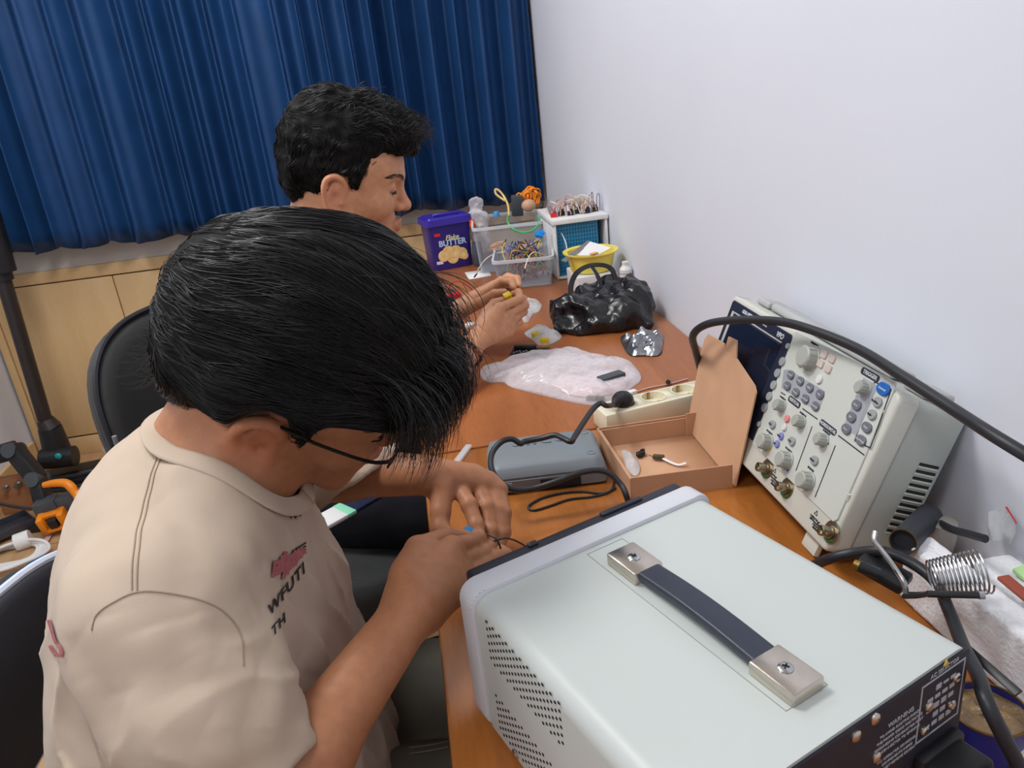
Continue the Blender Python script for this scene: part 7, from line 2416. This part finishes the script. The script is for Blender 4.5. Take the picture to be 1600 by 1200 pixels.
mb = MB(); mb.tube([at(1416, 930, 0.72), at(1435, 930, 0.705), at(1450, 928, 0.69)], 0.003, 8, 5, flat=(0.006, 0.002)); mb.build('arm', m_blackpl, t, world=True)
t = thing('black_jack_plug', 'black jack plug with brass tip lying behind the power supply', 'plug', tuple(at(1355, 890, 0.74)))
mb = MB(); mb.cyl(at(1342, 884, 0.735), at(1374, 897, 0.728), 0.0062, 0.0052, seg=16); mb.build('plug_barrel', m_blackpl, t, world=True)
mb = MB(); mb.cyl(at(1334, 880, 0.738), at(1343, 884, 0.735), 0.0040, 0.0048, seg=14); mb.build('brass_tip', m_gold, t, world=True)
t = thing('white_component_tape', 'white perforated component tape lying on the desk beside the stand', 'tape', tuple(atz(1400, 900, DZ)))
a, b = atz(1374, 903, DZ + 0.001), atz(1440, 888, DZ + 0.001)
mb = MB(frame((a + b) / 2, b - a, za=(0, 0, 1))); mb.box((0, 0, 0), (np.linalg.norm(b - a), 0.008, 0.0012)); mb.build('tape_strip', mat('cream_tape_paper', (222, 212, 200), 0.7), t, world=True)
mb = MB(frame((a + b) / 2, b - a, za=(0, 0, 1)))
for k in range(9): mb.cyl((-0.018 + 0.0045 * k, 0.002, 0.0005), (-0.018 + 0.0045 * k, 0.002, 0.0009), 0.0008, seg=8)
mb.build('tape_holes', m_hole, t, world=True)
# tin of flux, black bar, plastic
tin = thing('flux_tin', 'open blue tin of brown flux paste behind the bench power supply', 'tin', (0.414, 0.432, DZ))
c = v3((0.4145, 0.434, DZ)); R0 = 0.0300
mb = MB(); mb.lathe([(R0, 0.001), (R0, 0.044), (R0 - 0.0008, 0.044), (R0 - 0.0008, 0.034), (0, 0.034)], c, (0, 0, 1), 40, caps=False); mb.lathe([(R0, 0.001), (0, 0.001)], c, (0, 0, 1), 40, caps=False)
mb.build('tin_wall', mat('navy_blue_tin', (36, 44, 130), 0.35), tin, world=True)
mb = MB(); mb.tube([c + v3((R0 * math.cos(a), R0 * math.sin(a), 0.044)) for a in np.linspace(0, 2 * PI, 30, endpoint=False)], 0.0011, 8, 2, closed=True); mb.build('rim', mat('tarnished_rim', (120, 96, 60), 0.35, 0.9), tin, world=True)
m_flux = mat('brown_flux_paste', (118, 96, 72), 0.22, rgb2=(150, 122, 80), scale=70, bump=0.8, bscale=150, spec=0.6, dist=0.004)
mb = MB(); rows = []
for r_ in np.linspace(0, R0 - 0.0010, 14):
    rows.append([c + v3((r_ * math.cos(a), r_ * math.sin(a), 0.0365 + 0.0020 * math.sin(9 * r_ * 30 + 3 * math.cos(a)) * math.sin(4 * a + r_ * 200) + 0.0025 * (r_ / R0) ** 6)) for a in np.linspace(0, 2 * PI, 60)])
mb.grid(rows); mb.build('paste', m_flux, tin, world=True, angle=180)
Mc = lambda a, z: Matrix.Translation(Vector(c + v3(((R0 + 0.0003) * math.cos(a), (R0 + 0.0003) * math.sin(a), z)))) @ Matrix.Rotation(a + PI / 2, 4, 'Z') @ Matrix.Rotation(PI / 2, 4, 'X')
link('tin_lettering', texts([(ch, 0.010, Mc(-0.95 + 0.20 * k, 0.027)) for k, ch in enumerate('SEV')] ), mat('pale_blue_tin_print', (130, 150, 220), 0.5), tin, world=True, smooth=False)
t = thing('black_flat_bar', 'flat black bar leaning between the foam block and the flux tin', 'bar', tuple(at(1545, 1040, 0.62)))
a, b = at(1496, 1000, 0.650), at(1592, 1084, 0.590)
mb = MB(frame((a + b) / 2, b - a, za=(-0.5, 0.2, 0.8))); mb.box((0, 0, 0), (np.linalg.norm(b - a), 0.007, 0.002), 0.0005); mb.build('bar_body', m_blackpl, t, world=True)
t = thing('brown_red_strip', 'brownish red strip lying on top of the foam block', 'strip', tuple(at(1585, 945, 0.62)))
a, b = v3((0.508, 0.54, DZ + 0.081)), v3((0.506, 0.44, DZ + 0.081))
mb = MB(frame((a + b) / 2, b - a, za=(0, 0, 1))); mb.box((0, 0, 0), (np.linalg.norm(b - a), 0.012, 0.004), 0.001); mb.build('strip_body', mat('brown_red_card', (150, 70, 52), 0.6), t, world=True)
t = thing('violet_film', 'violet tinted clear plastic film crumpled beside the flux tin', 'plastic bag', tuple(atz(1590, 1165, DZ)))
film_bag([(1555, 1190), (1572, 1150), (1600, 1120), (1640, 1130), (1640, 1220), (1590, 1230)], DZ, 0.018, 'film', clear_mat('violet_film', (190, 180, 220), 0.35, 0.2, (0.9, 0.88, 0.96)), t, 60, 9, 0.010, 0.003)
t = thing('beige_round_lid', 'beige round lid at the desk edge beside the flux tin', 'lid', tuple(atz(1600, 1205, DZ)))
mb = MB(); mb.lathe([(0.014, 0.001), (0.014, 0.020), (0.012, 0.023), (0, 0.023)], atz(1612, 1222, DZ + 0.0), (0, 0, 1), 24); mb.build('lid_body', m_ivory, t, world=True)

# ================================================================== FLOOR AT THE LEFT
vac = thing('stick_vacuum', 'black stick vacuum cleaner leaning in the left corner, teal dot on its joint', 'vacuum cleaner', (-1.55, 3.05, 0))
c = v3((-1.49, 2.95, 0.0))
mb = MB(); mb.box((c[0] + 0.06, c[1], 0.035), (0.30, 0.10, 0.055), 0.018, 3, m=Matrix.Rotation(math.radians(8), 3, 'Z')); hd_ = mb.build('floor_head', m_blackpl, vac, world=True)
j0 = aty(92, 712, 2.93); j1 = aty(78, 668, 2.94); j2 = aty(70, 655, 2.94); j3 = aty(2, 425, 2.97); 
mb = MB(); mb.tube([j0, j1], [0.052, 0.042], 18, 2, spline=False); mb.cyl(aty(66, 718, 2.90), aty(118, 712, 2.90), 0.040, seg=20); mb.build('swivel_joint', m_blackpl, vac, world=True)
mb = MB(); mb.tube([j1, j2], [0.042, 0.030], 16, 2, spline=False); mb.tube([j2, j3], 0.026, 16, 2, spline=False); mb.build('wand_tube', mat('dark_bronze_metal', (62, 56, 56), 0.35, 0.5), vac, world=True)
j4 = j3 + unit(j3 - j2) * 0.25
mb = MB(); mb.tube([j3 - unit(j3 - j2) * 0.03, j3 + unit(j3 - j2) * 0.05], 0.034, 16, 2, spline=False); mb.tube([j3, j4], 0.05, 16, 2, spline=False); mb.build('motor_body', m_blackpl, vac, world=True)
q = aty(91, 713, 2.855)
mb = MB(); mb.sphere(q, 0.013, 16, (1, 0.5, 1)); mb.build('teal_button', mat('teal_plastic', (30, 150, 160), 0.4), vac, world=True)

t = thing('clear_bag_on_floor', 'crumpled clear plastic bag on the floor behind the office chair', 'plastic bag', tuple(atz(178, 700, 0)))
film_bag([(150, 697), (172, 686), (192, 690), (200, 705), (185, 712), (165, 708)], 0.0, 0.05, 'film', m_milky, t, 16, 3, 0.03, 0.008)
t = thing('black_box_on_floor', 'flat black box with cables lying on the floor beside the vacuum head', 'box', tuple(atz(145, 735, 0)))
mb = MB(rotz(atz(150, 738, 0.02), 12)); mb.box((0, 0, 0), (0.20, 0.13, 0.036), 0.006); mb.build('box_body', m_blackpl, t, world=True)
t = thing('black_cable_coil', 'coil of black cable lying on the floor near the orange clamp', 'cable', tuple(atz(112, 755, 0)))
mb = MB()
for k in range(4):
    c = atz(112, 752, 0.008 + 0.008 * k); mb.tube([c + v3(((0.075 + 0.006 * k) * math.cos(a), (0.055 + 0.004 * k) * math.sin(a), 0.004 * math.sin(2 * a + k))) for a in np.linspace(0, 2 * PI, 14, endpoint=False)], 0.0055, 8, 3, closed=True)
mb.build('loops', m_cord, t, world=True)

# black arm tool with orange clamp
arm_t = thing('black_clamp_arm', 'black jointed arm with an orange clamp head standing on the floor', 'clamp arm', tuple(atz(85, 815, 0)))
A0, A1, A2, A3 = at(-25, 716, 2.75), at(22, 703, 2.75), at(58, 748, 2.72), at(70, 790, 2.70)
for p, q, r_ in ((A0, A1, 0.036), (A1, A2, 0.036), (A2, A3, 0.030)):
    mb = MB(frame((p + q) / 2, q - p, ya=(0.1, 1, 0))); mb.box((0, 0, 0), (np.linalg.norm(q - p) + 0.02, 0.05, r_ * 1.7), 0.010, 2); mb.build('arm_link', m_blackpl, arm_t, world=True)
mb = MB(); 
for p in (A1, A2): mb.cyl(p - CF * 0.036, p + CF * 0.036, 0.026, seg=18)
mb.build('hinge_pins', m_gplast2, arm_t, world=True)
mb = MB(frame(at(74, 790, 2.68), (1, 0.1, 0.12), za=(0, 0, 1))); mb.box((0, 0, 0), (0.075, 0.06, 0.05), 0.006); mb.box((0.075, 0.0, -0.01), (0.08, 0.05, 0.06), 0.006); mb.build('clamp_block', m_gplast2, arm_t, world=True)
fo = frame(at(84, 813, 2.66), (1, 0.1, 0.12), za=(0, -0.2, 1))
mb = MB(fo)
for sx in (-1, 1): mb.box((sx * 0.034, 0, 0.0), (0.022, 0.05, 0.062), 0.005)
mb.box((0, 0, -0.026), (0.088, 0.05, 0.014), 0.004); mb.box((0, 0.01, 0.022), (0.06, 0.03, 0.014), 0.003); mb.build('orange_jaw', m_orange, arm_t, world=True)
mb = MB(fo); mb.box((0.002, -0.006, 0.0), (0.030, 0.04, 0.034), 0.004); mb.build('motor_block', m_blackpl, arm_t, world=True)
mb = MB(); mb.tube([at(68, 758, 2.62), at(84, 755, 2.62), at(102, 755, 2.62), at(112, 762, 2.62), at(118, 772, 2.62)], [0.010, 0.013, 0.015, 0.016, 0.012], 12, 6); mb.build('orange_handle', m_orange, arm_t, world=True)
mb = MB(); mb.tube([at(119, 768, 2.62), at(126, 780, 2.62), at(130, 792, 2.62)], [0.016, 0.020, 0.014], 12, 6); mb.build('orange_lever', m_orange, arm_t, world=True)
mb = MB(); mb.tube([at(-20, 782, 2.65), at(10, 789, 2.66), at(40, 794, 2.67), at(62, 794, 2.68)], 0.0055, 8, 6); mb.build('arm_cable', m_cord, arm_t, world=True)
lw = atz(86, 822, 0.0)
mb = MB(); mb.box((lw[0], lw[1] + 0.02, 0.012), (0.14, 0.10, 0.022), 0.004); mb.build('foot_plate', m_blackpl, arm_t, world=True)
# wooden blocks with bolts, dark tray
t = thing('wooden_fixture_board', 'upright reddish wooden board with steel bolts at the left edge', 'wooden board', tuple(atz(30, 790, 0)))
cb = atz(28, 800, 0)
mb = MB(frame((cb[0], cb[1], 0.075), (1, 0.05, 0), za=(0, 0, 1))); mb.box((0.02, 0, 0), (0.13, 0.02, 0.148), 0.002); mb.box((-0.14, 0.0, 0), (0.11, 0.02, 0.148), 0.002); mb.build('board', wood_mat('reddish_plywood', (150, 98, 62), (178, 122, 84), 0.6, 3, (1, 6, 6)), t, world=True)
for dx, dz in ((-0.13, 0.115), (0.0, 0.112), (0.045, 0.118)):
    mb = MB(); mb.cyl((cb[0] + dx, cb[1] - 0.035, dz), (cb[0] + dx, cb[1] - 0.008, dz), 0.008, seg=12); mb.cyl((cb[0] + dx, cb[1] - 0.014, dz), (cb[0] + dx, cb[1] - 0.009, dz), 0.014, seg=6); mb.build('bolt', m_steel, t, world=True)
t = thing('dark_metal_tray', 'dark grey metal tray on the floor at the left edge', 'tray', tuple(atz(5, 835, 0)))
mb = MB(rotz(atz(2, 832, 0.02), 40)); mb.box((0, 0, 0), (0.20, 0.11, 0.006), 0.002)
for sx in (-1, 1): mb.box((sx * 0.098, 0, 0.012), (0.004, 0.11, 0.026), 0.001)
for sy in (-1, 1): mb.box((0, sy * 0.053, 0.012), (0.20, 0.004, 0.026), 0.001)
mb.build('tray_body', mat('dark_grey_metal', (88, 90, 100), 0.4, 0.6), t, world=True)
t = thing('white_cable_coil', 'coil of white cable tied with a white band on the floor', 'cable', tuple(atz(25, 868, 0)))
mb = MB()
for k in range(5):
    c = atz(16, 868, 0.008 + 0.006 * k); mb.tube([c + v3(((0.085 + 0.008 * k) * math.cos(a), (0.060 + 0.006 * k) * math.sin(a), 0.004 * math.sin(3 * a + k))) for a in np.linspace(0, 2 * PI, 14, endpoint=False)], 0.0055, 8, 3, closed=True)
mb.build('loops', m_white, t, world=True)
c = atz(36, 846, 0.025); mb = MB(); mb.cyl(c - v3((0.022, 0.004, 0)), c + v3((0.022, 0.010, 0.004)), 0.030, seg=18); mb.build('white_tie', m_paper, t, world=True)
t = thing('pinkish_flat_cable', 'pale pink flat cable end running across the floor beside the white coil', 'cable', tuple(atz(68, 860, 0)))
mb = MB(); mb.tube([atz(78, 835, 0.004), atz(70, 848, 0.010), atz(66, 862, 0.010), atz(67, 880, 0.004)], 0.006, 8, 6, flat=(0.010, 0.002)); mb.build('flat_cable', m_wpink, t, world=True)
t = thing('blue_block', 'small bright blue plastic block on the floor behind the navy chair', 'plastic part', tuple(atz(58, 878, 0)))
mb = MB(rotz(atz(60, 878, 0.014), 10)); mb.box((0, 0, 0), (0.055, 0.03, 0.024), 0.004); mb.build('block_body', mat('light_blue_plastic', (70, 160, 220), 0.4), t, world=True)
